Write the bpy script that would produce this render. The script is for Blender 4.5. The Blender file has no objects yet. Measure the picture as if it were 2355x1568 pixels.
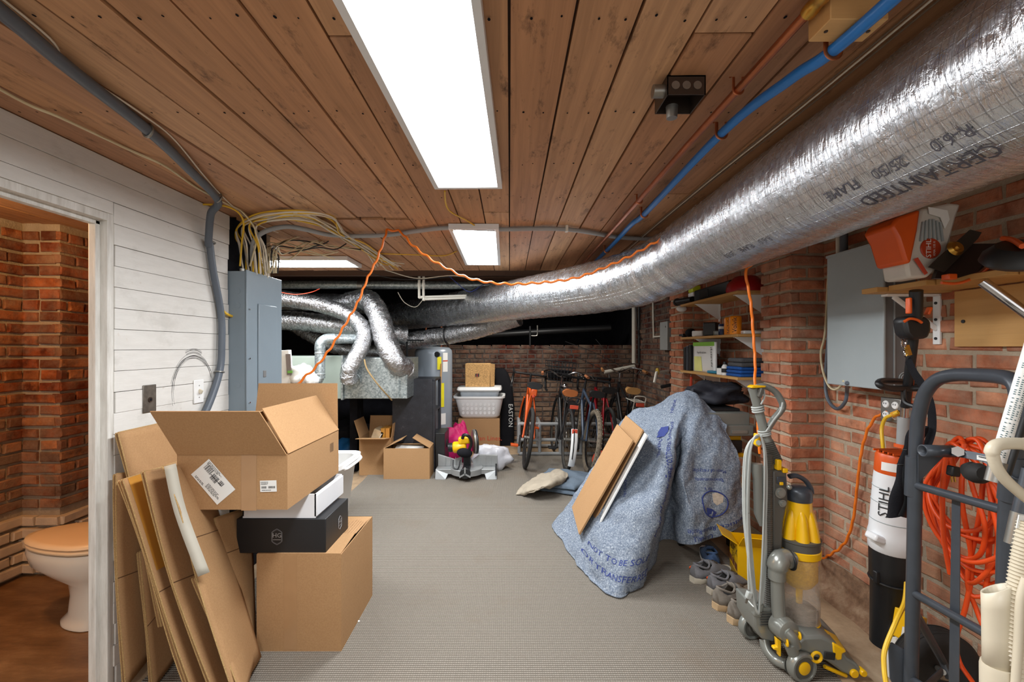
import bpy, bmesh, math, random
from mathutils import Vector as V, Matrix, Euler, noise
sc = bpy.context.scene
C = sc.collection
RND = random.Random(11)
F, CX, CY, H = 1040.0, 1172.0, 800.0, 1.36      # focal length in pixels, principal point, eye height
CEIL = 2.11
# ---------------------------------------------------------------- camera, world, exposure
cam = bpy.data.cameras.new('camera'); cam_o = bpy.data.objects.new('camera', cam); C.objects.link(cam_o)
cam.sensor_width = 36; cam.lens = 36 * F / 2355; cam.shift_x = (1177.5 - CX) / 2355; cam.shift_y = (CY - 784) / 2355
cam.clip_start = .02; cam_o.location = (0, 0, H); cam_o.rotation_euler = (math.pi / 2, 0, 0); sc.camera = cam_o
w = bpy.data.worlds.new('world'); sc.world = w; w.use_nodes = True
w.node_tree.nodes['Background'].inputs[0].default_value = (1, .97, .93, 1)
w.node_tree.nodes['Background'].inputs[1].default_value = 1.15
sc.view_settings.view_transform = 'Standard'; sc.view_settings.look = 'None'
sc.view_settings.gamma = 1; sc.view_settings.use_curve_mapping = False; sc.view_settings.exposure = 0.2
PANEL_E = 54.0
sc.cycles.max_bounces = 7; sc.cycles.diffuse_bounces = 4; sc.cycles.glossy_bounces = 4; sc.cycles.transmission_bounces = 6
sc.cycles.sample_clamp_indirect = 6
def lamp(name, kind, loc, energy, col, size=.2, rot=(0, 0, 0)):
    l = bpy.data.lights.new(name, kind); l.energy = energy; l.color = col
    if kind == 'AREA': l.size = size
    else: l.shadow_soft_size = size
    o = bpy.data.objects.new(name, l); o.location = loc; o.rotation_euler = rot; C.objects.link(o); return o
lamp('washroom_lamp_light', 'POINT', (-2.25, 1.7, 1.95), 26, (1, .60, .25), .08)
lamp('rear_fill_light', 'AREA', (.1, 5.55, 2.16), 22, (1, .95, .88), .5)  # added fill lamp without a fitting, brightens the bicycle area
# ---------------------------------------------------------------- coordinates
def P(u, v, d): return V(((u - CX) / F * d, d, H - (v - CY) / F * d))
def G(u, v, z=0.0): return P(u, v, F * (H - z) / (v - CY))
def PX(u, v, X): return P(u, v, F * X / (u - CX))
def srgb(r, g, b):
    f = lambda c: (c / 255) / 12.92 if c <= 10 else ((c / 255 + .055) / 1.055) ** 2.4
    return (f(r), f(g), f(b), 1)
# ---------------------------------------------------------------- materials
class NT:
    def __init__(s, name):
        s.m = bpy.data.materials.new(name); s.m.use_nodes = True; s.t = s.m.node_tree
        s.b = s.t.nodes['Principled BSDF']; s.pos = None
    def n(s, typ, props=None, **ins):
        k = s.t.nodes.new(typ)
        for a, b in (props or {}).items(): setattr(k, a, b)
        for a, b in ins.items(): s.set(k, a, b)
        return k
    def set(s, k, a, b):
        i = k.inputs[int(a[1:])] if a[0] == 'i' and a[1:].isdigit() else k.inputs[a.replace('_', ' ')]
        if isinstance(b, bpy.types.NodeSocket): s.t.links.new(b, i)
        else: i.default_value = b
    def P(s, scale=(1, 1, 1), space='pos', rot=(0, 0, 0)):
        src = s.n('ShaderNodeNewGeometry').outputs['Position'] if space == 'pos' else s.n('ShaderNodeTexCoord').outputs[space]
        return s.n('ShaderNodeMapping', Vector=src, Scale=scale, Rotation=rot).outputs[0]
    def noise(s, vec, sc_=5, det=3, rough=.55, dist=0):
        return s.n('ShaderNodeTexNoise', Vector=vec, Scale=sc_, Detail=det, Roughness=rough, Distortion=dist).outputs['Fac']
    def ramp(s, fac, stops):
        k = s.n('ShaderNodeValToRGB', Fac=fac); e = k.color_ramp.elements
        while len(e) < len(stops): e.new(.5)
        for x, (p, c) in zip(e, stops): x.position = p; x.color = c if len(c) == 4 else (*c, 1)
        return k.outputs[0]
    def mix(s, fac, a, b, mode='MIX'):
        k = s.n('ShaderNodeMix', {'data_type': 'RGBA', 'blend_type': mode}, i0=fac, i6=a, i7=b); return k.outputs[2]
    def math(s, op, a, b=0.0):
        return s.n('ShaderNodeMath', {'operation': op}, i0=a, i1=b).outputs[0]
    def bump(s, h, st=.3, dist=.01, nrm=None):
        k = s.n('ShaderNodeBump', Height=h, Strength=st, Distance=dist)
        if nrm: s.set(k, 'Normal', nrm)
        return k.outputs[0]
    def rnd(s):
        a = s.n('ShaderNodeObjectInfo').outputs['Random']; b = s.n('ShaderNodeNewGeometry').outputs['Random Per Island']
        return s.math('FRACT', s.math('ADD', a, b))
    def out(s, **k):
        for a, b in k.items(): s.set(s.b, a, b)
        return s.m
def sc4(c, k): return (min(1, c[0] * k), min(1, c[1] * k), min(1, c[2] * k), 1)
BK = (0, 0, 0, 1); WH = (1, 1, 1, 1)
def mat(name, col, rough=.5, metal=0., var=.12, ns=9, bump=0., bs=70, spec=.5, emis=0., alpha=1., trans=0., stretch=(1, 1, 1), rv=0., coat=0.):
    t = NT(name); c = srgb(*col)
    f = t.noise(t.P(stretch), ns, 4)
    cc = t.mix(f, sc4(c, 1 - var * 1.6), sc4(c, 1 + var * 1.6))
    if rv:
        h = t.n('ShaderNodeHueSaturation', Color=cc, Value=t.math('ADD', t.math('MULTIPLY', t.rnd(), rv), 1 - rv / 2)); cc = h.outputs[0]
    t.out(Base_Color=cc, Roughness=rough, Metallic=metal, Alpha=alpha, Transmission_Weight=trans, Coat_Weight=coat, Specular_IOR_Level=spec)
    if bump: t.out(Normal=t.bump(t.noise(t.P(stretch), bs, 4), bump, .004))
    if emis: t.out(Emission_Color=c, Emission_Strength=emis)
    return t.m
# ---------------------------------------------------------------- mesh builder
W = {}                                            # world location of every object made here
class B:
    def __init__(s): s.v = []; s.f = []; s.uv = None
    def add(s, vs, fs):
        k = len(s.v); s.v += [V(p) for p in vs]; s.f += [tuple(i + k for i in f) for f in fs]; return s
    def box(s, c, d, rot=None, tap=1.0):
        a, b, e = d[0] / 2, d[1] / 2, d[2] / 2; vs = []
        for z in (-e, e):
            k = tap if z > 0 else 1
            vs += [V((-a * k, -b * k, z)), V((a * k, -b * k, z)), V((a * k, b * k, z)), V((-a * k, b * k, z))]
        m = rot if isinstance(rot, Matrix) else (Euler(rot).to_matrix() if rot else Matrix.Identity(3))
        return s.add([m @ p + V(c) for p in vs], [(3, 2, 1, 0), (4, 5, 6, 7), (0, 1, 5, 4), (1, 2, 6, 5), (2, 3, 7, 6), (3, 0, 4, 7)])
    def bx(s, x0, x1, y0, y1, z0, z1): return s.box(((x0 + x1) / 2, (y0 + y1) / 2, (z0 + z1) / 2), (x1 - x0, y1 - y0, z1 - z0))
    def prism(s, pts, ext):
        n = len(pts); p = [V(q) for q in pts]; e = V(ext)
        return s.add(p + [q + e for q in p], [tuple(range(n))[::-1], tuple(range(n, 2 * n))] + [(i, (i + 1) % n, (i + 1) % n + n, i + n) for i in range(n)])
    def slab(s, pts, t):                          # a thin polygon plate, thickness t along its normal
        p = [V(q) for q in pts]; n = (p[1] - p[0]).cross(p[2] - p[0]).normalized(); return s.prism(p, n * t)
    def tube(s, pts, r, n=8, cap=True, closed=False, uv=False, radf=None, flat=None):
        p = [V(q) for q in pts]; m = len(p); rs = r if isinstance(r, (list, tuple)) else [r] * m
        tan = []
        for i in range(m):
            a = p[(i - 1) % m if closed else max(0, i - 1)]; b = p[(i + 1) % m if closed else min(m - 1, i + 1)]
            t = b - a; tan.append(t.normalized() if t.length > 1e-9 else V((0, 0, 1)))
        u = V((0, 0, 1)) if abs(tan[0].z) < .9 else V((1, 0, 0))
        u = (u - tan[0] * u.dot(tan[0])).normalized(); k0 = len(s.v); vs = []; fs = []; uvs = []; L = 0; nn = n + 1 if uv else n
        for i in range(m):
            if i: L += (p[i] - p[i - 1]).length
            u = u - tan[i] * u.dot(tan[i]); u = u.normalized() if u.length > 1e-6 else tan[i].orthogonal().normalized(); w_ = tan[i].cross(u)
            for j in range(nn):
                a = 2 * math.pi * j / n; q = rs[i] * (radf(L, a % (2 * math.pi)) if radf else 1)
                vs.append(p[i] + u * math.cos(a) * q + w_ * math.sin(a) * q * (flat or 1)); uvs.append((L, a / (2 * math.pi)))
        for i in range(m if closed else m - 1):
            i2 = (i + 1) % m
            for j in range(n): fs.append((i * nn + j, i * nn + (j + 1) % nn, i2 * nn + (j + 1) % nn, i2 * nn + j))
        if cap and not closed:
            fs.append(tuple(range(n))[::-1]); fs.append(tuple(range((m - 1) * nn, (m - 1) * nn + n)))
        s.add(vs, fs)
        if uv: s.uv = uvs
        return s
    def cyl(s, a, b, r, r2=None, n=16): return s.tube([a, b], [r, r if r2 is None else r2], n)
    def lathe(s, prof, o=(0, 0, 0), ax=(0, 0, 1), n=24, sx=1., sy=1., xd=None):
        z = V(ax).normalized(); x = V(xd).normalized() if xd else (V((0, 0, 1)).cross(z) if abs(z.z) < .9 else V((1, 0, 0))).normalized(); y = z.cross(x)
        o = V(o); vs = []; fs = []; m = len(prof)
        for r, h in prof:
            for j in range(n):
                a = 2 * math.pi * j / n; vs.append(o + z * h + x * (r * sx * math.cos(a)) + y * (r * sy * math.sin(a)))
        for i in range(m - 1):
            for j in range(n): fs.append((i * n + j, i * n + (j + 1) % n, (i + 1) * n + (j + 1) % n, (i + 1) * n + j))
        if prof[0][0] > 1e-6: fs.append(tuple(range(n))[::-1])
        if prof[-1][0] > 1e-6: fs.append(tuple(range((m - 1) * n, m * n)))
        return s.add(vs, fs)
    def sph(s, c, r, n=14, m=9, rot=None):
        r = r if isinstance(r, (list, tuple)) else (r, r, r); M_ = Euler(rot).to_matrix() if rot else Matrix.Identity(3); vs = []; fs = []
        for i in range(m + 1):
            t = math.pi * i / m
            for j in range(n):
                a = 2 * math.pi * j / n
                vs.append(V(c) + M_ @ V((r[0] * math.sin(t) * math.cos(a), r[1] * math.sin(t) * math.sin(a), -r[2] * math.cos(t))))
        for i in range(m):
            for j in range(n): fs.append((i * n + j, i * n + (j + 1) % n, (i + 1) * n + (j + 1) % n, (i + 1) * n + j))
        return s.add(vs, fs)
    def torus(s, c, R_, r, ax=(0, 0, 1), n=32, k=8, a0=0., a1=2 * math.pi):
        z = V(ax).normalized(); x = z.orthogonal().normalized() if abs(z.z) > .9 else V((0, 0, 1)).cross(z).normalized(); y = z.cross(x); cl = a1 - a0 > 6.28
        pts = [V(c) + (x * math.cos(a0 + (a1 - a0) * i / n) + y * math.sin(a0 + (a1 - a0) * i / n)) * R_ for i in range(n if cl else n + 1)]
        return s.tube(pts, r, k, closed=cl)
    def grid(s, fn, nu, nv):
        vs = [V(fn(i / nu, j / nv)) for j in range(nv + 1) for i in range(nu + 1)]; k = nu + 1
        return s.add(vs, [(j * k + i, j * k + i + 1, (j + 1) * k + i + 1, (j + 1) * k + i) for j in range(nv) for i in range(nu)])
    def mesh(s, name, smooth=35):
        me = bpy.data.meshes.new(name); me.from_pydata([tuple(p) for p in s.v], [], s.f)
        if s.uv and len(s.uv) == len(s.v):
            l = me.uv_layers.new(name='UVMap')
            for lp in me.loops: l.data[lp.index].uv = s.uv[lp.vertex_index]
        bm = bmesh.new(); bm.from_mesh(me); bmesh.ops.remove_doubles(bm, verts=bm.verts, dist=1e-5) if not s.uv else None
        bmesh.ops.recalc_face_normals(bm, faces=bm.faces); bm.to_mesh(me); bm.free()
        if smooth:
            me.polygons.foreach_set('use_smooth', [True] * len(me.polygons)); me.set_sharp_from_angle(angle=math.radians(smooth))
        return me
    def obj(s, name, m, par=None, smooth=35, bev=0., sol=0., sub=0, label=None, kind=None):
        x = [p.x for p in s.v]; y = [p.y for p in s.v]; z = [p.z for p in s.v]
        o3 = V(((min(x) + max(x)) / 2, (min(y) + max(y)) / 2, min(z)))
        s.v = [p - o3 for p in s.v]; me = s.mesh(name, smooth); me.materials.append(m)
        o = bpy.data.objects.new(name, me); C.objects.link(o); o.location = o3; W[o] = o3; attach(o, par)
        if bev:
            k = o.modifiers.new('bevel', 'BEVEL'); k.width = bev; k.segments = 2; k.limit_method = 'ANGLE'; k.angle_limit = .6
        if sol:
            k = o.modifiers.new('thick', 'SOLIDIFY'); k.thickness = sol; k.offset = 0
        if sub: k = o.modifiers.new('sub', 'SUBSURF'); k.levels = k.render_levels = sub
        if label: o['label'] = label
        if kind: o['kind'] = kind
        return o
def attach(o, par):
    if par is not None: o.parent = par; o.matrix_parent_inverse = Matrix.Translation(-W[par])
def tag(o, label, cat, group=None):
    o['label'] = label; o['category'] = cat
    if group: o['group'] = group
    return o
def thing(name, label, cat, loc, group=None):
    o = bpy.data.objects.new(name, None); C.objects.link(o); o.location = loc; o.empty_display_size = .1; W[o] = V(loc)
    return tag(o, label, cat, group)
def struct(o): o['kind'] = 'structure'; return o
def leaf(name, me, m, par, loc, rot=None, scl=None):
    o = bpy.data.objects.new(name, me); C.objects.link(o); o.location = loc; W[o] = V(loc)
    if rot: o.rotation_euler = rot
    if scl: o.scale = scl
    attach(o, par); return o
def crom(pts, n=8, closed=False):
    p = [V(q) for q in pts]; m = len(p); out = []
    for i in range(m if closed else m - 1):
        g = (lambda k: p[k % m]) if closed else (lambda k: p[max(0, min(m - 1, k))])
        a, b, c, d = g(i - 1), g(i), g(i + 1), g(i + 2)
        for j in range(n):
            t = j / n; out.append(.5 * ((2 * b) + (c - a) * t + (2 * a - 5 * b + 4 * c - d) * t * t + (3 * b - a - 3 * c + d) * t ** 3))
    if not closed: out.append(p[-1])
    return out
def lerp(a, b, t): return a + (b - a) * t
def text2d(s, size=1., spc=1.):
    cu = bpy.data.curves.new('t', 'FONT'); cu.body = s; cu.size = size; cu.align_x = 'CENTER'; cu.align_y = 'CENTER'; cu.resolution_u = 2; cu.space_character = spc
    o = bpy.data.objects.new('t', cu); C.objects.link(o); bpy.context.view_layer.update()
    me = bpy.data.meshes.new_from_object(o.evaluated_get(bpy.context.evaluated_depsgraph_get()))
    vs = [(q.co.x, q.co.y) for q in me.vertices]; fs = [tuple(q.vertices) for q in me.polygons]
    bpy.data.objects.remove(o); bpy.data.curves.remove(cu); bpy.data.meshes.remove(me); return vs, fs
def lettering(s, fn, m, par, size=1., name='lettering', spc=1.):
    vs, fs = text2d(s, size, spc); b = B(); b.add([fn(x, y) for x, y in vs], fs); return b.obj(name, m, par, smooth=0)
def plane_fn(o, x, y, off=0.0):
    o = V(o); x = V(x).normalized(); y = V(y).normalized(); n = x.cross(y) * off; return lambda a, b: o + x * a + y * b + n
def quadm(b, fn, x0, x1, y0, y1): b.add([fn(x0, y0), fn(x1, y0), fn(x1, y1), fn(x0, y1)], [(0, 1, 2, 3)])
# ---------------------------------------------------------------- shared materials
def brick_mat(name, cols, dark=.25):
    t = NT(name); r = t.rnd(); c = t.ramp(r, [(i / (len(cols) - 1), srgb(*q)) for i, q in enumerate(cols)])
    f = t.noise(t.P(), 9, 6, .65); c = t.mix(t.ramp(f, [(.35, BK), (.7, WH)]), sc4(srgb(*cols[0]), dark), c)
    lime = t.ramp(t.noise(t.P(), 4, 6, .7), [(.42, BK), (.72, WH)])
    c = t.mix(t.math('MULTIPLY', lime, .5), c, srgb(176, 160, 138))
    zz_ = t.n('ShaderNodeMapRange', i0=t.n('ShaderNodeSeparateXYZ', i0=t.n('ShaderNodeNewGeometry').outputs['Position']).outputs[2], i1=1.1, i2=.1, i3=0., i4=.75).outputs[0]
    c = t.mix(t.math('MULTIPLY', t.ramp(t.noise(t.P(), 7, 6, .7), [(.38, BK), (.62, WH)]), zz_), c, srgb(178, 146, 118))
    h = t.noise(t.P(), 70, 5, .65)
    return t.out(Base_Color=c, Roughness=.9, Specular_IOR_Level=.2, Normal=t.bump(h, .7, .006))
M = {}
M['brick'] = brick_mat('red_brick', [(178, 106, 76), (214, 134, 96), (196, 114, 82), (226, 154, 114), (184, 108, 82), (212, 134, 100)], .6)
M['brick_dark'] = brick_mat('dark_brick', [(74, 44, 40), (122, 66, 50), (92, 52, 44), (80, 58, 54), (130, 74, 54), (100, 54, 44)], .5)  # darker brick tones for the back and far right walls
M['brick_bath'] = brick_mat('orange_brick', [(140, 70, 42), (206, 116, 60), (166, 78, 46), (220, 136, 76), (92, 56, 42), (186, 96, 54)], .4)
t = NT('mortar'); f = t.noise(t.P(), 14, 6, .7)
M['mortar'] = t.out(Base_Color=t.mix(f, srgb(150, 130, 108), srgb(206, 190, 166)), Roughness=.95, Normal=t.bump(t.noise(t.P(), 60, 6, .7), .9, .01))
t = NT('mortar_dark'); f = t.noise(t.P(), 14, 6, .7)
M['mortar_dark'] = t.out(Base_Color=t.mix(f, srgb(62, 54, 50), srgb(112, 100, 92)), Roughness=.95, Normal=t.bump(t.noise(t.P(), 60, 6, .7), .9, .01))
M['paint_brick'] = mat('white_painted_brick', (214, 192, 166), .7, var=.15, ns=12, bump=.6, bs=50)
def wood(name, cols, ax='y', stain=.5, rough=.6, grain=1.0):
    t = NT(name); s = {'y': (28, 1.1, 28), 'x': (1.1, 28, 28), 'z': (28, 28, 1.1)}[ax]; s2 = {'y': (7, 2.2, 7), 'x': (2.2, 7, 7), 'z': (7, 7, 2.2)}[ax]
    r = t.rnd(); base = t.ramp(r, [(i / (len(cols) - 1), srgb(*q)) for i, q in enumerate(cols)])
    off = t.n('ShaderNodeVectorMath', {'operation': 'ADD'}, i0=t.P(s), i1=t.n('ShaderNodeCombineXYZ', X=t.math('MULTIPLY', r, 37.0), Y=t.math('MULTIPLY', r, 11.0)).outputs[0]).outputs[0]
    g = t.noise(off, 1.6, 6, .6, .6)
    c = t.mix(t.ramp(g, [(.25, BK), (.7, WH)]), t.mix(.42 * grain, base, srgb(78, 46, 28)), base)
    st = t.ramp(t.noise(t.P(s2), 2.3, 6, .75), [(.56, BK), (.72, WH)]); c = t.mix(t.math('MULTIPLY', st, stain), c, srgb(52, 30, 20))
    kn = t.ramp(t.noise(t.P(tuple(q * .35 for q in (s2[0] * 6, s2[1] * 6, s2[2] * 6))), 2.6, 2, .5), [(.73, BK), (.80, WH)]); c = t.mix(t.math('MULTIPLY', kn, stain * 1.0), c, srgb(34, 20, 16))
    return t.out(Base_Color=c, Roughness=rough, Specular_IOR_Level=.3, Normal=t.bump(g, .15, .003))
M['plank'] = wood('aged_pine_board', [(190, 142, 102), (204, 156, 114), (178, 130, 96), (198, 146, 104), (208, 164, 124), (186, 138, 106)], 'y', .8)
M['beam'] = wood('dark_joist_wood', [(60, 42, 30), (76, 52, 36)], 'y', .4)
M['pine'] = wood('pale_pine', [(206, 158, 100), (214, 168, 110)], 'x', .08, grain=.35)
M['shelfwood'] = wood('shelf_wood', [(196, 148, 86), (204, 158, 98)], 'y', .05, grain=.3)
t = NT('white_painted_plank'); r = t.rnd(); f = t.noise(t.P((1, 3, 14)), 3, 6, .65)
c = t.mix(f, srgb(202, 199, 193), srgb(226, 224, 219)); st = t.ramp(t.noise(t.P((1, 2, 2.5)), 2.0, 5, .65), [(.58, BK), (.70, WH)])
c = t.mix(t.math('MULTIPLY', st, .35), c, srgb(176, 172, 164)); st2 = t.ramp(t.noise(t.P((1, 3, 3)), 7, 3), [(.70, BK), (.76, WH)]); c = t.mix(t.math('MULTIPLY', st2, .3), c, srgb(170, 136, 100))
M['wplank'] = t.out(Base_Color=c, Roughness=.75, Specular_IOR_Level=.25, Normal=t.bump(t.noise(t.P((1, 3, 30)), 6, 5), .2, .003))
t = NT('worn_white_paint'); f = t.noise(t.P((20, 20, 2)), 2.5, 6, .7)
M['trimpaint'] = t.out(Base_Color=t.ramp(f, [(.22, srgb(128, 118, 106)), (.36, srgb(196, 192, 184)), (.7, srgb(226, 224, 218))]), Roughness=.7, Normal=t.bump(f, .25, .004))
# carpet: rows of small loops
t = NT('ribbed_carpet'); wv = t.n('ShaderNodeTexWave', {'wave_type': 'BANDS', 'bands_direction': 'Y', 'wave_profile': 'SIN'}, Vector=t.P(), Scale=26.0, Distortion=.7, Detail=2.0, Detail_Scale=6.0).outputs['Fac']
wx = t.n('ShaderNodeTexWave', {'wave_type': 'BANDS', 'bands_direction': 'X'}, Vector=t.P(), Scale=32.0, Distortion=2.5, Detail=2.0, Detail_Scale=6.0).outputs['Fac']
hh = t.math('MULTIPLY', wv, t.math('ADD', t.math('MULTIPLY', wx, .45), .55)); big = t.noise(t.P(), 1.6, 5, .6)
c = t.mix(t.math('MULTIPLY', hh, .9), srgb(99, 92, 83), srgb(174, 166, 154)); c = t.mix(t.math('MULTIPLY', t.ramp(big, [(.55, BK), (.75, WH)]), .35), c, srgb(120, 100, 80))
M['carpet'] = t.out(Base_Color=c, Roughness=1., Specular_IOR_Level=.05, Normal=t.bump(hh, .8, .006))
t = NT('concrete_floor'); f = t.noise(t.P(), 3, 8, .7); c = t.ramp(f, [(.25, srgb(112, 92, 70)), (.5, srgb(168, 142, 112)), (.75, srgb(190, 168, 140))])
M['concrete'] = t.out(Base_Color=c, Roughness=.8, Normal=t.bump(t.noise(t.P(), 30, 8, .7), .5, .008))
t = NT('stained_concrete'); f = t.noise(t.P((1, 3, 1)), 3, 8, .7); c = t.ramp(f, [(.25, srgb(86, 58, 34)), (.5, srgb(128, 92, 58)), (.75, srgb(166, 128, 88))])
M['concrete_bath'] = t.out(Base_Color=c, Roughness=.42, Normal=t.bump(f, .25, .006))
def foil(name, grid=True, tint=(206, 208, 212), crease=1.0):
    t = NT(name); uv = t.P(space='UV'); n1 = t.noise(t.P(), 22, 5, .65, 1.2); n2 = t.noise(t.n('ShaderNodeMapping', Vector=uv, Scale=(60, 14, 1)).outputs[0], 1.0, 4, .6, .8)
    h = t.math('ADD', t.math('MULTIPLY', n1, .5 if not grid else .25), t.math('MULTIPLY', n2, 1.0 if not grid else .55)); c = srgb(*tint)
    nm = t.bump(h, .75 * crease, .012)
    if grid:
        br = t.n('ShaderNodeTexBrick', {'offset': 0., 'squash': 1.0}, Vector=t.n('ShaderNodeMapping', Vector=uv, Scale=(40, 48, 1)).outputs[0], Scale=1., Mortar_Size=.06, Mortar_Smooth=.3, Brick_Width=1., Row_Height=1.)
        nm = t.bump(br.outputs['Fac'], .6, .003, nm); c = t.mix(t.math('MULTIPLY', br.outputs['Fac'], .35), c, srgb(140, 140, 140))
    return t.out(Base_Color=c, Metallic=.94, Roughness=t.ramp(n1, [(.3, (.16,) * 3), (.7, (.36,) * 3)]), Normal=nm)
M['foil'] = foil('foil_insulation'); M['foil2'] = foil('crumpled_foil', False, (188, 188, 190), 1.3)
t = NT('galvanised_steel'); vo = t.n('ShaderNodeTexVoronoi', Vector=t.P(), Scale=70.).outputs['Color']; f = t.n('ShaderNodeSeparateColor', i0=vo).outputs[0]
M['galv'] = t.out(Base_Color=t.mix(f, srgb(138, 148, 150), srgb(196, 204, 204)), Metallic=.75, Roughness=.42)
t = NT('cardboard'); f = t.noise(t.P(), 160, 3, .6); g = t.noise(t.P(), 3, 4); k = t.rnd()
c = t.mix(f, srgb(158, 120, 83), srgb(190, 152, 110)); c = t.mix(t.math('MULTIPLY', g, .35), c, srgb(146, 108, 72))
M['card'] = t.out(Base_Color=c, Roughness=.85, Specular_IOR_Level=.15, Normal=t.bump(t.noise(t.P((3, 3, 60)), 3, 3), .08, .002))
M['card_edge'] = mat('corrugated_edge', (176, 144, 96), .95, var=.5, ns=300, bump=.6, bs=300)
M['tape'] = mat('brown_packing_tape', (196, 138, 58), .18, var=.12, ns=6)
M['clear_tape'] = mat('clear_tape', (170, 132, 94), .15, var=.08)
M['white_card'] = mat('white_card', (222, 222, 224), .6, var=.04)
M['paper'] = mat('white_paper', (232, 232, 228), .7, var=.03)
M['ink'] = mat('black_ink', (34, 34, 36), .7, var=.05)
M['black_card'] = mat('black_card', (24, 25, 28), .45, var=.2, bump=.05)
M['silver_ink'] = mat('silver_ink', (176, 178, 182), .35, .3, var=.05)
M['red_ink'] = mat('red_ink', (196, 70, 44), .7, var=.05)
M['blue_ink'] = mat('blue_ink', (44, 58, 122), .85, var=.15, ns=120)
M['steel'] = mat('bare_steel', (150, 148, 142), .38, .85, var=.15, ns=30)
M['chrome'] = mat('chrome', (215, 215, 218), .14, 1., var=.03)
M['panel_grey'] = mat('grey_enamel', (124, 137, 146), .38, var=.03, bump=.02)
M['panel_pale'] = mat('pale_grey_enamel', (160, 168, 170), .42, var=.03)
M['panel_edge'] = mat('grey_enamel_dim', (112, 112, 112), .45, var=.05)
M['black'] = mat('black_plastic', (26, 27, 29), .42, var=.15)
M['blackmatte'] = mat('black_cloth', (24, 24, 28), .9, var=.25, bump=.4, bs=300, spec=.2)
M['rubber'] = mat('black_rubber', (32, 31, 30), .75, var=.2, bump=.2)
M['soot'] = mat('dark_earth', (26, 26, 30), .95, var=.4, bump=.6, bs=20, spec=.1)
M['white'] = mat('white_plastic', (232, 232, 230), .35, var=.03)
M['ceramic'] = mat('glazed_ceramic', (236, 226, 210), .12, var=.02, coat=.3)
M['seatwood'] = mat('beige_toilet_seat', (240, 208, 168), .25, var=.03)
M['cream'] = mat('cream_plastic', (206, 196, 174), .4, var=.05)
M['cream_cable'] = mat('cream_cable', (214, 200, 164), .5, var=.08)
M['yellow_cable'] = mat('yellow_cable', (226, 182, 44), .45, var=.08)
M['white_cable'] = mat('white_cable', (216, 206, 188), .5, var=.08)
M['black_cable'] = mat('black_cable', (40, 40, 42), .5, var=.1)
M['grey_conduit'] = mat('grey_conduit', (86, 94, 104), .42, var=.06)
M['pvc_grey'] = mat('grey_pvc', (152, 154, 154), .45, var=.06)
M['pvc'] = mat('pvc_white', (212, 208, 196), .4, var=.06)
M['orange'] = mat('orange_cord', (232, 118, 26), .4, var=.08)
M['orange2'] = mat('orange_red_cord', (226, 76, 20), .42, var=.1)
M['orange_pl'] = mat('orange_plastic', (214, 86, 24), .38, var=.06)
M['yellow'] = mat('yellow_plastic', (238, 184, 12), .3, var=.05)
M['vac_grey'] = mat('grey_plastic', (122, 124, 118), .36, .15, var=.06)
M['vac_dark'] = mat('dark_grey_plastic', (86, 84, 78), .42, var=.06)
M['vac_silver'] = mat('silver_plastic', (142, 144, 138), .28, .45, var=.06)
M['vac_cord'] = mat('grey_cord', (172, 176, 172), .5, var=.06)
M['slate'] = mat('slate_paint', (66, 71, 78), .36, .2, var=.12, ns=20)
M['copper'] = mat('copper', (176, 106, 70), .35, .9, var=.25, ns=12)
M['brass'] = mat('brass', (196, 152, 70), .3, .9, var=.15)
M['blue_pex'] = mat('blue_pipe', (22, 112, 190), .35, var=.05)
M['red_pex'] = mat('red_pipe', (186, 52, 72), .38, var=.05)
M['bronze_box'] = mat('dark_steel_box', (78, 66, 58), .42, .7, var=.2)
M['cork'] = mat('cork', (192, 150, 96), .9, var=.5, ns=70, bump=.8, bs=90)
M['concr_dust'] = mat('dust', (120, 108, 92), .9, var=.4, ns=30)
t = NT('led_diffuser'); t.out(Base_Color=WH, Roughness=.5, Emission_Color=(.93, .97, 1, 1), Emission_Strength=PANEL_E); M['led'] = t.m
M['frame_white'] = mat('white_enamel_frame', (226, 228, 230), .35, var=.02)
# ---------------------------------------------------------------- lit ceiling panels (they light the room)
def led_panel(label, c, L, Wd, yaw, group):
    z = CEIL; t = thing('ceiling_panel_light', label, 'ceiling light', (c[0], c[1], z), group)
    m = Euler((0, 0, yaw)).to_matrix(); f = lambda x, y, h: V((c[0], c[1], 0)) + m @ V((x, y, 0)) + V((0, 0, h)); h0, h1 = z - .003, z - .034; fr = .020
    a, b = Wd / 2, L / 2; rings = [(a, b, h0), (a, b, h1), (a - fr, b - fr, h1), (a - fr - .016, b - fr - .016, h1 + .012)]
    vs = []; fs = []
    for x, y, h in rings: vs += [f(-x, -y, h), f(x, -y, h), f(x, y, h), f(-x, y, h)]
    for i in range(3):
        for j in range(4): fs.append((i * 4 + j, i * 4 + (j + 1) % 4, i * 4 + 4 + (j + 1) % 4, i * 4 + 4 + j))
    fs.append((0, 1, 2, 3))
    B().add(vs, fs).obj('frame', M['frame_white'], t, smooth=0)
    x, y, h = rings[3]; B().add([f(-x, -y, h), f(x, -y, h), f(x, y, h), f(-x, y, h)], [(0, 1, 2, 3)]).obj('diffuser', M['led'], t, smooth=0)
    return t
led_panel('long white LED panel light nearest the camera, across the middle of the ceiling', (-.20, 1.44, 0), 1.2, .305, -.024, 'ceiling panel lights')
led_panel('white LED panel light farther back, below the grey conduit', (-.224, 3.32, 0), 1.2, .303, .012, 'ceiling panel lights')
led_panel('white LED panel light seen edge-on above the grey breaker panel', (-1.92, 3.86, 0), .36, 1.2, 0, 'ceiling panel lights')
led_panel('added fill light panel behind the viewer, unseen, brightening the room', (-.2, -1.2, 0), 1.2, .305, 0, 'ceiling panel lights')  # unseen panel added for extra light from behind the camera
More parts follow.
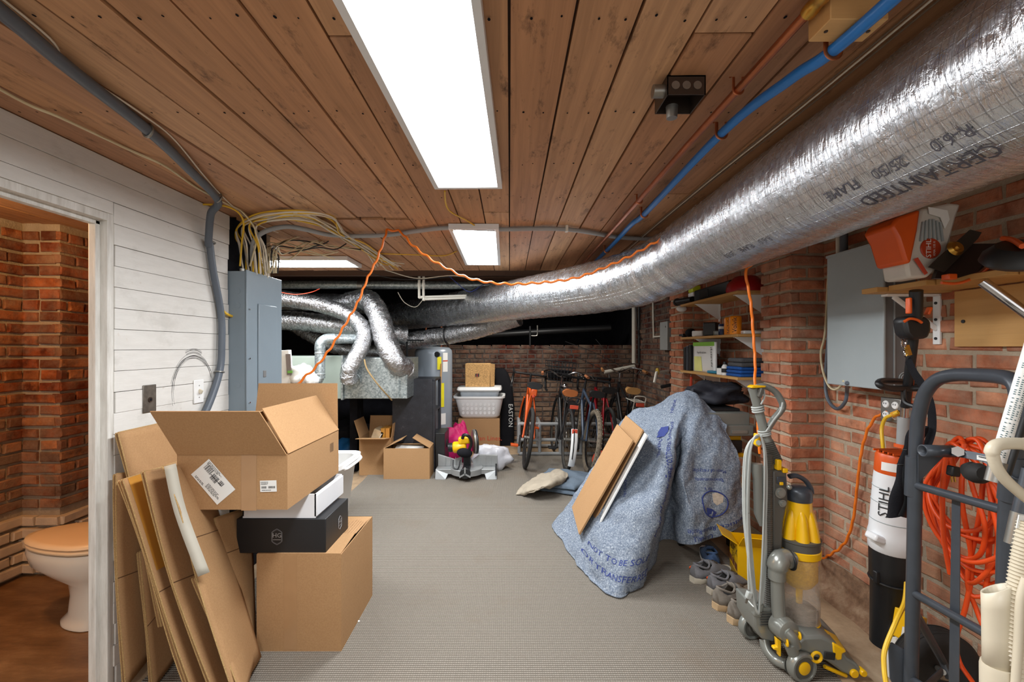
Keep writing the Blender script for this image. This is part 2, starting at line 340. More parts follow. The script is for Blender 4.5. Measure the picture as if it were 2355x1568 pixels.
# ---------------------------------------------------------------- bricks
def brick_meshes(n, L, h, dp):
    out = []
    for k in range(n):
        q = random.Random(k * 7 + int(L * 1000)); j = lambda a=.0036: q.uniform(-a, a); c = .006; vs = []
        for (x, z) in ((-1, -1), (1, -1), (1, 1), (-1, 1)): vs.append((x * L / 2 + j(), dp, z * h / 2 + j()))
        for (x, z) in ((-1, -1), (1, -1), (1, 1), (-1, 1)): vs.append((vs[len(vs) - 4][0], j(.001), vs[len(vs) - 4][2]))
        for i in range(4): x, y, z = vs[4 + i]; vs.append((x * (1 - 2 * c / L) + j(.002), -.004 + j(.002), z * (1 - 2 * c / h) + j(.002)))
        fs = [(8, 9, 10, 11)]
        for a in (0, 4):
            for i in range(4): fs.append((a + i, a + (i + 1) % 4, a + 4 + (i + 1) % 4, a + 4 + i))
        b = B(); b.add(vs, fs); out.append((b, vs, fs))
    return out
BL, BH, BG = .196, .0525, .0165
_bm = {}
def brick_set(L, m):
    k = (round(L, 2), m)
    if k not in _bm:
        l = []
        for b, vs, fs in brick_meshes(4, L, BH, .05):
            me = b.mesh('brick', 0); me.materials.append(M[m]); l.append((me, vs, fs))
        _bm[k] = l
    return _bm[k]
def brick_face(par, o, u, n, length, z0, z1, m, start=0, limit=300, skip=None, swap=False, rng=RND, proud=.002, par_rows=None):
    """one face of brickwork: o corner, u run direction, n outward normal; courses of stretchers with a header course every sixth"""
    u = V(u).normalized(); n = V(n).normalized(); yaw = math.atan2(u.y, u.x); flip = 1 if u.cross(V((0, 0, 1))).dot(n) > 0 else -1
    z = z0; r = 0; ps = []
    while z + BH < z1 + .03:
        header = (r % 6 == 5); L = .094 if header else BL
        x = -((r + start) % 2) * (L + BG) / 2
        while x < length - .02:
            a, b = max(x, 0), min(x + L, length)
            if b - a > .03 and not (skip and skip((a + b) / 2, z)): ps.append((a, b, L, z))
            x += L + BG
        z += BH + BG + .001; r += 1
    extra = B()
    for i, (a, b, L, z) in enumerate(ps):
        me, vs, fs = rng.choice(brick_set(L, m)); s = (b - a) / L
        loc = V(o) + u * ((a + b) / 2) + n * (proud + rng.uniform(-.004, .004)) + V((0, 0, z + BH / 2 + rng.uniform(-.003, .003)))
        if i < limit:
            q = leaf('brick', me, None, par, loc, (rng.uniform(-.012, .012), rng.uniform(-.012, .012), yaw + (0 if flip > 0 else math.pi) + rng.uniform(-.012, .012)), (s, 1, 1))
        else:
            R_ = Euler((0, 0, yaw + (0 if flip > 0 else math.pi))).to_matrix(); extra.add([loc + R_ @ V((p[0] * s, p[1], p[2])) for p in vs], fs)
    if extra.v: extra.obj('bricks', M[m], par, smooth=0, kind='stuff')
def sbox(name, m, x0, x1, y0, y1, z0, z1, par=None): return struct(B().bx(x0, x1, y0, y1, z0, z1).obj(name, m, par, smooth=0))
XR, XL = 1.82, -1.584
# floor
floor = sbox('floor', M['concrete'], -1.70, 2.0, -2.7, 6.75, -.1, -.004)
sbox('floor_furnace', M['concrete'], -3.7, -1.70, 3.05, 6.75, -.1, -.004)
sbox('floor_washroom', M['concrete_bath'], -3.2, -1.70, .2, 3.0, -.1, -.004)
cp = [(-1.5, 1.0), (-1.5, 4.6), (-1.53, 5.1), (-1.1, 5.3), (-.2, 5.75), (1.3, 5.85), (1.42, 3.3), (1.42, 2.3), (1.36, 1.95), (1.30, 1.0), (1.3, -2.6), (-1.5, -2.6)]
struct(B().prism([(x, y, -.006) for x, y in cp], (0, 0, .009)).obj('floor_carpet', M['carpet'], None, smooth=0))
# right wall: near stretch, brick pier, alcove, second pier, far stretch
w1 = sbox('wall_right', M['mortar'], XR, XR + .2, -2.7, 2.62, -.05, 2.3)
brick_face(w1, (XR, 2.61, .02), (0, -1, 0), (-1, 0, 0), 1.5, 0, 2.1, 'brick', limit=300)
t = NT('lime_and_dirt'); f = t.noise(t.P(), 9, 7, .7)
M['dirt'] = t.out(Base_Color=t.ramp(f, [(.3, srgb(84, 62, 46)), (.5, srgb(140, 108, 82)), (.7, srgb(176, 150, 122))]), Roughness=.95, Normal=t.bump(t.noise(t.P(), 40, 7, .7), 1., .012))
def rubble(u, v):
    y = 1.0 + 1.62 * u; n_ = noise.noise(V((y * 6, v * 4, 3))) * .02; k = v
    return V((XR - .014 - (1 - k) ** 2.2 * .10 - n_ * (1 - k) , y, k * .17 + n_ * .5 - .004))
B().grid(rubble, 60, 8).obj('mortar_fillet', M['dirt'], w1)
p1 = sbox('wall_right_pier', M['mortar'], 1.635, XR + .02, 2.628, 2.912, -.05, 2.3)
brick_face(p1, (1.627, 2.62, .02), (1, 0, 0), (0, -1, 0), .205, 0, 2.1, 'brick', 0)
brick_face(p1, (1.627, 2.62, .02), (0, 1, 0), (-1, 0, 0), .30, 0, 2.1, 'brick', 1)
w2 = sbox('wall_right_alcove', M['mortar'], XR, XR + .2, 2.9, 4.3, -.05, 2.3)
brick_face(w2, (XR, 2.92, .02), (0, 1, 0), (-1, 0, 0), 1.33, 0, 2.1, 'brick', 1)
p2 = sbox('wall_right_far_pier', M['mortar'], 1.635, XR + .02, 4.258, 4.578, -.05, 2.3)
brick_face(p2, (1.627, 4.25, .02), (1, 0, 0), (0, -1, 0), .205, 0, 2.1, 'brick', 1)
brick_face(p2, (1.627, 4.25, .02), (0, 1, 0), (-1, 0, 0), .335, 0, 2.1, 'brick', 0)
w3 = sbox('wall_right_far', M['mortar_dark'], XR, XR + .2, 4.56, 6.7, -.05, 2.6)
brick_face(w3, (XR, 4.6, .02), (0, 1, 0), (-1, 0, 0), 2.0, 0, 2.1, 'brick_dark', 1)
# back wall, with the dark crawl space above it
YB = 6.6
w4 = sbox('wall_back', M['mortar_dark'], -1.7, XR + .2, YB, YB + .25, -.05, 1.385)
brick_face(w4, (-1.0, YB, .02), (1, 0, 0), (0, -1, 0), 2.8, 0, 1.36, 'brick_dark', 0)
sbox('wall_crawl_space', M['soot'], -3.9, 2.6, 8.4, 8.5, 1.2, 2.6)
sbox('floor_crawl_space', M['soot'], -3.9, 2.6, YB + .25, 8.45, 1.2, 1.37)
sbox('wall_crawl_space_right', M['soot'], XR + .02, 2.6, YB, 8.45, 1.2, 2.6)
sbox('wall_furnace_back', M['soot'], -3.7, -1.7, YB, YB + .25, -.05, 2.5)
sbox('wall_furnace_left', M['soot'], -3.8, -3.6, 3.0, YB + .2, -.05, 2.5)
sbox('wall_washroom_back', M['mortar'], -3.7, -1.62, 2.98, 3.06, -.05, 2.3)
wbk_ = bpy.data.objects['wall_washroom_back']; brick_face(wbk_, (-2.70, 2.98, .02), (1, 0, 0), (0, -1, 0), 1.02, 0, 2.1, 'brick_bath', 1)
# ceiling boards, each its own piece
ceil = sbox('ceiling', M['beam'], -3.8, 2.05, -2.7, 4.40, CEIL + .016, CEIL + .1)
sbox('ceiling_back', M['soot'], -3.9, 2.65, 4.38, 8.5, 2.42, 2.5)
PW = .146; rp = random.Random(5)
def board(x0, x1, y0, y1, par):
    g = rp.uniform(.005, .010); z = CEIL + rp.uniform(-.003, .002); dz = rp.uniform(-.002, .002); b = B()
    b.add([(x0 + g / 2, y0, z), (x1 - g / 2, y0, z + dz), (x1 - g / 2, y1, z + dz), (x0 + g / 2, y1, z), (x0 + g / 2, y0, z + .02), (x1 - g / 2, y0, z + .02), (x1 - g / 2, y1, z + .02), (x0 + g / 2, y1, z + .02)],
          [(3, 2, 1, 0), (4, 5, 6, 7), (0, 1, 5, 4), (1, 2, 6, 5), (2, 3, 7, 6), (3, 0, 4, 7)])
    b.obj('ceiling_board', M['plank'], par, smooth=0)
joints = {-3: [1.09], -9: [.9], 3: [1.08], 1: [2.9], -6: [1.9], 5: [2.2], -1: [2.5]}
for k in range(-11, 13):
    x0, x1 = k * PW, (k + 1) * PW
    if x0 < XL - .05: continue
    ys = [-2.6] + joints.get(k, []) + ([2.60] if x1 < -.57 else []) ; st = -2.6
    for j in ys[1:]:
        board(x0, x1, st, j - .003, ceil); st = j + (.05 if j == 2.60 else .003)
    board(x0, x1, st, 4.38, ceil)
nb = B()
for k in range(-11, 12):
    for j in range(14):
        for q in (.3, .72):
            x, y, a = (k + q + rp.uniform(-.1, .1)) * PW, .62 + j * .405 + rp.uniform(-.012, .012) - (1.62 if j > 9 else 0), rp.uniform(.0022, .0042)
            if x > XL and y < 4.35: nb.add([(x + a * math.cos(i * 1.047), y + a * 1.5 * math.sin(i * 1.047), CEIL - .0045) for i in range(6)], [tuple(range(6))])
nb.obj('nail_heads', M['soot'], ceil, smooth=0, kind='stuff')
for k in range(-25, -11):
    board(k * PW, (k + 1) * PW, 3.06, 4.38, ceil)
for k in range(-21, -12): board(k * PW - .05, (k + 1) * PW - .05, .3, 2.97, ceil)
for i, y in enumerate((4.50, 4.95, 5.4, 5.85, 6.3)):
    sbox('ceiling_joist', M['beam'], -3.6, 2.0, y, y + .05, 2.2 if i else 2.08, 2.42)
# ---------------------------------------------------------------- left plank wall with the washroom doorway
wl = sbox('wall_left', M['beam'], XL - .078, XL - .016, 1.83, 2.56, 0, 2.11)
sbox('wall_left_front', M['wplank'], XL - .078, XL, -2.7, .92, 0, 2.11)
sbox('wall_left_head', M['beam'], XL - .078, XL - .016, .92, 1.83, 1.90, 2.11)
def wpl(y0, y1, z0, z1):
    z1 -= rp.uniform(.0008, .0025); x = XL + rp.uniform(-.0015, .0015); e = rp.uniform(-.006, .006); b = B()
    b.bx(x - .018, x, y0 + e, y1 + rp.uniform(-.012, .008), z0, z1).obj('wall_board', M['wplank'], wl, smooth=0, bev=.0012)
ph = .0845; z = 0
for i in range(25):
    z1 = min(z + ph, 2.108); wpl((.92 if z > 1.88 else 1.816), 2.55, z, z1); z = z1
wpl(.92, 1.816, 1.893, 23 * ph)
d1 = struct(B().bx(XL - .080, XL - .004, 1.785, 1.815, 0, 1.90).obj('door_1', M['trimpaint'], None, smooth=0, bev=.002))
B().bx(XL - .060, XL - .032, 1.765, 1.786, 0, 1.86).obj('door_stop', M['trimpaint'], d1, smooth=0, bev=.002)
B().bx(XL - .078, XL - .002, .92, 1.7845, 1.862, 1.892).obj('head_jamb', M['trimpaint'], d1, smooth=0, bev=.002)
B().bx(XL - .060, XL - .032, .92, 1.785, 1.845, 1.866).obj('head_stop', M['trimpaint'], d1, smooth=0, bev=.002)
# pencil circles drawn on the planks
def ring(r, c, a0, a1, n=36): return [V((XL + .0012, c[0] + r * math.cos(lerp(a0, a1, i / n)), c[1] + r * math.sin(lerp(a0, a1, i / n)) * 1.15)) for i in range(n + 1)]
pb = B()
for k in range(9): pb.tube(ring(.13 + .022 * rp.random(), (2.265 + rp.uniform(-.008, .008), 1.155 + rp.uniform(-.01, .01)), rp.uniform(-.2, .9), rp.uniform(2.4, 3.5)), .0005, 4)
for k in range(5): pb.tube(ring(.10 + .04 * rp.random(), (2.265, 1.20 + rp.uniform(-.01, .01)), 1.1, 2.0), .0005, 4)
pb.obj('pencil_circles', M['ink'], wl)
# washroom brick: side wall, projecting chimney breast, whitewashed base
wb = sbox('wall_washroom', M['mortar'], -3.2, -2.94, .3, 3.0, -.05, 2.2)
M['wpb'] = M['paint_brick']
brick_face(wb, (-2.93, 1.9, .40), (0, 1, 0), (-1, 0, 0) if 0 else (1, 0, 0), .83, 0, 1.7, 'brick_bath', 0)
brick_face(wb, (-2.925, 1.9, .02), (0, 1, 0), (1, 0, 0), .83, 0, .33, 'paint_brick', 0, proud=.02)
wc = sbox('wall_washroom_chimney', M['mortar'], -2.95, -2.715, 2.73, 2.99, -.05, 2.2)
brick_face(wc, (-2.93, 2.72, .40), (1, 0, 0), (0, -1, 0), .225, 0, 1.7, 'brick_bath', 1)
brick_face(wc, (-2.705, 2.72, .40), (0, 1, 0), (1, 0, 0), .26, 0, 1.7, 'brick_bath', 0)
brick_face(wc, (-2.93, 2.715, .02), (1, 0, 0), (0, -1, 0), .235, 0, .33, 'paint_brick', 1, proud=.02)
brick_face(wc, (-2.70, 2.715, .02), (0, 1, 0), (1, 0, 0), .27, 0, .33, 'paint_brick', 0, proud=.02)
# ---------------------------------------------------------------- ducts
def ridge(a, s, seed):
    def fn(L, th): return 1 + a * noise.noise(V((L * s, math.cos(th) * 1.3 + seed, math.sin(th) * 1.3))) + a * .7 * noise.noise(V((L * s * 2.6, math.cos(th) * 2.2, math.sin(th) * 2.2 + seed)))
    return fn
def duct(name, label, pts, r, m, amp, s, seed, n=40, seg=14, cat='duct', group=None):
    p = crom(pts, seg); rr = r
    o = B().tube(p, rr, n, uv=True, radf=ridge(amp, s, seed)).obj(name, M[m], None, smooth=60)
    return tag(o, label, cat, group)
near = [(1.02, y, 1.905) for y in (-.6, 0, .5, 1.0, 1.5, 2.0)] + [(1.01, 2.35, 1.90), (.95, 2.70, 1.86), (.80, 3.02, 1.815), (.55, 3.42, 1.80), (.15, 4.1, 1.81), (-.45, 5.0, 1.815), (-1.1, 5.75, 1.80), (-1.75, 6.3, 1.78)]
def mainr(L, th):
    base = 1 + .02 * noise.noise(V((L * 3, math.cos(th) * 1.2, math.sin(th) * 1.2))) + .012 * noise.noise(V((L * 11, math.cos(th) * 3, math.sin(th) * 3)))
    base += .010 * math.sin(L * 46 + 2 * noise.noise(V((L * 2, math.cos(th) * 2, math.sin(th) * 2)))) * (.35 + .65 * max(0, min(1, (L - 2.6) * 2)))
    for q, k in ((3.15, .05), (3.42, .06), (5.55, .03)): base -= k * math.exp(-((L - q) / .03) ** 2)
    return base
mp = crom(near, 26); main = tag(B().tube(mp, .188, 56, uv=True, radf=mainr).obj('foil_duct', M['foil'], None, smooth=60),
    'fat foil-wrapped duct along the brick wall, bending across the back under the boards', 'duct')
mk = mat('grey_print', (70, 68, 76), .6)
def duct_text(s, y0, ang, size):
    def fn(x, y):
        a = math.radians(ang) + y / .188; return V((1.02 + .1915 * math.cos(a), y0 + x, 1.905 + .1915 * math.sin(a)))
    lettering(s, fn, mk, main, size)
duct_text('CERTAINTEED', 1.02, 240, .052); [duct_text(s, y, 222, .040) for s, y in (('R-6.0', .90), ('25/50', 1.05), ('FLAME', 1.20))]; [duct_text(s, y, 236, .034) for s, y in (('R-6.0', 1.62), ('FLAME', 1.75), ('25/50', 1.88))]
fd = 'foil flex ducts over the furnace'
duct('foil_flex_duct', 'foil flex duct sloping down to the right from the breaker panel', [(-2.9, 4.7, 1.90), (-2.25, 4.7, 1.86), (-1.75, 4.72, 1.74), (-1.52, 4.68, 1.56), (-1.5, 4.58, 1.38), (-1.60, 4.52, 1.15), (-1.62, 4.55, 1.02)], .082, 'foil2', .10, 26, 2, 24)
duct('foil_flex_duct', 'foil flex duct arching over and down, largest of those above the black bookcase', [(-2.0, 5.1, 1.82), (-1.70, 5.0, 1.88), (-1.50, 4.85, 1.86), (-1.36, 4.72, 1.68), (-1.26, 4.62, 1.42), (-1.16, 4.6, 1.22), (-1.10, 4.75, 1.14)], .112, 'foil2', .09, 24, 5, 28)
duct('foil_flex_duct', 'foil flex duct lying level at the top, behind the sloping duct', [(-3.0, 5.2, 1.90), (-2.4, 5.2, 1.89), (-1.9, 5.15, 1.87), (-1.6, 5.15, 1.84)], .10, 'foil2', .1, 24, 9, 24)
duct('foil_flex_duct', 'yellowed foil flex duct, lowest of the level ones beside the breaker panel', [(-3.0, 5.0, 1.66), (-2.4, 5.0, 1.66), (-2.0, 5.0, 1.62), (-1.5, 5.05, 1.55), (-1.2, 5.2, 1.5)], .105, 'foil2', .08, 22, 12, 24)
duct('foil_flex_duct', 'dark foil flex duct hanging low behind the vent pipe elbow', [(-2.9, 5.6, 1.75), (-2.55, 5.5, 1.6), (-2.2, 5.4, 1.42), (-1.9, 5.4, 1.34), (-1.4, 5.4, 1.32)], .085, 'foil2', .14, 26, 15, 24)
f6 = duct('foil_flex_duct', 'foil flex duct under the fat duct, with a black strap around it', [(-1.55, 5.52, 1.424), (-1.30, 5.56, 1.435), (-1.02, 5.56, 1.478), (-.75, 5.46, 1.51), (-.43, 5.25, 1.563), (-.13, 5.03, 1.638), (.1, 4.92, 1.70)], .104, 'foil2', .08, 24, 19, 24)
B().torus((-.75, 5.46, 1.51), .104, .012, (1, -.3, .1)).obj('strap', M['black'], f6)
# furnace cabinet with its galvanised plenum on a stand
fu = thing('furnace', 'pale green furnace cabinet with a galvanised plenum behind the bookcase', 'furnace', (-1.7, 4.95, 0))
green = mat('sage_enamel', (150, 160, 150), .45, var=.04)
B().bx(-2.55, -1.72, 4.62, 5.2, .84, 1.275).obj('cabinet', green, fu, bev=.006)
B().bx(-1.72, -1.70, 4.61, 5.2, .83, 1.285).obj('flange', M['galv'], fu)
B().bx(-1.70, -1.05, 4.64, 5.2, .84, 1.26).obj('plenum', M['galv'], fu, bev=.004)
B().box((-1.14, 4.63, 1.05), (.012, .02, .40)).obj('seam', M['galv'], fu)
for x in (-2.45, -1.72):
    for y in (5.02, 5.15): B().bx(x - .04, x + .04, y - .04, y + .04, 0, .84).obj('leg', M['soot'], fu)
B().torus((-1.615, 4.63, 1.03), .085, .006, (0, 1, .2)).obj('collar', M['galv'], fu)
tag(B().tube(crom([P(838, 826, 4.5), P(845, 850, 4.5), P(870, 885, 4.52), P(893, 911, 4.6), P(901, 920, 4.66)], 8), .008, 8).obj('condensate_hose', mat('tan_hose', (150, 124, 84), .5), None), 'thin tan hose hanging across the galvanised plenum', 'hose')
# vent pipe with elbows
vp = thing('vent_pipe', 'galvanised vent pipe elbow rising in front of the green furnace', 'pipe', P(735, 880, 4.45))
c0 = [P(700, 895, 4.4), P(722, 884, 4.42), P(735, 866, 4.45)]
B().tube(crom(c0, 6), .05, 18).obj('lower_elbow', M['galv'], vp, smooth=50)
B().tube([P(736, 870, 4.45), P(736, 806, 4.45)], .049, 18).obj('riser', M['galv'], vp)
B().tube(crom([P(736, 806, 4.45), P(738, 790, 4.45), P(750, 780, 4.47), P(770, 779, 4.5)], 6), .052, 18).obj('upper_elbow', M['galv'], vp, smooth=50)
B().tube([P(765, 779, 4.5), P(815, 779, 4.65)], .047, 18).obj('cross_pipe', M['galv'], vp)
for q in ((736, 812), (736, 860)): B().lathe([(.049, -.006), (.054, 0), (.049, .006)], P(q[0], q[1], 4.45), (0, 0, 1)).obj('bead', M['galv'], vp)
# horizontal steel pipe, white pvc, black drain
hp = tag(B().tube([(-2.6, 5.0, 2.06), (.75, 5.0, 2.05)], .045, 20).obj('steel_pipe', M['galv'], None), 'long straight galvanised pipe running level under the dark joists', 'pipe')
B().lathe([(.045, -.03), (.05, -.03), (.05, .03), (.045, .03)], P(830, 656, 4.97), (1, 0, 0)).obj('coupling', M['steel'], hp)
pv = thing('pvc_pipe', 'pair of white PVC pipes dropping from the boards and turning right below the steel pipe', 'pipe', P(970, 685, 4.6))
for i, (a, b) in enumerate(((964, 683), (974, 688))):
    B().tube(crom([P(a, 628, 4.6), P(a, b - 4, 4.6), P(a + 1, b, 4.6), P(a + 6, b + 1 - i * 2, 4.6)], 5), .0125, 10).obj('drop', M['pvc'], pv)
    B().lathe([(.0125, -.02), (.017, -.02), (.017, .02), (.0125, .02)], P(a, 655, 4.6)).obj('coupling', M['pvc'], pv)
    B().tube([P(a + 4, b, 4.6), P(1085, b - 4, 4.75)], .0125, 10).obj('run', M['pvc'], pv)
    B().sph(P(a + 1, b, 4.6), .018).obj('elbow', M['pvc'], pv)
bd = tag(B().tube(crom([(-.9, 6.9, 1.52), (.4, 6.8, 1.60), (1.5, 6.7, 1.66)], 4), .05, 16).obj('drain_pipe', M['black'], None), 'black drain pipe running level in the dark opening above the back wall', 'pipe')
B().tube(crom([P(1219, 795, 6.5), P(1219, 750, 6.5)], 3), .014, 10).obj('riser', M['black'], bd)
B().tube(crom([P(1222, 772, 6.5), P(1233, 772, 6.5), P(1236, 768, 6.5), P(1236, 748, 6.5)], 3), .009, 8).obj('hanger', M['steel'], bd)
# ---------------------------------------------------------------- pipes on the ceiling
cpz = 2.075
cp_ = thing('copper_pipe', 'copper pipe along the ceiling boards with a brass coupling to a red pipe', 'pipe', (.635, 1.2, CEIL))
B().tube([(.636, .96, cpz), (.628, 1.6, cpz), (.622, 4.2, cpz)], .0112, 12).obj('copper_run', M['copper'], cp_)
B().tube([(.645, .4, cpz), (.637, .91, cpz)], .0125, 12).obj('red_run', M['red_pex'], cp_)
B().lathe([(.012, -.03), (.0165, -.03), (.0165, -.012), (.0145, -.008), (.0145, .008), (.0165, .012), (.0165, .03), (.012, .03)], (.637, .935, cpz), (0, 1, 0), 16).obj('brass_coupling', M['brass'], cp_)
bp = tag(B().tube(crom([(.726, .3, 2.02), (.724, .95, 2.022), (.716, 1.15, 2.045), (.703, 1.5, 2.072), (.715, 2.4, 2.07), (.70, 2.6, 2.07), (.71, 3.2, 2.072), (.70, 4.3, 2.07)], 8), .0142, 14).obj('blue_pipe', M['blue_pex'], None), 'bright blue plastic water pipe along the ceiling boards', 'pipe')
def pipe_strap(c, r, m, par, w=.012):
    x, y, z = c; b = B(); pts = [V((x + r * math.cos(a), y, z - r * math.sin(a))) for a in [math.pi * i / 10 for i in range(11)]]
    pts = [V((x + r, y, CEIL))] + pts + [V((x - r, y, CEIL)), V((x - r - .012, y, CEIL - .001))]
    b.tube(pts, w / 2, 6, flat=.25).obj('strap', m, par)
for y, x, z in ((1.01, .723, 2.024), (1.50, .703, 2.072), (2.40, .715, 2.07), (3.3, .71, 2.072)): pipe_strap((x, y, z), .0165, M['copper'], bp)
for y in (1.25, 2.2): pipe_strap((.632, y, cpz), .013, M['copper'], cp_, .008)
wbk = thing('wood_block', 'pale wooden spacer block screwed to the ceiling under the blue pipe', 'wood block', (.72, .965, CEIL))
B().bx(.66, .78, .93, 1.0, 2.036, CEIL - .002).obj('block', M['pine'], wbk, bev=.002)
for x in (.675, .765): B().cyl((x, .965, 2.034), (x, .965, 2.037), .004, n=8).obj('screw', M['bronze_box'], wbk)
jb = thing('junction_box', 'dark square junction box with open knockouts, fixed to the ceiling boards', 'junction box', (.485, 1.29, CEIL))
x0, x1, y0, y1 = .432, .538, 1.24, 1.345; b = B()
for q in ((x0, x0 + .003, y0, y1), (x1 - .003, x1, y0, y1), (x0, x1, y0, y0 + .003), (x0, x1, y1 - .003, y1)): b.bx(*q, CEIL - .055, CEIL - .002)
b.bx(x0, x1, y0, y1, CEIL - .006, CEIL - .002).obj('box', M['bronze_box'], jb)
B().lathe([(.010, .0), (.018, .0), (.018, .03), (.010, .03)], (x0, 1.27, CEIL - .03), (-1, 0, 0), 16).obj('connector', M['steel'], jb)
B().lathe([(.010, .0), (.017, .0), (.015, .035), (.010, .035)], (.47, 1.31, CEIL - .05), (0, 0, -1), 16).obj('connector', M['steel'], jb)
for x in (.455, .485, .515): B().lathe([(.009, 0), (.0115, 0), (.0115, .001), (.009, .001)], (x, y0 - .001, CEIL - .03), (0, -1, 0), 16).obj('knockout', M['steel'], jb)
for i, x in enumerate((.882, .890, .902)):
    tag(B().tube(crom([(x, .5, CEIL - .012), (x, 1.3, CEIL - .014 - .004 * i), (x - .004, 2.0, CEIL - .01), (x - .01, 2.9, CEIL - .014), (x + .006 * i, 4.1, CEIL - .01)], 5), .0026, 6).obj('telephone_wire', M['white_cable'] if i == 1 else mat('brown_wire', (110, 92, 74), .6), None),
        ['thin brown wire nearest the blue pipe, along the ceiling boards', 'thin pale wire between two brown wires on the ceiling boards', 'thin brown wire nearest the fat foil duct, along the ceiling boards'][i], 'wire')
# ---------------------------------------------------------------- conduits and cables at the left and across
lc = thing('flexible_conduit', 'thick dark grey flexible conduit along the ceiling and down the white plank wall', 'conduit', P(500, 470, 2.3))
cz = CEIL - .026
path = [(-1.02, .6, cz), (-1.095, .975, cz), G(150, 150, cz), G(340, 300, cz), G(430, 385, cz - .004), (-1.42, 2.20, cz - .006), (-1.50, 2.27, 2.03), (-1.555, 2.335, 1.90), PX(482, 560, -1.558), PX(490, 620, -1.56), PX(508, 720, -1.56), PX(510, 790, -1.558), PX(505, 855, -1.558), PX(478, 935, -1.558), PX(440, 1000, -1.56), PX(380, 1080, -1.56)]
def rib(L, th): return 1 + .03 * math.sin(L * 1100)
cpts = crom(path, 24); B().tube(cpts, .0175, 12).obj('tube', M['grey_conduit'], lc, smooth=60)
def clampc(c, ax, r=.021):
    B().torus(c, r, .0045, ax, 18, 6).obj('clamp', M['steel'], lc)
clampc(G(340, 300, cz), (.3, 1, 0)); clampc((-1.405, 2.185, cz), (.5, 1, -.3)); clampc(PX(484, 557, -1.558), (0, .2, 1)); clampc(PX(505, 855, -1.558), (0, .2, 1))
gc = thing('grey_conduit', 'grey rigid conduit arching out of the breaker panel and crossing the ceiling boards', 'conduit', P(760, 540, 2.8))
gz = CEIL - .02
gp = [P(582, 615, 2.72), P(580, 575, 2.66), P(588, 548, 2.62), P(615, 530, 2.62), P(660, 521, 2.66), G(705, 528, gz - .03), G(770, 541, gz - .01), G(880, 541, gz), G(960, 531, gz), G(1030, 524, gz), G(1150, 527, gz), G(1300, 527, gz), G(1420, 545, gz), G(1500, 549, gz), (1.3, 3.0, gz)]
B().tube(crom(gp, 10), .0135, 12).obj('tube', M['pvc_grey'], gc, smooth=60)
for u, v in ((1040, 524), (1303, 527)): q = G(u, v, gz); B().bx(q.x - .008, q.x + .008, q.y - .02, q.y + .02, gz - .016, CEIL).obj('clip', M['pvc'], gc)
def cable(pts, r, m, label, group=None, name='cable', cat='cable'):
    return tag(B().tube(crom(pts, 8), r, 6).obj(name, M[m], None, smooth=60), label, cat, group)
k1 = CEIL - .007
cable([(-1.35, .7, k1), G(0, 205, k1), G(150, 275, k1 - .008), G(310, 350, k1), G(380, 382, k1 - .01), G(450, 430, k1), G(520, 468, k1), P(560, 490, 2.45), P(590, 540, 2.6), P(575, 612, 2.66)], .0052, 'cream_cable', 'cream flat cable sagging along the ceiling edge above the white planks')
cable([(-1.06, .85, k1 - .004), (-1.10, 1.08, k1 - .002), G(150, 150, k1), G(240, 205, k1), G(330, 265, k1 - .006), G(400, 320, k1), G(470, 405, k1 - .012), G(520, 460, k1), P(580, 510, 2.6), P(640, 535, 2.8)], .003, 'white_cable', 'thin white cable crossing beside the dark flexible conduit on the ceiling')
cable([G(1023, 440, k1 - .02), G(1026, 470, k1 - .01), G(1038, 488, k1 - .012), G(1075, 508, k1), G(1100, 524, k1 - .01)], .0045, 'yellow_cable', 'short yellow cable between the two middle ceiling lights')
B().tube([G(1020, 440, CEIL - .02), G(1026, 442, CEIL - .02)], .006, 8)
cable([G(462, 470, k1), G(510, 472, k1 - .01), G(545, 486, k1 - .02), P(560, 512, 2.5), P(556, 560, 2.6), P(552, 612, 2.62)], .005, 'yellow_cable', 'yellow cable entering the wall top corner above the white planks')
# bundle between the breaker panel and the ceiling
rb = random.Random(3)
def bundle(u0, top, m, j, end, grp):
    z1 = CEIL - .012 - rb.random() * .03
    s = P(u0, 622, rb.uniform(2.62, 2.86)); s.z = 1.79
    pts = [s, P(u0 - 6 + rb.uniform(-6, 6), 570, 2.62 + rb.random() * .1)] + [P(*q, 2.55 + rb.random() * .06) for q in top[:1]] + [G(q[0] + rb.uniform(-8, 8), q[1] + rb.uniform(-5, 5), z1) for q in top[1:]] + [G(end[0] + rb.uniform(-14, 6), end[1] + rb.uniform(-4, 4), CEIL - .01 - rb.random() * .05)]
    return pts
tops = [[(545, 525), (600, 496), (690, 487), (765, 500), (790, 535), (835, 566)], [(560, 520), (615, 498), (690, 490), (750, 515), (800, 552), (850, 580)], [(575, 515), (640, 495), (700, 500), (760, 522), (820, 560), (860, 588)],
        [(590, 520), (650, 505), (720, 512), (770, 535), (830, 572), (880, 598)]]
lab = {'yellow_cable': 'yellow cables arching from the breaker panel across the ceiling', 'white_cable': 'white cables arching from the breaker panel across the ceiling'}
cnt_ = {}
def nth(k): cnt_[k] = cnt_.get(k, 0) + 1; return 'first second third fourth fifth sixth seventh eighth ninth tenth eleventh twelfth'.split()[cnt_[k] - 1] + ' '
for i in range(16):
    m = 'yellow_cable' if i in (0, 3, 7, 10, 13) else 'white_cable'
    cable(bundle(553 + i * 4.2, tops[min(3, i // 4)], m, i, (926 - (i % 5) * 12, 618 - (i % 4) * 5), ''), .0048, m, nth(m) + ('yellow' if m[0] == 'y' else 'white') + ' cable from the left in the arching bundle above the breaker panel', lab[m])
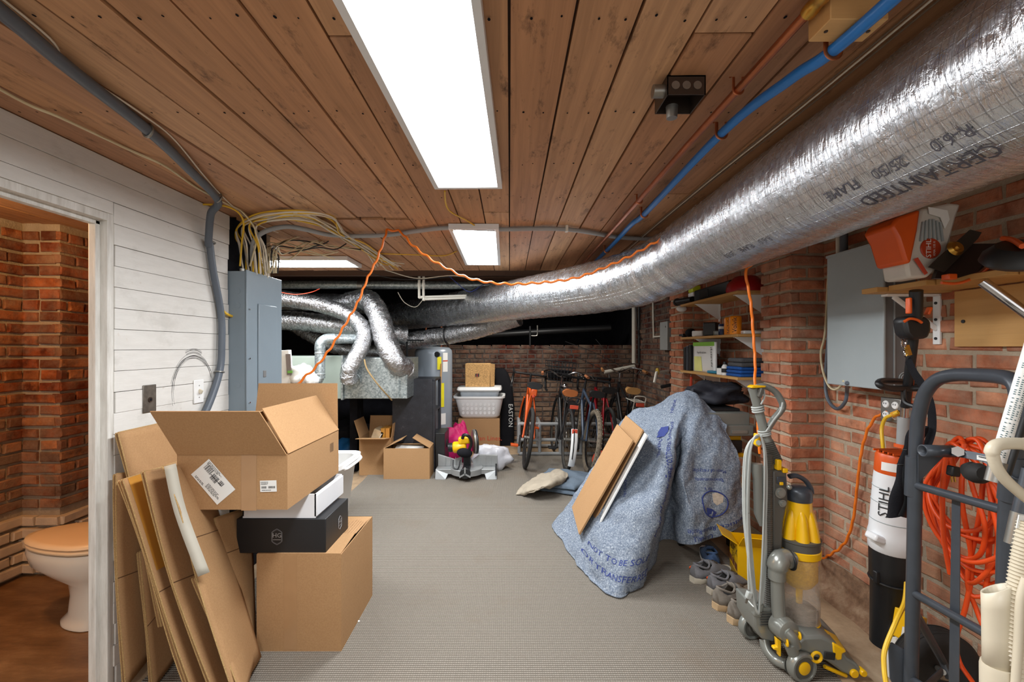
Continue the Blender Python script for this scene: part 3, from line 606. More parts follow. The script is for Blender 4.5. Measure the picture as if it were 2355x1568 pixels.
low = [[(640, 575), (690, 562), (740, 555), (775, 545), (800, 535)], [(625, 570), (665, 558), (720, 575), (770, 590)], [(612, 585), (640, 600)], [(660, 590), (720, 560), (760, 578), (790, 570)], [(650, 555), (700, 545), (760, 560), (830, 575)]]
for i in range(13):
    q = low[i % 5]; pts = [P(598 + i * 3.4, 628, 2.7 + rb.random() * .2)] + [P(606 + i * 3 + rb.uniform(-8, 8), 585 + rb.uniform(-18, 8), 2.8)] + [P(a + rb.uniform(-14, 14), b_ + rb.uniform(-12, 12), 2.95 + .08 * k + rb.random() * .1) for k, (a, b_) in enumerate(q)]
    cable(pts, .0044, 'cream_cable' if i % 4 else 'black_cable', nth('c' if i % 4 else 'b') + ('cream' if i % 4 else 'black') + ' cable from the left in the low tangle above the breaker panel', ('cream' if i % 4 else 'black') + ' tangled cables above the breaker panel')
cable([G(870, 583, k1), G(960, 586, k1 - .01), G(1020, 588, k1), G(1050, 578, k1)], .004, 'yellow_cable', 'yellow cable running level to the farther ceiling light')
for i, (pts, m, l) in enumerate((
    ([P(832, 608, 4.2), P(890, 622, 4.4), P(960, 640, 4.5), P(1050, 634, 4.4), P(1150, 655, 4.6)], 'white_cable', 'white cable sagging under the boards right of the edge-on ceiling light'),
    ([P(820, 618, 4.2), P(900, 640, 4.4), P(970, 642, 4.5), P(1040, 636, 4.6)], 'black_cable', 'black cable sagging above the long steel pipe'),
    ([P(645, 672, 4.4), P(680, 677, 4.4), P(715, 672, 4.4), P(735, 664, 4.5)], 'red_ink', 'thin red wire drooping beside the breaker panel'),
    ([P(1020, 622, 4.5), P(1050, 650, 4.6), P(1080, 671, 4.6), P(1110, 655, 4.7), P(1140, 648, 4.8)], 'blue_ink', 'thin blue wire looping over the long steel pipe'),
    ([P(915, 672, 4.8), P(930, 695, 4.85), P(955, 706, 4.9), P(972, 690, 4.9)], 'white_cable', 'grey white wire hanging behind the fat foil duct'))):
    cable(pts, .004 if i else .005, m, l)
br = thing('breaker_panel', 'tall grey electrical breaker panel at the end of the white plank wall', 'breaker panel', (-1.53, 2.74, .9))
B().bx(-1.60, -1.488, 2.552, 2.93, .86, 1.795).obj('box', M['panel_grey'], br, bev=.004)
B().bx(-1.488, -1.480, 2.546, 2.938, .855, 1.80).obj('cover', M['panel_grey'], br, bev=.003)
do = B().bx(-1.480, -1.472, 2.655, 2.865, .95, 1.62).obj('door', M['panel_grey'], br, bev=.006)
B().bx(-1.473, -1.468, 2.70, 2.73, 1.185, 1.225).obj('latch', M['panel_edge'], do, bev=.003)
for z in (1.05, 1.3, 1.58): B().cyl((-1.478, 2.57, z), (-1.474, 2.57, z), .005, n=8).obj('screw', M['chrome'], br)
for z in (1.0, 1.15, 1.6, 1.68): B().lathe([(.012, 0), (.016, 0), (.016, .001), (.012, .001)], (-1.535, 2.551, z), (0, -1, 0), 16).obj('knockout', M['panel_grey'], br)
for i in range(8): B().lathe([(.013, 0), (.013, .018), (.010, .02)], (-1.53 + .0, 2.585 + i * .045, 1.795), n=12).obj('cable_clamp', M['steel'], br)
tag(B().tube(crom([PX(512, 714, -1.575), P(522, 722, 2.50), P(533, 727, 2.55)], 6), .007, 8).obj('short_cable', M['yellow_cable'], None), 'short yellow cable stub entering the side of the breaker panel', 'cable')
sbox('trim_1', M['soot'], -1.75, -1.602, 2.56, 2.98, .0, 2.11)
sw = thing('light_switch', 'white toggle light switch on the white plank wall', 'light switch', PX(455, 930, XL))
c = PX(455, 900, XL); B().bx(XL + .001, XL + .007, c.y - .036, c.y + .036, c.z - .059, c.z + .059).obj('wall_plate', M['white'], sw, bev=.003)
B().box((XL + .014, c.y, c.z), (.02, .009, .02), (0, .5, 0)).obj('toggle', M['cream'], sw, bev=.002)
for dz in (-.03, .03): B().cyl((XL + .006, c.y, c.z + dz), (XL + .008, c.y, c.z + dz), .003, n=8).obj('screw', M['steel'], sw)
bl = thing('blank_plate', 'tarnished metal blank plate on the white plank wall, left of the switch', 'wall plate', PX(342, 945, XL))
c = PX(342, 916, XL); B().bx(XL + .001, XL + .006, c.y - .036, c.y + .036, c.z - .060, c.z + .060).obj('plate', mat('tarnished_steel', (118, 112, 104), .5, .8, var=.35, ns=40), bl, bev=.004)
B().lathe([(.004, 0), (.011, .0), (.011, .003), (.004, .003)], (XL + .006, c.y, c.z - .005), (1, 0, 0), 16).obj('hole_rim', M['bronze_box'], bl)
B().lathe([(.0001, 0), (.006, 0), (.006, .004), (.0001, .005)], (XL + .006, c.y, c.z - .005), (1, 0, 0), 12).obj('hole', M['soot'], bl)
# ---------------------------------------------------------------- toilet in the washroom
to = thing('toilet', 'white toilet with a beige closed seat in the washroom doorway', 'toilet', (-2.08, 2.28, 0))
def oval(cx, cy, rx, ry, z, n=36, back=.55):
    out = []
    for i in range(n):
        a = 2 * math.pi * i / n; c, s_ = math.cos(a), math.sin(a); x = rx * c if c < 0 else rx * back * c
        out.append(V((cx + x, cy + ry * s_ * (1 - .12 * max(0, -c)), z)))
    return out
def loft(b, rings, cap=True):
    n = len(rings[0]); vs = [p for r in rings for p in r]; fs = []
    for i in range(len(rings) - 1):
        for j in range(n): fs.append((i * n + j, i * n + (j + 1) % n, (i + 1) * n + (j + 1) % n, (i + 1) * n + j))
    if cap: fs += [tuple(range(n))[::-1], tuple(range(len(vs) - n, len(vs)))]
    return b.add(vs, fs)
ty = 2.28
loft(B(), [oval(-2.06, ty, .18, .115, 0), oval(-2.06, ty, .18, .115, .015), oval(-2.05, ty, .155, .10, .05), oval(-2.05, ty, .145, .098, .14), oval(-2.05, ty, .155, .10, .20), oval(-2.06, ty, .24, .13, .245), oval(-2.05, ty, .335, .17, .30), oval(-2.05, ty, .355, .182, .36), oval(-2.05, ty, .352, .18, .385)]).obj('bowl', M['ceramic'], to, smooth=70)
loft(B(), [oval(-2.05, ty, .345, .178, .390), oval(-2.05, ty, .358, .186, .396), oval(-2.05, ty, .355, .185, .408), oval(-2.05, ty, .345, .178, .410)]).obj('seat', M['seatwood'], to, smooth=70)
loft(B(), [oval(-2.05, ty, .345, .178, .414), oval(-2.05, ty, .36, .187, .419), oval(-2.05, ty, .352, .184, .432), oval(-2.05, ty, .32, .165, .437), oval(-2.05, ty, .15, .08, .439)]).obj('lid', M['seatwood'], to, smooth=70)
B().box((-1.80, ty, .58), (.18, .42, .36)).obj('tank', M['ceramic'], to, bev=.02)
B().box((-1.80, ty, .775), (.20, .44, .035)).obj('tank_lid', M['ceramic'], to, bev=.012)
# ---------------------------------------------------------------- cardboard boxes
def edge_strip(par, pts, w, m='card_edge'): B().tube(pts, w, 4).obj('corrugated_edge', M[m], par, smooth=0)
def carton(name, label, cat, x0, x1, y0, y1, z0, h, flaps=(), m='card', t=.004, yaw=0., group=None, lid=False):
    """an open box of thin walls; flaps: (side, angle from closed, length, shear) with side in 'fblr'"""
    c = V(((x0 + x1) / 2, (y0 + y1) / 2, z0)); a, b_ = (x1 - x0) / 2, (y1 - y0) / 2; Rz = Matrix.Rotation(yaw, 3, 'Z')
    T = lambda x, y, z: c + Rz @ V((x, y, z))
    par = thing(name, label, cat, c, group)
    def slab(x0, x1, y0, y1, z0, z1):
        vs = [T(x, y, z) for z in (z0, z1) for x, y in ((x0, y0), (x1, y0), (x1, y1), (x0, y1))]
        return vs, [(3, 2, 1, 0), (4, 5, 6, 7), (0, 1, 5, 4), (1, 2, 6, 5), (2, 3, 7, 6), (3, 0, 4, 7)]
    b = B()
    for q in ((-a, a, -b_, -b_ + t, 0, h), (-a, a, b_ - t, b_, 0, h), (-a, -a + t, -b_ + t, b_ - t, 0, h), (a - t, a, -b_ + t, b_ - t, 0, h), (-a + t, a - t, -b_ + t, b_ - t, 0, t)): b.add(*slab(*q))
    if lid: b.add(*slab(-a + t, a - t, -b_ + t, b_ - t, h - t, h))
    b.obj('body', M[m], par, smooth=0)
    for side, ang, ln, sh in flaps:
        an = math.radians(ang); ca, sa = math.cos(an), math.sin(an)
        if side in 'fb': s = 1 if side == 'f' else -1; e0, e1 = V((-a + .003, -b_ * s, h)), V((a - .003, -b_ * s, h)); d = V((sh, s * ca, sa))
        else: s = 1 if side == 'l' else -1; e0, e1 = V((-a * s, -b_ + .003, h)), V((-a * s, b_ - .003, h)); d = V((s * ca, sh, sa))
        n = (e1 - e0).cross(d).normalized() * t; o = d * ln; k = .012
        vs = [e0, e1, e1 + o - (e1 - e0).normalized() * k, e0 + o + (e1 - e0).normalized() * k]; vs = [T(*p) for p in vs + [p + n for p in vs]]
        B().add(vs, [(3, 2, 1, 0), (4, 5, 6, 7), (0, 1, 5, 4), (1, 2, 6, 5), (2, 3, 7, 6), (3, 0, 4, 7)]).obj('flap', M[m], par, smooth=0)
    return par, T, a, b_
def label_sticker(par, corners, text_rows, off=.0012, bars=True):
    tl, tr, br_, bl_ = [V(q) for q in corners]; x = (tr - tl); y = (tl - bl_); n = x.cross(y).normalized() * off; o = bl_
    b = B(); q = [tl, tr, br_, bl_]; b.add([p + n for p in q], [(3, 2, 1, 0)]); s = b.obj('shipping_label', M['paper'], par, smooth=0)
    f = lambda a, c: o + x * a + y * c + n * 1.5; k = B(); r = random.Random(4)
    for (ax, ay, w_, h_) in bars or ():
        u = ax
        while u < ax + w_: ww = r.choice((.006, .01, .014, .02)); quadm(k, f, u, u + ww, ay, ay + h_); u += ww + r.choice((.008, .014))
    for (ax, ay, w_, n_, dy) in text_rows:
        for i in range(n_):
            u = ax
            while u < ax + w_ * r.uniform(.6, 1): ww = r.uniform(.02, .07); quadm(k, f, u, u + ww, ay - i * dy, ay - i * dy + dy * .45); u += ww + .015
    k.obj('printing', M['ink'], s, smooth=0, kind='stuff')
    return s
# bottom box
big, T, a, b_ = carton('cardboard_box', 'large closed brown cardboard box at the bottom of the stack on the carpet', 'box', -1.132, -.753, 2.023, 2.482, .003, .434, (('f', 0, .227, 0), ('b', 0, .227, 0)))
quadm(q := B(), plane_fn((-.98, 2.0225, .2), (1, 0, 0), (0, 0, 1)), -.03, .03, -.19, .23); q.obj('clear_tape', M['clear_tape'], big, smooth=0)
tx = plane_fn((-.80, 2.33, .4425), (.0, 1, 0), (-1, 0, 0)); k = B(); r = random.Random(9)
for i in range(7):
    u = -.09
    while u < .07: w_ = r.uniform(.01, .03); quadm(k, tx, u, u + w_, -.04 + i * .014, -.0382 + i * .014); u += w_ + .006
k.obj('printing', mat('brown_print', (150, 108, 74), .8), big, smooth=0, kind='stuff')
# black box with the emblem
hg = thing('shoe_box', 'matte black box with a silver HG emblem, resting on the large brown box', 'box', (-1.03, 2.17, .437))
B().bx(-1.228, -.826, 2.032, 2.315, .4375, .592).obj('body', M['black_card'], hg, bev=.003)
def emblem(o, x, y, s, par):
    f = plane_fn(o, x, y, .001); ring_ = [(-.5, .45), (-.3, .62), (0, .78), (.3, .62), (.5, .45), (.5, -.45), (.3, -.62), (0, -.78), (-.3, -.62), (-.5, -.45)]
    B().tube([f(p * s, q * s) for p, q in ring_], .0007, 4, closed=True).obj('emblem_border', M['silver_ink'], par)
    B().tube([f(p * s * .9, q * s * .9) for p, q in ring_], .0004, 4, closed=True).obj('emblem_border', M['silver_ink'], par)
    lettering('HG', lambda p, q: f(p, q + .12 * s), M['silver_ink'], par, s * .62, 'emblem')
    k = B(); [quadm(k, f, (-.38 + i * .065) * s, (-.38 + i * .065 + .045) * s, -.32 * s, -.25 * s) for i in range(12)]; k.obj('emblem_line', M['silver_ink'], par, smooth=0, kind='stuff')
emblem((-1.045, 2.0318, .512), (1, 0, 0), (0, 0, 1), .046, hg); emblem((-.8258, 2.20, .512), (0, 1, 0), (0, 0, 1), .042, hg)
# white open-topped box
wh = thing('white_box', 'white card box between the black box and the open brown box', 'box', (-1.04, 2.2, .593))
b = B(); b.bx(-1.205, -.876, 2.042, 2.37, .5925, .600); b.bx(-1.205, -.876, 2.042, 2.047, .6, .700); b.bx(-1.205, -.876, 2.365, 2.37, .6, .700); b.bx(-1.205, -1.20, 2.042, 2.37, .6, .700); b.bx(-.881, -.876, 2.042, 2.37, .6, .700)
b.obj('body', M['white_card'], wh, smooth=0)
B().bx(-.8765, -.870, 2.043, 2.368, .600, .694).obj('side_panel', M['white_card'], wh, bev=.002)
# open box on top
op, T, a, b_ = carton('cardboard_box', 'open brown cardboard box with raised flaps and a white shipping label, topmost of the stack', 'box', -1.355, -.905, 1.842, 2.392, .7015, .226,
    (('f', 118, .215, -.2), ('b', 96, .245, 0), ('r', 58, .215, .0), ('l', 40, .20, .02)))
for fl, (e0, e1) in (('f', ((-1.44, 1.742, 1.113), (-.96, 1.742, 1.113))),): pass
label_sticker(op, (P(481, 1054.8, 1.8415), P(541.8, 1124.9, 1.8415), P(499.7, 1160.6, 1.8415), P(439.6, 1090.5, 1.8415)),
    ((.05, .93, .5, 3, .05), (.45, .30, .5, 5, .045), (.10, .12, .3, 2, .05), (.32, .62, .4, 1, .08)), bars=((.08, .58, .24, .25), (.36, .50, .2, .28), (.60, .62, .12, .18)))
label_sticker(op, (P(598, 1105, 1.8415), P(636, 1104, 1.8415), P(637, 1130, 1.8415), P(599, 1131, 1.8415)), ((.05, .85, .5, 3, .1), (.1, .12, .8, 1, .12)), bars=((.08, .3, .3, .2), (.5, .3, .4, .2)))
quadm(q := B(), plane_fn(P(567, 1110, 1.8408), (1, 0, 0), (0, 0, 1)), -.022, .040, -.113, .113); q.obj('clear_tape', M['clear_tape'], op, smooth=0)
k = B(); f = plane_fn((-.9045, 2.30, .855), (0, 1, 0), (0, 0, 1)); [quadm(k, f, -.022 + i * .0065, -.022 + i * .0065 + r.choice((.002, .0035)), -.022, .022) for i in range(7)]; k.obj('barcode', M['ink'], op, smooth=0, kind='stuff')
# laundry hamper behind the stack
hb = thing('laundry_hamper', 'white plastic hamper just visible behind the stack of boxes', 'hamper', (-1.17, 2.75, 0))
def rr(x0, x1, y0, y1, r_, z, n=6):
    out = []
    for cx, cy, a0 in ((x1 - r_, y1 - r_, 0), (x0 + r_, y1 - r_, 90), (x0 + r_, y0 + r_, 180), (x1 - r_, y0 + r_, 270)):
        for i in range(n + 1): q = math.radians(a0 + 90 * i / n); out.append(V((cx + r_ * math.cos(q), cy + r_ * math.sin(q), z)))
    return out
loft(B(), [rr(-1.35, -1.06, 2.60, 2.88, .05, .01), rr(-1.40, -.985, 2.54, 2.94, .06, .64), rr(-1.42, -.955, 2.52, 2.96, .07, .665), rr(-1.42, -.955, 2.52, 2.96, .07, .69), rr(-1.385, -.99, 2.555, 2.925, .06, .68), rr(-1.34, -1.07, 2.61, 2.87, .05, .03)], True).obj('tub', M['white'], hb, smooth=50)
B().tube(crom([(-.957, 2.60, .675), (-.945, 2.62, .66), (-.945, 2.86, .66), (-.957, 2.88, .675)], 4), .009, 8).obj('handle', M['white'], hb)
# flattened boxes leaning against the plank wall
crease_m = mat('dark_crease', (104, 74, 46), .9)  # dark brown line drawn along each fold
def sheet(label, near, far, t=.0055, bow=.0, curl=0., layers=1, tape=None, m='card'):
    """a flattened box: near edge and far edge as lists of (u, v, depth) top / crease / bottom"""
    n_ = [P(*q) for q in near]; f_ = [P(*q) for q in far]
    base = (n_[-1] + f_[-1]) / 2; base.z = min(n_[-1].z, f_[-1].z); par = thing('flattened_box', label, 'flattened box', base, 'flattened boxes leaning on the plank wall')
    nr, fr = crom(n_, 6), crom(f_, 6)
    for s in range(layers):
        vs = []; fs = []; nu = 10
        for i in range(len(nr)):
            tv = i / (len(nr) - 1)
            for j in range(nu + 1):
                u = j / nu; p = nr[i].lerp(fr[i], u); nn = V((.9, -.25, .3)).normalized()
                p = p + nn * (bow * math.sin(math.pi * u) * math.sin(math.pi * tv) + curl * math.exp(-u * 9) * math.sin(tv * 5) - s * (t + .006 + .004 * math.sin(tv * 7 + s)))
                vs.append(p)
        for i in range(len(nr) - 1):
            for j in range(nu): fs.append((i * (nu + 1) + j, i * (nu + 1) + j + 1, (i + 1) * (nu + 1) + j + 1, (i + 1) * (nu + 1) + j))
        b = B(); b.add(vs, fs); b.obj('panel', M[m], par, smooth=30, sol=t)
        e = B(); q = [vs[i * (nu + 1)] for i in range(len(nr))]; e.tube([p + V((0, -.0015, 0)) for p in q], t * .5, 5).obj('corrugated_edge', M['card_edge'], par, smooth=0)
        tp = B(); tp.tube([vs[j] + V((0, 0, .001)) for j in range(nu + 1)], t * .5, 5).obj('corrugated_edge', M['card_edge'], par, smooth=0)
        if s == 0:
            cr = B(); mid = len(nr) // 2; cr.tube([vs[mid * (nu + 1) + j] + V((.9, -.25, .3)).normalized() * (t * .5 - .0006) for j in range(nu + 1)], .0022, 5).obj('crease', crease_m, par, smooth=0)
        if s == 0 and tape:
            tb = B(); mm = len(nr) // 2; u0, u1 = tape; vs2 = []
            for i in range(mm):
                for u in (u0, u1): vs2.append(nr[i].lerp(fr[i], u) + V((.9, -.25, .3)).normalized() * (t * .5 + .0015 + curl * math.exp(-u * 9) * math.sin(i / (len(nr) - 1) * 5)))
            tb.add(vs2, [(2 * i, 2 * i + 1, 2 * i + 3, 2 * i + 2) for i in range(mm - 1)]).obj('packing_tape', M['tape'], par, smooth=0)
    return par
sheet('flattened brown box standing almost upright at the back, darkest, beside the door jamb', [(268, 1090, 1.775), (270, 1330, 1.77), (290, 1580, 1.76)], [(400, 1075, 2.06), (405, 1280, 2.06), (400, 1440, 2.04)], layers=2)
sheet('flattened brown box second from the wall, low and narrow in the shadow', [(322, 1270, 1.84), (338, 1440, 1.82), (352, 1585, 1.80)], [(430, 1200, 2.1), (440, 1320, 2.1), (450, 1450, 2.08)], layers=2)
sheet('pale flattened box whose clean top shows highest against the white planks', [(272, 995, 1.785), (310, 1150, 1.79), (372, 1440, 1.80)], [(450, 955, 2.2), (480, 1130, 2.2), (520, 1380, 2.18)], layers=2)
sheet('thick flattened box with wide glossy orange packing tape along its edge', [(283, 1103, 1.74), (363, 1362, 1.70), (452, 1600, 1.66)], [(440, 1052, 2.10), (500, 1290, 2.06), (560, 1560, 2.0)], layers=3, tape=(.05, .24), curl=.008)
sheet('flattened brown box in front of the taped one, torn along its crease', [(332, 1084, 1.74), (398, 1340, 1.70), (498, 1605, 1.65)], [(450, 1062, 2.08), (520, 1290, 2.03), (590, 1545, 1.97)], layers=2, bow=.012)
sw_ = sheet('flattened box with a curled pale grey printed strip along its edge', [(374, 1072, 1.735), (410, 1180, 1.71), (452, 1325, 1.69), (545, 1600, 1.64)], [(470, 1068, 2.05), (500, 1170, 2.03), (530, 1275, 2.01), (600, 1510, 1.96)], layers=1, bow=.02, curl=.012)
st = B(); nr = crom([P(374, 1072, 1.725), P(398, 1180, 1.70), P(452, 1325, 1.675)], 6); st.add([q for p in nr for q in (p + V((.008, -.004, 0)), p + V((.036, .02, .006)))], [(2 * i, 2 * i + 1, 2 * i + 3, 2 * i + 2) for i in range(len(nr) - 1)])
st.obj('grey_strip', mat('grey_print_strip', (176, 170, 156), .6, var=.08), sw_, smooth=40, sol=.002)
sheet('lower flattened box with a torn corrugated edge, in front of the leaning pile', [(448, 1330, 1.73), (505, 1470, 1.70), (560, 1610, 1.65)], [(508, 1275, 1.96), (560, 1400, 1.95), (590, 1500, 1.94)], layers=2, bow=.008)
sheet('flattened brown box nearest the large closed box, tall and smooth', [(493, 1192, 1.93), (512, 1275, 1.94), (578, 1515, 1.93)], [(560, 1170, 2.12), (580, 1250, 2.12), (588, 1495, 2.05)], layers=1)
# bits of white foam on the carpet
for i, (u, v, s) in enumerate(((566, 1537, .009), (825, 1428, .006))): tag(B().sph(G(u, v, .004), (s, s * .8, s * .6), 7, 5).obj('foam_crumb', M['paper'], None), ['white foam crumb on the carpet in front of the leaning cardboard', 'tiny white foam crumb on the carpet beside the large closed box'][i], 'crumb')
# ---------------------------------------------------------------- back left: boxes, bookcase, bags
bx2, T, a, b_ = carton('cardboard_box', 'tall open cardboard box holding pictures and frames, left of the black bookcase', 'box', -1.61, -1.27, 4.84, 5.18, -.002, .40, (('f', 172, .17, 0), ('l', 110, .19, .06), ('b', 92, .19, 0), ('r', 96, .15, 0)))
for i, (x, m, lbl) in enumerate(((-1.375, M['pine'], 'honey wood picture frame standing in the tall open box, on the left'), (-1.325, mat('honey_wood', (206, 140, 60), .4, var=.1), 'honey wood picture frame standing in the tall open box, beside the bookcase'))):
    pf = thing('picture_frame', lbl, 'picture frame', (x, 5.0, .1), 'picture frames in the open box')
    B().bx(x - .022, x + .022, 4.90, 5.12, .01, .49).obj('frame', M['tape'] if i == 0 else m, pf, bev=.004)
    B().bx(x - .024, x - .0225, 4.94, 5.08, .06, .45).obj('backing', M['card'], pf)
tag(B().box((-1.49, 5.0, .25), (.12, .2, .46), (0, .35, 0)).obj('paper_bundle', mat('kraft_paper', (190, 164, 130), .85, var=.3, ns=20), None, bev=.008), 'wrapped kraft paper bundle leaning inside the tall open box', 'parcel')
tag(B().box((-1.45, 4.95, .30), (.005, .18, .30), (0, .5, 0)).obj('lined_paper', M['paper'], None), 'sheet of lined white paper leaning inside the tall open box', 'paper')
bc = thing('black_bookcase', 'scuffed black bookcase standing with its plain back towards the room', 'bookcase', (-1.05, 5.17, 0))
t = NT('scuffed_black'); f = t.noise(t.P(), 14, 7, .75); M['scuff'] = t.out(Base_Color=t.ramp(f, [(.3, srgb(30, 31, 36)), (.6, srgb(44, 45, 52)), (.78, srgb(92, 88, 88))]), Roughness=.5)
x0, x1, y0, y1, z1 = -1.285, -.815, 4.95, 5.38, 1.02
B().bx(x0, x1 - .03, y0, y0 + .02, .0, z1).obj('back_panel', M['scuff'], bc, bev=.003)
B().bx(x0, x1, y0 + .02, y1, z1 - .025, z1).obj('top', M['scuff'], bc, bev=.003)
B().bx(x0, x0 + .02, y0 + .02, y1, .0, z1 - .025).obj('side', M['scuff'], bc)
B().bx(x1 - .03, x1, y0, y0 + .05, .0, z1 - .025).obj('side', M['scuff'], bc, bev=.003)
B().bx(x1 - .03, x1, y1 - .05, y1, .0, z1 - .025).obj('side', M['scuff'], bc, bev=.003)
for z in (.0, .38, .66): B().bx(x0 + .02, x1 - .002, y0 + .02, y1, z, z + .02).obj('shelf', M['scuff'], bc)
lc_ = thing('black_speaker', 'small black speaker box on the floor at the right of the bookcase', 'speaker', (-.745, 5.05, 0))
B().bx(-.80, -.70, 4.88, 5.22, .0, .44).obj('cabinet', M['black'], lc_, bev=.004)
B().lathe([(.001, 0), (.03, .002), (.042, .006), (.046, .006), (.046, 0)], (-.699, 5.05, .3), (1, 0, 0), 20).obj('cone', M['rubber'], lc_)
sm, T, a, b_ = carton('cardboard_box', 'low cardboard box with half-open flaps in front of the black bookcase', 'box', -1.305, -.828, 4.68, 4.93, .003, .318, (('l', 26, .21, 0), ('r', 30, .21, .0), ('b', 8, .10, 0)))
tag(B().box((-1.06, 4.80, .24), (.3, .2, .14), (.05, .03, .1)).obj('newspaper_stack', M['paper'], None, bev=.006), 'stack of newsprint inside the low half-open box', 'paper')
# water heater
hx, hy = -.985, 5.86
wt = thing('water_heater', 'tall grey cylindrical water heater behind the black bookcase', 'water heater', (hx, hy, 0))
B().lathe([(.2, 0), (.235, .01), (.24, .05), (.24, 1.28), (.235, 1.33), (.20, 1.365), (.05, 1.38)], (hx, hy, 0), n=40).obj('tank', mat('heater_grey', (150, 160, 170), .3, .1, var=.03), wt, smooth=45)
def curved(par, a0, a1, z0, z1, m, name, r_=.2415):
    B().add([V((hx + r_ * math.cos(math.radians(lerp(a0, a1, i / 6))), hy + r_ * math.sin(math.radians(lerp(a0, a1, i / 6))), z)) for i in range(7) for z in (z0, z1)], [(2 * i, 2 * i + 2, 2 * i + 3, 2 * i + 1) for i in range(6)]).obj(name, m, par)
ylab = mat('yellow_label', (236, 224, 40), .5); curved(wt, -70, -58, 1.09, 1.25, ylab, 'yellow_tag', .25); curved(wt, -52, -34, 1.06, 1.3, M['paper'], 'warning_label'); curved(wt, -52, -34, 1.19, 1.205, M['red_ink'], 'warning_stripe', .2425)
curved(wt, -62, -48, .62, .92, ylab, 'energy_label', .243); curved(wt, -66, -42, .40, .54, M['paper'], 'rating_label'); B().cyl((hx + .08, hy - .24, 1.28), (hx + .085, hy - .215, 1.28), .035).obj('cap', M['black'], wt)
for dx in (-.1, .1): B().tube([(hx + dx, hy, 1.36), (hx + dx, hy, 1.75)], .012, 10).obj('riser', M['copper'], wt)
# rake and broom standing behind the bookcase
rk = thing('garden_rake', 'black bow rake standing head up behind the black bookcase', 'rake', P(936, 1000, 5.41))
B().tube([P(936, 785, 5.40), P(937, 1040, 5.42)], .013, 10).obj('handle', M['black'], rk)
B().tube([P(893, 782, 5.40), P(975, 782, 5.40)], .008, 8).obj('head', M['black'], rk)
for i in range(14): u = lerp(894, 974, i / 13); B().tube([P(u, 782, 5.40), P(u, 788, 5.34)], .003, 5).obj('tine', M['black'], rk)
bm_ = thing('broom', 'pale wooden broom stick leaning between the bookcase and the water heater', 'broom', P(1011, 1010, 5.5))
B().tube([P(1015, 836, 5.56), P(1008, 1010, 5.52)], .011, 10).obj('stick', M['pine'], bm_); B().box(P(1006, 1030, 5.52), (.22, .06, .09)).obj('brush', M['yellow'], bm_, bev=.01)
# moving box with bin, basket and cork block
vb, T, a, b_ = carton('cardboard_box', 'moving company cardboard box under the white laundry basket', 'box', -.665, -.13, 5.85, 6.25, -.002, .44, (('f', 0, .198, 0), ('b', 0, .198, 0)))
lettering('United Van Lines.', plane_fn((-.40, 5.849, .19), (1, 0, 0), (0, 0, 1), .001), M['red_ink'], vb, .085)
lb = thing('laundry_basket', 'white plastic laundry basket with round holes on the moving box', 'basket', (-.40, 6.05, .44))
bas = [rr(-.62, -.16, 5.90, 6.22, .07, .442), rr(-.66, -.13, 5.86, 6.26, .08, .48), rr(-.71, -.085, 5.83, 6.29, .09, .70), rr(-.735, -.06, 5.81, 6.31, .1, .71), rr(-.735, -.06, 5.81, 6.31, .1, .735), rr(-.70, -.095, 5.84, 6.28, .09, .73), rr(-.65, -.14, 5.87, 6.25, .08, .48), rr(-.61, -.17, 5.91, 6.21, .07, .452)]
loft(B(), bas).obj('tub', M['white'], lb, smooth=45)
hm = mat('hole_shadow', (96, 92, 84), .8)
for rw in range(3):
    for i in range(8):
        y = 5.86 - (.04 + rw * .055) * .1364 - .004
        B().lathe([(.0135, 0), (.0175, 0), (.0175, .002), (.0135, .002)], (-.60 + i * .056, y, .52 + rw * .055), (0, -1, -.13), 12, sy=1.2).obj('hole_rim', M['white'], lb)
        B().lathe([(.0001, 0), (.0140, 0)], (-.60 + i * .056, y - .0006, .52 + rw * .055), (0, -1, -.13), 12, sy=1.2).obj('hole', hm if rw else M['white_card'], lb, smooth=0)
bn = thing('storage_bin', 'clear lidded plastic bin nested in the white laundry basket', 'bin', (-.40, 6.06, .49))
loft(B(), [rr(-.60, -.20, 5.93, 6.21, .04, .50), rr(-.655, -.135, 5.89, 6.25, .05, .80)]).obj('tub', mat('clear_plastic', (190, 198, 206), .25, alpha=.8), bn, smooth=40)
loft(B(), [rr(-.68, -.115, 5.86, 6.27, .05, .80), rr(-.69, -.105, 5.85, 6.28, .05, .815), rr(-.68, -.115, 5.86, 6.27, .05, .845), rr(-.62, -.17, 5.90, 6.22, .05, .85)]).obj('lid', M['white'], bn, smooth=40)
ck = thing('cork_block', 'square cork block with a small logo window on top of the clear bin', 'block', (-.41, 6.02, .85))
B().bx(-.58, -.255, 5.91, 6.16, .852, 1.155).obj('block', M['cork'], ck, bev=.006)
B().add([V((-.255 + .006, 5.91, .855)), V((-.255 + .055, 5.98, .855)), V((-.255 + .055, 6.16, 1.14)), V((-.255 + .006, 6.1, 1.15)), V((-.255, 5.92, 1.15))], [(0, 1, 2, 3, 4)]).obj('side_wedge', M['cork'], ck)
B().bx(-.447, -.397, 5.905, 5.9105, .985, 1.025).obj('logo_window', M['black'], ck); lettering('E', plane_fn((-.422, 5.9045, 1.0), (1, 0, 0), (0, 0, 1)), M['red_ink'], ck, .05)
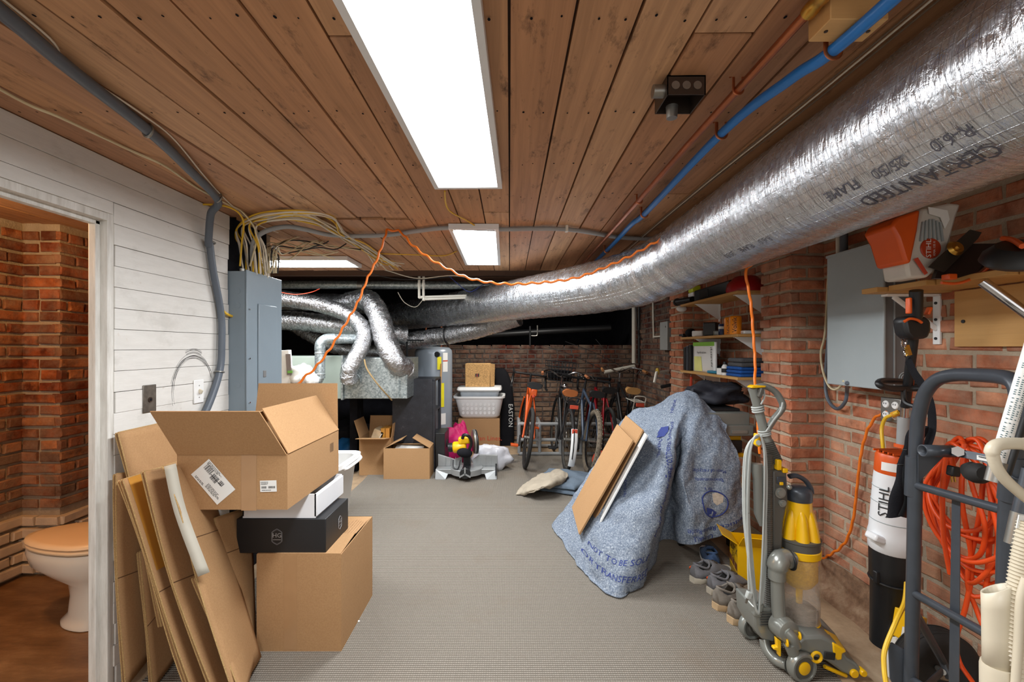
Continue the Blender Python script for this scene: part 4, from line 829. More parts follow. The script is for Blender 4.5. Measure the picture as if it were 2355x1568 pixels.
def blob(name, label, cat, c, r, m, seed, amp=.25, sq=1., n=28, sub=0):
    b = B(); b.sph((0, 0, 0), 1, n, n // 2); out = []
    for p in b.v:
        k = 1 + amp * noise.noise(p * 1.7 + V((seed, 0, 0))) + amp * .5 * noise.noise(p * 4 + V((0, seed, 0))) + amp * .25 * abs(noise.noise(p * 9 + V((0, 0, seed))))
        q = V((p.x * k * r[0], p.y * k * r[1], p.z * k * r[2])); q.z = max(q.z, -r[2] * sq); out.append(q + V(c) + V((0, 0, r[2] * sq)))
    b.v = out; return tag(b.obj(name, M[m] if isinstance(m, str) else m, None, smooth=70), label, cat)
sb = thing('ski_bag', 'tall black sports bag with white lettering standing behind the laundry basket', 'bag', (-.04, 6.42, 0))
loft(B(), [rr(-.16, .06, 6.30, 6.56, .05, 0), rr(-.17, .07, 6.30, 6.56, .06, .5), rr(-.2, .04, 6.32, 6.56, .06, .82), rr(-.22, -.02, 6.36, 6.56, .05, 1.0), rr(-.20, -.08, 6.4, 6.54, .04, 1.07)]).obj('bag', M['blackmatte'], sb, smooth=60)
lettering('EASTON', lambda x, y: V((.012 + y, 6.297, .42 - x)), M['paper'], sb, .085)
mg = mat('magenta_cloth', (190, 16, 96), .6, var=.25, ns=8, bump=.4, bs=30)
tot = blob('magenta_bag', 'crumpled magenta bag behind the mitre saw', 'bag', (-.66, 5.40, 0), (.19, .13, .20), mg, 4, .35, .9)
blob('magenta_bag', 'folded magenta cloth standing up beside the black speaker', 'bag', (-.60, 5.5, .0), (.12, .09, .23), mg, 8, .35, .9)
blob('plastic_bag', 'crumpled pale grey plastic bag behind the right end of the mitre saw', 'bag', (-.20, 5.12, 0), (.21, .15, .15), mat('thin_plastic', (200, 200, 206), .3, var=.08, bump=.5, bs=18), 2, .3, .75)
blob('blue_duffel', 'blue duffel bag on the floor left of the tall open box', 'bag', (-1.86, 5.3, 0), (.24, .2, .17), mat('blue_nylon', (20, 92, 150), .6, var=.2, bump=.5, bs=22), 6, .25, .9)
blob('black_backpack', 'black backpack lying on top of the blue duffel bag', 'bag', (-1.93, 5.45, .27), (.28, .2, .11), 'blackmatte', 9, .4, .9)
blob('black_shoe_bag', 'small black bag on the floor in front of the blue duffel', 'bag', (-1.79, 4.86, 0), (.10, .14, .13), 'blackmatte', 12, .4, .85)
# papers and white cloth beside the breaker panel
pc = thing('paper_carton', 'small white printed carton beside the breaker panel edge', 'carton', P(655, 868, 3.7)); c = P(650, 838, 3.7)
B().box(c - V((0, 0, .03)), (.13, .08, .29), (0, -.06, .2)).obj('carton', M['paper'], pc, bev=.002); B().box(P(664, 838, 3.655), (.035, .01, .17), (0, -.06, .2)).obj('grey_band', mat('taupe_print', (120, 108, 104), .6), pc); B().box(P(667, 855, 3.65), (.035, .012, .02), (0, -.06, .2)).obj('green_band', mat('green_print', (110, 170, 70), .6), pc)
sbox('ledge_shelf', M['beam'], -2.5, -1.55, 3.55, 3.95, 1.01, 1.042).pop('kind'); tag(bpy.data.objects['ledge_shelf'], 'dark ledge shelf behind the breaker panel, under white clutter', 'shelf')
for x in (-2.48, -1.57):
    for y in (3.57, 3.93): B().bx(x - .015, x + .015, y - .015, y + .015, 0, 1.01).obj('leg', M['beam'], bpy.data.objects['ledge_shelf'])
blob('white_cloth', 'white crumpled cloth beside the white carton, left of the vent pipe', 'cloth', P(690, 885, 3.75), (.11, .09, .085), M['paper'], 3, .4, .9)
blob('white_cloth', 'smaller white cloth fold in front of the vent pipe elbow', 'cloth', P(712, 888, 3.7), (.06, .06, .06), M['paper'], 5, .4, .9)
# ---------------------------------------------------------------- bicycles at the back wall
def bike(label, contact, yaw, lean, fm, wr=.34, tw=.019, bar='drop', saddle='black', extras=(), tyre='rubber', sh=.92, bh=1.0, gm='black'):
    o = V((contact[0], contact[1], .003)); R_ = Matrix.Rotation(math.radians(yaw), 3, 'Z') @ Matrix.Rotation(math.radians(lean), 3, 'X')
    T = lambda x, y, z: o + R_ @ V((x, y, z)); par = thing('bicycle', label, 'bicycle', o)
    fr = M[fm] if isinstance(fm, str) else fm; wb = 1.03
    for k, x in enumerate((0, wb)):
        ax = R_ @ V((0, 1, 0)); c = T(x, 0, wr)
        rim = B().torus(c, wr - 2 * tw - .008, .009, ax, 40, 6).obj('wheel', M['steel'] if 'silver_rim' in extras else M['black'], par)
        B().torus(c, wr - tw, tw, ax, 44, 10).obj('tyre', M[tyre], rim)
        if tw > .022:
            kn = B()
            for i in range(44):
                a = 2 * math.pi * i / 44
                for s_ in (-1, 0, 1): kn.box(c + R_ @ V((math.cos(a) * (wr - abs(s_) * .006), s_ * tw * .65, math.sin(a) * (wr - abs(s_) * .006))), (.014, .01, .008), R_ @ Matrix.Rotation(-a + math.pi / 2, 3, 'Y'))
            kn.obj('tread_knobs', M[tyre], rim, smooth=0, kind='stuff')
        sp = B()
        for i in range(20): a = 2 * math.pi * i / 20; sp.tube([c + R_ @ V((.02 * math.cos(a + 1.2), (.03 if i % 2 else -.03), .02 * math.sin(a + 1.2))), c + R_ @ V((math.cos(a), 0, math.sin(a))) * (wr - 2 * tw - .01)], .0014, 3)
        sp.obj('spokes', M['steel'], rim, smooth=0, kind='stuff'); B().cyl(c - ax * .05, c + ax * .05, .017).obj('hub', M['steel'], rim)
    bb = (.43, .28); st = (.27, sh - .12); ht = (.80, bh - .12); hb = (.845, bh - .27); f = B(); q = lambda a, y=0: T(a[0], y, a[1])
    f.tube([q(bb), q(st)], .016, 10).tube([q(bb), q(hb)], .020, 10).tube([q(ht), q(hb)], .021, 10).tube([q((st[0] + .01, st[1] - .05)), q((ht[0] + .01, ht[1] - .03))], .016, 10)
    for s_ in (-1, 1): f.tube(crom([q(st, s_ * .015), q((.12, sh - .32), s_ * .045), q((0, wr), s_ * .065)], 4), .0095, 8).tube([q(bb, s_ * .03), q((.18, .31), s_ * .05), q((0, wr), s_ * .065)], .010, 8)
    f.obj('frame', fr, par, smooth=60)
    k = B(); k.tube([q(hb), q((.86, wr + wr * .98 + .03))], .02, 10)
    for s_ in (-1, 1): k.tube(crom([q((.86, 2 * wr + .02), s_ * .04), q((.95, wr + .2), s_ * .055), q((wb, wr), s_ * .055)], 4), .012, 8)
    k.obj('fork', fr, par, smooth=60)
    B().tube([q(st), q((.22, sh - .03))], .0135, 8).obj('seat_post', M['steel'] if saddle != 'black' else M['black'], par)
    sad = B(); vs = []
    for i in range(11):
        u = i / 10; x = lerp(.08, .36, u); wd = .082 * (1 - u) ** .75 * (1 if u > .06 else .8) + .018; hh = .02 + .012 * math.exp(-((u - .05) / .2) ** 2)
        ringp = [T(x, wd * math.cos(a), sh + hh * math.sin(a) - (.02 if math.sin(a) < -.3 else 0)) for a in [2 * math.pi * j / 12 for j in range(12)]]; vs.append(ringp)
    loft(sad, vs); s_o = sad.obj('saddle', {'black': M['black'], 'brown': mat('brown_leather', (176, 100, 48), .42), 'tan': mat('tan_leather', (190, 142, 84), .5)}[saddle], par, smooth=60)
    if saddle != 'black':
        for s_ in (-1, 1): B().torus(T(.11, s_ * .05, sh - .05), .02, .004, R_ @ V((0, 0, 1)), 14, 5).obj('spring', M['chrome'], s_o)
    top = T(.785, 0, bh); B().tube([q(ht), T(.79, 0, bh - .01), T(.84, 0, bh + .005)], .014, 8).obj('stem', M['chrome'] if bar == 'swept' else M['black'], par)
    h = B(); gr = M[gm] if isinstance(gm, str) else gm
    if bar == 'drop':
        for s_ in (-1, 1): h.tube(crom([T(.84, 0, bh), T(.84, s_ * .16, bh), T(.86, s_ * .205, bh), T(.93, s_ * .215, bh - .01), T(.955, s_ * .22, bh - .07), T(.90, s_ * .23, bh - .16), T(.80, s_ * .235, bh - .175)], 5), .0155, 8)
        ho = h.obj('handlebar', M['black'], par)
        for s_ in (-1, 1): B().tube(crom([T(.95, s_ * .217, bh + .0), T(.985, s_ * .22, bh + .05), T(.98, s_ * .22, bh + .02), T(.99, s_ * .225, bh - .08)], 4), .011, 6).obj('brake_lever', M['black'], ho)
    elif bar == 'flat':
        ho = h.tube(crom([T(.80, -.31, bh + .01), T(.84, -.1, bh), T(.84, .1, bh), T(.80, .31, bh + .01)], 5), .0135, 8).obj('handlebar', M['black'], par)
        for s_ in (-1, 1): B().cyl(T(.80, s_ * .31, bh + .01), T(.815, s_ * .19, bh + .007), .017).obj('grip', gr, ho); B().tube([T(.84, s_ * .2, bh), T(.88, s_ * .27, bh - .02)], .005, 6).obj('brake_lever', M['black'], ho)
    else:
        ho = h.tube(crom([T(.55, -.28, bh + .03), T(.66, -.27, bh + .045), T(.80, -.16, bh + .07), T(.84, 0, bh), T(.80, .16, bh + .07), T(.66, .27, bh + .045), T(.55, .28, bh + .03)], 6), .0115, 8).obj('handlebar', M['chrome'], par)
        for s_ in (-1, 1): B().cyl(T(.54, s_ * .283, bh + .028), T(.66, s_ * .27, bh + .045), .017).obj('grip', gr, ho); B().tube([T(.72, s_ * .25, bh + .03), T(.62, s_ * .24, bh + .01)], .005, 6).obj('brake_lever', M['chrome'], ho)
    B().torus(q(bb, -.045), .085, .006, R_ @ V((0, 1, 0)), 28, 5).obj('chainring', M['steel'], par)
    for s_, a in ((-1, .6), (1, .6 + math.pi)):
        e = T(bb[0] + .17 * math.cos(a), s_ * .07, bb[1] + .17 * math.sin(a)); cr_ = B().tube([q(bb, s_ * .06), e], .011, 8).obj('crank', M['black'], par)
        B().box(e + R_ @ V((0, s_ * .055, 0)), (.09, .09, .022), R_).obj('pedal', M['orange_pl'] if 'orange_pedal' in extras else M['black'], cr_, bev=.003)
    if 'fender' in extras:
        for x in (0, wb):
            pts = [T(x + (wr + .02) * math.cos(a), 0, wr + (wr + .02) * math.sin(a)) for a in [math.radians(g) for g in range(20, 215, 15)]]
            fd_ = B().tube(pts if x == 0 else pts[3:], .03, 8, flat=.28).obj('mudguard', M['black'], par)
            if x == 0:
                tip = [T((wr + .028) * math.cos(a), 0, wr + (wr + .028) * math.sin(a)) for a in [math.radians(g) for g in range(152, 216, 9)]]
                B().tube(tip, .033, 8, flat=.3).obj('white_tip', M['white'], fd_); B().box(T(-.345, 0, wr + .15), (.02, .055, .05), R_).obj('tail_light', M['red_ink'], fd_, bev=.004)
    if 'rack' in extras:
        rk_ = B(); c_ = M['black'] if 'rack_black' in extras else M['pvc']
        for s_ in (-1, 1): rk_.tube([T(.22, s_ * .05, 2 * wr + .07), T(-.18, s_ * .06, 2 * wr + .07), T(0, s_ * .08, wr)], .006, 6)
        for x in (-.18, -.05, .08): rk_.tube([T(x, -.06, 2 * wr + .07), T(x, .06, 2 * wr + .07)], .006, 6)
        rk_.tube(crom([T(-.18, -.06, 2 * wr + .07), T(-.19, -.055, 2 * wr + .13), T(-.19, .055, 2 * wr + .13), T(-.18, .06, 2 * wr + .07)], 4), .006, 6); rk_.obj('rack', c_, par)
        B().box(T(-.20, 0, 2 * wr + .04), (.02, .09, .04), R_).obj('tail_light', M['red_ink'], par, bev=.004)
    if 'basket' in extras:
        bs = B()
        for i in range(9): u = lerp(-.19, .19, i / 8); bs.tube([T(.90, u, bh + .19), T(.92, u * .85, bh - .06)], .0045, 5).tube([T(1.15, u, bh + .19), T(1.10, u * .85, bh - .06)], .0045, 5)
        for z_, e in ((.19, 1), (.12, .98), (.04, .93), (-.06, .85)): bs.tube([T(.90, -.19 * e, bh + z_), T(.90, .19 * e, bh + z_), T(1.15, .19 * e, bh + z_), T(1.15, -.19 * e, bh + z_)], .006, 6, closed=True)
        for i in range(6): x = lerp(.92, 1.10, i / 5); bs.tube([T(x, -.16, bh - .06), T(x, .16, bh - .06)], .004, 5)
        bs.obj('basket', M['black'], par); B().box(T(1.02, 0, bh + .02), (.2, .3, .12), R_).obj('basket_liner', M['blackmatte'], par, bev=.02)
    if 'bag' in extras:
        B().box(T(.11, 0, sh - .09), (.12, .07, .08), R_).obj('saddle_bag', M['orange_pl'], par, bev=.012); B().sph(T(.06, 0, sh - .13), .022, 10, 8).obj('tail_light', M['red_ink'], par)
    if 'bottle' in extras: B().lathe([(.001, 0), (.034, .0), (.036, .14), (.02, .17), (.02, .19), (.001, .195)], T(.52, 0, .40), R_ @ V((.53, 0, .62)), 16).obj('bottle', mat('teal_bottle', (110, 160, 180), .3), par)
    if 'bell' in extras: B().sph(T(.8, -.05, bh - .12), .04, 12, 8).obj('lamp', M['chrome'], par)
    B().tube(crom([T(.84, -.12, bh), T(.95, -.06, bh + .05), T(.92, 0, bh - .12), T(.7, .01, bh - .2)], 6), .003, 5).obj('brake_cable', M['black_cable'], par)
    return par
bike('orange drop-bar bicycle with knobbly tyres, leaning at the left end of the row', (.165, 5.12), 92, 8, 'orange_pl', .345, .021, 'drop', 'black', ('bag', 'orange_pedal'), sh=.94, bh=1.02)
bike('black city bicycle with brown saddle, front basket and white-tipped rear mudguard', (.615, 5.0), 92, 5, 'black', .345, .018, 'swept', 'brown', ('fender', 'rack', 'rack_black', 'basket', 'bell', 'silver_rim'), sh=.86, bh=.99, gm=mat('wood_grip', (150, 92, 56), .6))
bike('slate grey mountain bicycle with muddy knobbly tyres beside the black city bicycle', (.845, 4.93), 92, 9, mat('slate_frame', (70, 84, 104), .35, .2), .345, .028, 'flat', 'black', (), 'concr_dust', sh=.86, bh=.97)
bike('dark red bicycle with a teal water bottle behind the grey mountain bicycle', (1.14, 5.32), 92, 4, mat('red_frame', (150, 20, 34), .32, .2), .33, .02, 'drop', 'black', ('bottle',), sh=.86, bh=.95)
bike('bicycle with tan sprung saddle and pale rack at the right end of the row', (1.42, 5.25), 90, 3, 'black', .34, .02, 'swept', 'tan', ('rack', 'fender'), sh=.86, bh=1.03, gm=mat('wood_grip2', (170, 116, 70), .6))
rc = thing('bike_rack', 'floor rack of grey plastic pipe under the bicycles', 'bike rack', (.5, 6.0, 0)); k = B()
for i in range(6):
    x = .12 + i * .26; k.tube(crom([(x, 5.72, .03), (x, 5.72, .36), (x, 5.75, .40), (x, 6.15, .40), (x, 6.18, .36), (x, 6.18, .03)], 3), .021, 10)
k.tube([(.12, 5.72, .025), (1.42, 5.72, .025)], .022, 10).tube([(.12, 6.18, .025), (1.42, 6.18, .025)], .022, 10).tube([(.12, 5.72, .20), (1.42, 5.72, .20)], .021, 10).tube([(.12, 5.72, .40), (1.42, 5.72, .40)], .021, 10); k.obj('pipe_frame', M['pvc_grey'], rc)
for i in range(6): B().lathe([(.022, -.03), (.028, -.03), (.028, .03), (.022, .03)], (.12 + i * .26, 5.72, .20)).obj('pipe_tee', M['pvc_grey'], rc)
helmet = tag(B().lathe([(.001, .1), (.06, .09), (.09, .05), (.1, 0), (.08, -.01)], P(1383, 1060, 4.75), (0, -.4, 1), 16).obj('red_helmet', M['red_ink'], None, smooth=60), 'small red cap on the floor between the bicycles and the leaning cardboard', 'cap')
tag(B().box(G(1378, 1090, .06), (.16, .22, .11), (.1, .1, .4)).obj('shoe_pouch', M['rubber'], None, bev=.03), 'dark pouch on the floor beside the leaning cardboard', 'pouch')
# things on the far right wall
ub = thing('utility_box', 'pale utility box on the far right brick wall above the bicycles', 'utility box', PX(1528, 806, 1.80))
B().bx(1.76, 1.819, 5.05, 5.30, 1.335, 1.66).obj('cover', M['pvc_grey'], ub, bev=.006); B().cyl((1.755, 5.1, 1.6), (1.761, 5.1, 1.6), .01).obj('lock', M['steel'], ub)
tag(B().tube(crom([(1.80, 5.33, 1.50), (1.80, 5.62, 1.50), (1.80, 5.65, 1.53), (1.80, 5.68, 2.0), (1.80, 5.68, 2.3)], 5), .011, 8).obj('thin_conduit', M['pvc'], None), 'thin bent conduit entering the pale utility box', 'conduit')
for i, (u, m, l) in enumerate(((1458, 'pvc', 'pale vertical pipe in the far right corner'), (1470, 'black', 'black vertical pipe in the far right corner'))): tag(B().tube([P(u, 705, 6.3), P(u, 835, 6.3)], .03 if i == 0 else .022, 12).obj('corner_pipe', M[m], None), l, 'pipe')
tag(B().tube([P(1390, 856, 6.35), P(1460, 842, 6.35)], .028, 12).obj('sloping_pipe', M['pvc'], None), 'short sloping pale pipe behind the bicycle handlebars', 'pipe')
cable([P(1462, 700, 6.2), P(1470, 770, 6.2), P(1495, 800, 6.2), P(1490, 830, 6.2), P(1465, 860, 6.2)], .008, 'black_cable', 'black cable looping down the far right corner')
for i, (a, b_) in enumerate((((1250, 795), (1400, 858)), ((1300, 785), (1460, 860)), ((1370, 780), (1400, 830)))): cable([P(*a, 6.5), P((a[0] + b_[0]) / 2, (a[1] + b_[1]) / 2 - 6, 6.45), P(*b_, 6.4)], .004, 'black_cable', ['thin black wire slanting down the back wall above the orange bicycle', 'thin black wire slanting down the back wall above the basket', 'short thin black wire near the corner of the back wall'][i], name='wire', cat='wire')
stp = thing('pipe_stub', 'white capped pipe stub sticking out of the far right brick wall', 'pipe stub', (1.8, 5.0, 1.1))
B().tube([P(1505, 880, 5.0), P(1510, 856, 5.05)], .016, 10).obj('stub', M['pvc'], stp); B().tube([P(1510, 856, 5.05), (1.82, 5.15, 1.10)], .014, 10).obj('tail', M['pvc'], stp); B().torus(P(1512, 854, 5.08), .025, .015, (1, 0, 0)).obj('foam_collar', mat('yellow_foam', (190, 160, 70), .9, bump=.5), stp)
tag(B().tube([(1.82, 4.75, 1.00), P(1520, 890, 4.75)], .018, 10).obj('black_bracket', M['black'], None), 'short black bracket on the far right brick wall', 'bracket')
# ---------------------------------------------------------------- mitre saw
ms = thing('mitre_saw', 'yellow and grey mitre saw on the carpet in front of the moving box', 'saw', (-.45, 4.75, 0)); sg = mat('cast_grey', (150, 152, 152), .4, .3)
k = B(); k.prism([(-.77, 4.66, .003), (-.66, 4.66, .003), (-.64, 4.70, .05), (-.26, 4.70, .05), (-.24, 4.66, .003), (-.13, 4.66, .003), (-.13, 4.70, .10), (-.77, 4.70, .10)], (0, .2, 0)); k.obj('base', sg, ms, smooth=0, bev=.004)
B().lathe([(.001, .0), (.17, 0), (.17, .055), (.165, .06), (.001, .06)], (-.45, 4.76, .05), n=32).obj('turntable', sg, ms)
for x0, x1 in ((-.765, -.51), (-.39, -.13)):
    fe = B().prism([(x0, 4.83, .10), (x1, 4.83, .10), (x1, 4.83, .215 if x0 > -.5 else .20), (lerp(x0, x1, .25 if x0 > -.5 else .7), 4.83, .22 if x0 > -.5 else .17), (x0, 4.83, .17 if x0 > -.5 else .225)], (0, .025, 0)).obj('fence', sg, ms, smooth=0, bev=.003)
    for i in range(3): B().box((lerp(x0, x1, .3 + .22 * i), 4.826, .15), (.006, .012, .09)).obj('rib', sg, fe)
B().box((-.45, 4.69, .085), (.085, .20, .08)).obj('mitre_arm', M['black'], ms, bev=.01)
kb = B().cyl((-.45, 4.60, .09), (-.45, 4.56, .09), .055).obj('lock_knob', M['black'], ms, bev=.006)
for a in (90, 210, 330): B().box((-.45 + .035 * math.cos(math.radians(a)), 4.555, .09 + .035 * math.sin(math.radians(a))), (.06, .012, .014), (0, -math.radians(a), 0)).obj('knob_spoke', sg, kb)
B().box((-.45, 4.80, .19), (.075, .09, .17), (.15, 0, 0)).obj('pivot_arm', M['black'], ms, bev=.01)
B().sph((-.47, 4.72, .265), (.085, .06, .05), 14, 8, (0, .2, .3)).obj('dust_boot', M['blackmatte'], ms)
B().lathe([(.001, -.07), (.05, -.07), (.06, -.06), (.062, .05), (.05, .07), (.001, .075)], (-.53, 4.80, .31), (1, 0, .08), 20).obj('motor_housing', M['yellow'], ms)
B().lathe([(.045, 0), (.05, .02), (.045, .05), (.001, .055)], (-.60, 4.80, .305), (-1, 0, -.05), 20).obj('motor_cap', M['black'], ms)
B().box((-.48, 4.79, .385), (.12, .09, .075), (0, -.1, 0)).obj('gear_case', M['yellow'], ms, bev=.015)
B().tube(crom([(-.49, 4.70, .42), (-.47, 4.68, .46), (-.42, 4.69, .44), (-.40, 4.72, .37), (-.42, 4.74, .30)], 5), .017, 8).obj('handle', M['black'], ms)
B().lathe([(.001, -.02), (.10, -.022), (.125, -.015), (.13, 0), (.125, .015), (.10, .022), (.001, .02)], (-.375, 4.84, .36), (1, .25, .05), 28).obj('blade_guard', M['steel'], ms)
B().torus((-.36, 4.835, .36), .118, .012, (1, .25, .05)).obj('guard_rim', M['black'], ms)
B().tube(crom([(-.59, 4.72, .19), (-.58, 4.66, .13), (-.53, 4.64, .12), (-.51, 4.68, .20)], 5), .007, 8).obj('cord_handle', M['black'], ms)
B().cyl((-.14, 4.69, .16), (-.14, 4.64, .05), .009).obj('clamp_rod', M['black'], ms)
# ---------------------------------------------------------------- folded blankets on the carpet
def cloth(name, label, cat, rows, m, amp=.008, th=.006, nu=56, nv=40, fr=5., seed=0, par=None, fold=0.):
    nr, nc = len(rows), len(rows[0])
    def S(u, v):
        def row(r):
            x = u * (nc - 1); i = min(int(x), nc - 2); t = x - i; g = lambda k: V(rows[r][max(0, min(nc - 1, k))]); a, b, c, d = g(i - 1), g(i), g(i + 1), g(i + 2)
            return .5 * ((2 * b) + (c - a) * t + (2 * a - 5 * b + 4 * c - d) * t * t + (3 * b - a - 3 * c + d) * t ** 3)
        y = v * (nr - 1); j = min(int(y), nr - 2); t = y - j; rr_ = [row(max(0, min(nr - 1, k))) for k in (j - 1, j, j + 1, j + 2)]; a, b, c, d = rr_
        return .5 * ((2 * b) + (c - a) * t + (2 * a - 5 * b + 4 * c - d) * t * t + (3 * b - a - 3 * c + d) * t ** 3)
    def N(u, v):
        e = .01; a = S(min(1, u + e), v) - S(max(0, u - e), v); b = S(u, min(1, v + e)) - S(u, max(0, v - e)); n = a.cross(b); return n.normalized() if n.length > 1e-9 else V((0, 0, 1))
    def D(u, v, off=0.):
        p = S(u, v); q = p * fr + V((seed, 0, 0)); k = amp * (noise.noise(q) + .5 * noise.noise(q * 2.3) + .25 * noise.noise(q * 5) + fold * math.sin(u * 34 + 5 * v + 3 * noise.noise(q * .7)) * min(1, v * 1.6)); r_ = p + N(u, v) * (k + off); r_.z = max(r_.z, .012 + (0 if off == 0 else .002)); return r_
    o = B().grid(lambda u, v: D(u, v), nu, nv).obj(name, m, par, smooth=80, sol=th)
    if label: tag(o, label, cat)
    return o, S, N, D
def Gz(u, v, z): return G(u, v, z)
felt = NT('grey_felt'); f = felt.noise(felt.P(), 120, 4, .7); f2 = felt.noise(felt.P(), 34, 5, .8); f3 = felt.noise(felt.P(), 5, 4)
c = felt.ramp(f, [(.32, srgb(78, 86, 100)), (.47, srgb(126, 135, 147)), (.60, srgb(156, 164, 172)), (.69, srgb(220, 222, 224))]); c = felt.mix(felt.ramp(f2, [(.35, (.35,) * 3), (.6, BK)]), c, srgb(64, 76, 100)); c = felt.mix(felt.math('MULTIPLY', f3, .25), c, srgb(100, 112, 132))
M['felt'] = felt.out(Base_Color=c, Roughness=1., Specular_IOR_Level=.1, Normal=felt.bump(f, .5, .003))
def fold_stack(name, label, cat, corners, h, m, layers, seed):
    par = thing(name, label, cat, sum((G(*c) for c in corners), V((0, 0, 0))) / len(corners))
    for l in range(layers):
        z = .012 + h * l / layers; hh = h / layers; cs = [G(*c) for c in corners]; ce = sum(cs, V((0, 0, 0))) / 4
        def top(u, v):
            p = cs[3].lerp(cs[2], u).lerp(cs[0].lerp(cs[1], u), v); q = V((p.x * 5 + seed, p.y * 5, l * 3.1)); e = 1 - (abs(2 * u - 1) ** 6); e2 = 1 - (abs(2 * v - 1) ** 6)
            return V((p.x + .02 * noise.noise(q * 1.7), p.y + .03 * noise.noise(q), z + hh * (.10 + .88 * (max(0, e) * max(0, e2)) ** .35) + .012 * noise.noise(q * 2) * e * e2))
        B().grid(top, 26, 22).obj('fold', m, par, smooth=80, sol=.004)
    return par
fold_stack('folded_blanket', 'folded slate grey blanket on the carpet beside the draped blanket', 'blanket', [(1222, 1128), (1322, 1142), (1385, 1108), (1262, 1092)], .085, mat('slate_felt', (98, 112, 126), .95, var=.12, ns=60, bump=.4, bs=200), 2, 1)
drape_c = mat('beige_cloth', (168, 156, 138), .9, var=.12, ns=14, bump=.4, bs=220)
cl, S0, N0, D0 = cloth('beige_cloth', 'crumpled beige cloth with a dark patch lying over the folded grey blanket', 'cloth',
    [[Gz(1238, 1092, .08), Gz(1262, 1084, .12), Gz(1285, 1080, .13), Gz(1300, 1084, .13)], [Gz(1212, 1110, .08), Gz(1245, 1105, .13), Gz(1275, 1100, .15), Gz(1306, 1095, .12)], [Gz(1195, 1125, .04), Gz(1225, 1125, .10), Gz(1262, 1115, .14), Gz(1290, 1110, .10)], [Gz(1186, 1137, .012), Gz(1205, 1137, .02), Gz(1232, 1128, .10), Gz(1270, 1118, .10)]], drape_c, .02, .008, 40, 30, 9.)
B().add([D0(.38 + .14 * math.cos(a) * (1 + .2 * math.sin(3 * a)), .62 + .2 * math.sin(a), .009) for a in [2 * math.pi * i / 18 for i in range(18)]], [tuple(range(18))]).obj('dark_patch', mat('grey_patch', (84, 80, 78), .9), cl)
# ---------------------------------------------------------------- table saw under the draped moving blanket
ts = thing('table_saw', 'yellow and grey table saw on a stand under the draped moving blanket', 'table saw', (1.28, 3.3, 0))
B().bx(1.24, 1.61, 3.03, 3.6, .84, .925).obj('table_top', M['vac_grey'], ts, bev=.006); B().bx(1.26, 1.62, 3.0, 3.035, .775, .845).obj('front_rail', M['vac_grey'], ts, bev=.005); B().bx(1.47, 1.58, 2.994, 3.01, .79, .815).obj('rail_lever', M['vac_silver'], ts, bev=.003)
B().bx(1.2, 1.57, 3.06, 3.55, .62, .78).obj('body', M['yellow'], ts, bev=.01); B().bx(1.44, 1.56, 3.03, 3.055, .66, .74).obj('motor_window', M['black'], ts, bev=.004); B().bx(1.42, 1.59, 3.02, 3.05, .63, .655).obj('lower_lip', M['yellow'], ts, bev=.004)
for x in (1.18, 1.52):
    for y in (3.12, 3.5): B().box((x, y, .31), (.035, .035, .62)).obj('leg', M['black'], ts)
B().bx(1.16, 1.57, 3.1, 3.55, .22, .24).obj('lower_shelf', M['black'], ts)
B().bx(1.28, 1.58, 3.1, 3.5, .925, .945).obj('fence', M['black'], ts, bev=.004)
blob('black_jacket', 'crumpled black jacket on top of the table saw behind the draped blanket', 'jacket', (1.52, 3.36, .94), (.22, .16, .085), mat('black_nylon', (34, 35, 44), .75, var=.25, bump=.8, bs=16), 6, .45, .9, 40)
rows = [[(1425, 974, 3.55), (1460, 940, 3.55), (1500, 935, 3.45), (1545, 912, 3.35), (1575, 903, 3.25), (1590, 902, 3.2), (1608, 912, 3.15), (1630, 930, 3.1), (1652, 952, 3.03), (1668, 976, 2.97)],
    [(1395, 1020, 3.5), (1430, 1000, 3.4), (1480, 985, 3.25), (1525, 968, 3.12), (1560, 962, 3.0), (1580, 972, 2.98), (1600, 982, 2.93), (1625, 988, 2.91), (1660, 1003, 2.89), (1690, 1030, 2.88)],
    [(1360, 1080, 3.45), (1395, 1090, 3.25), (1440, 1080, 3.05), (1490, 1060, 2.92), (1545, 1040, 2.78), (1553, 1060, 2.98), (1568, 1085, 2.78), (1605, 1085, 2.81), (1660, 1080, 2.81), (1704, 1085, 2.83)],
    [(1310, 1150, 3.45), (1345, 1175, 3.2), (1390, 1190, 2.85), (1450, 1190, 2.68), (1527, 1150, 2.64), (1540, 1150, 2.94), (1580, 1170, 2.73), (1615, 1170, 2.74), (1665, 1160, 2.77), (1714, 1145, 2.81)],
    [(1270, 1210, 3.45), (1291, 1246, 3.17), (1363, 1342, 2.61), (1425, 1378, 2.447), (1486, 1342, 2.61), (1515, 1244, 2.98), (1588, 1254, 2.72), (1612, 1247, 2.73), (1650, 1236, 2.76), (1718, 1203, 2.79)]]
mb, SB, NB, DB = cloth('moving_blanket', 'flecked blue-grey moving blanket draped over the table saw down to the carpet', 'blanket', [[P(*q) for q in r] for r in rows], M['felt'], .024, .008, 150, 100, 5.5, fold=.42)
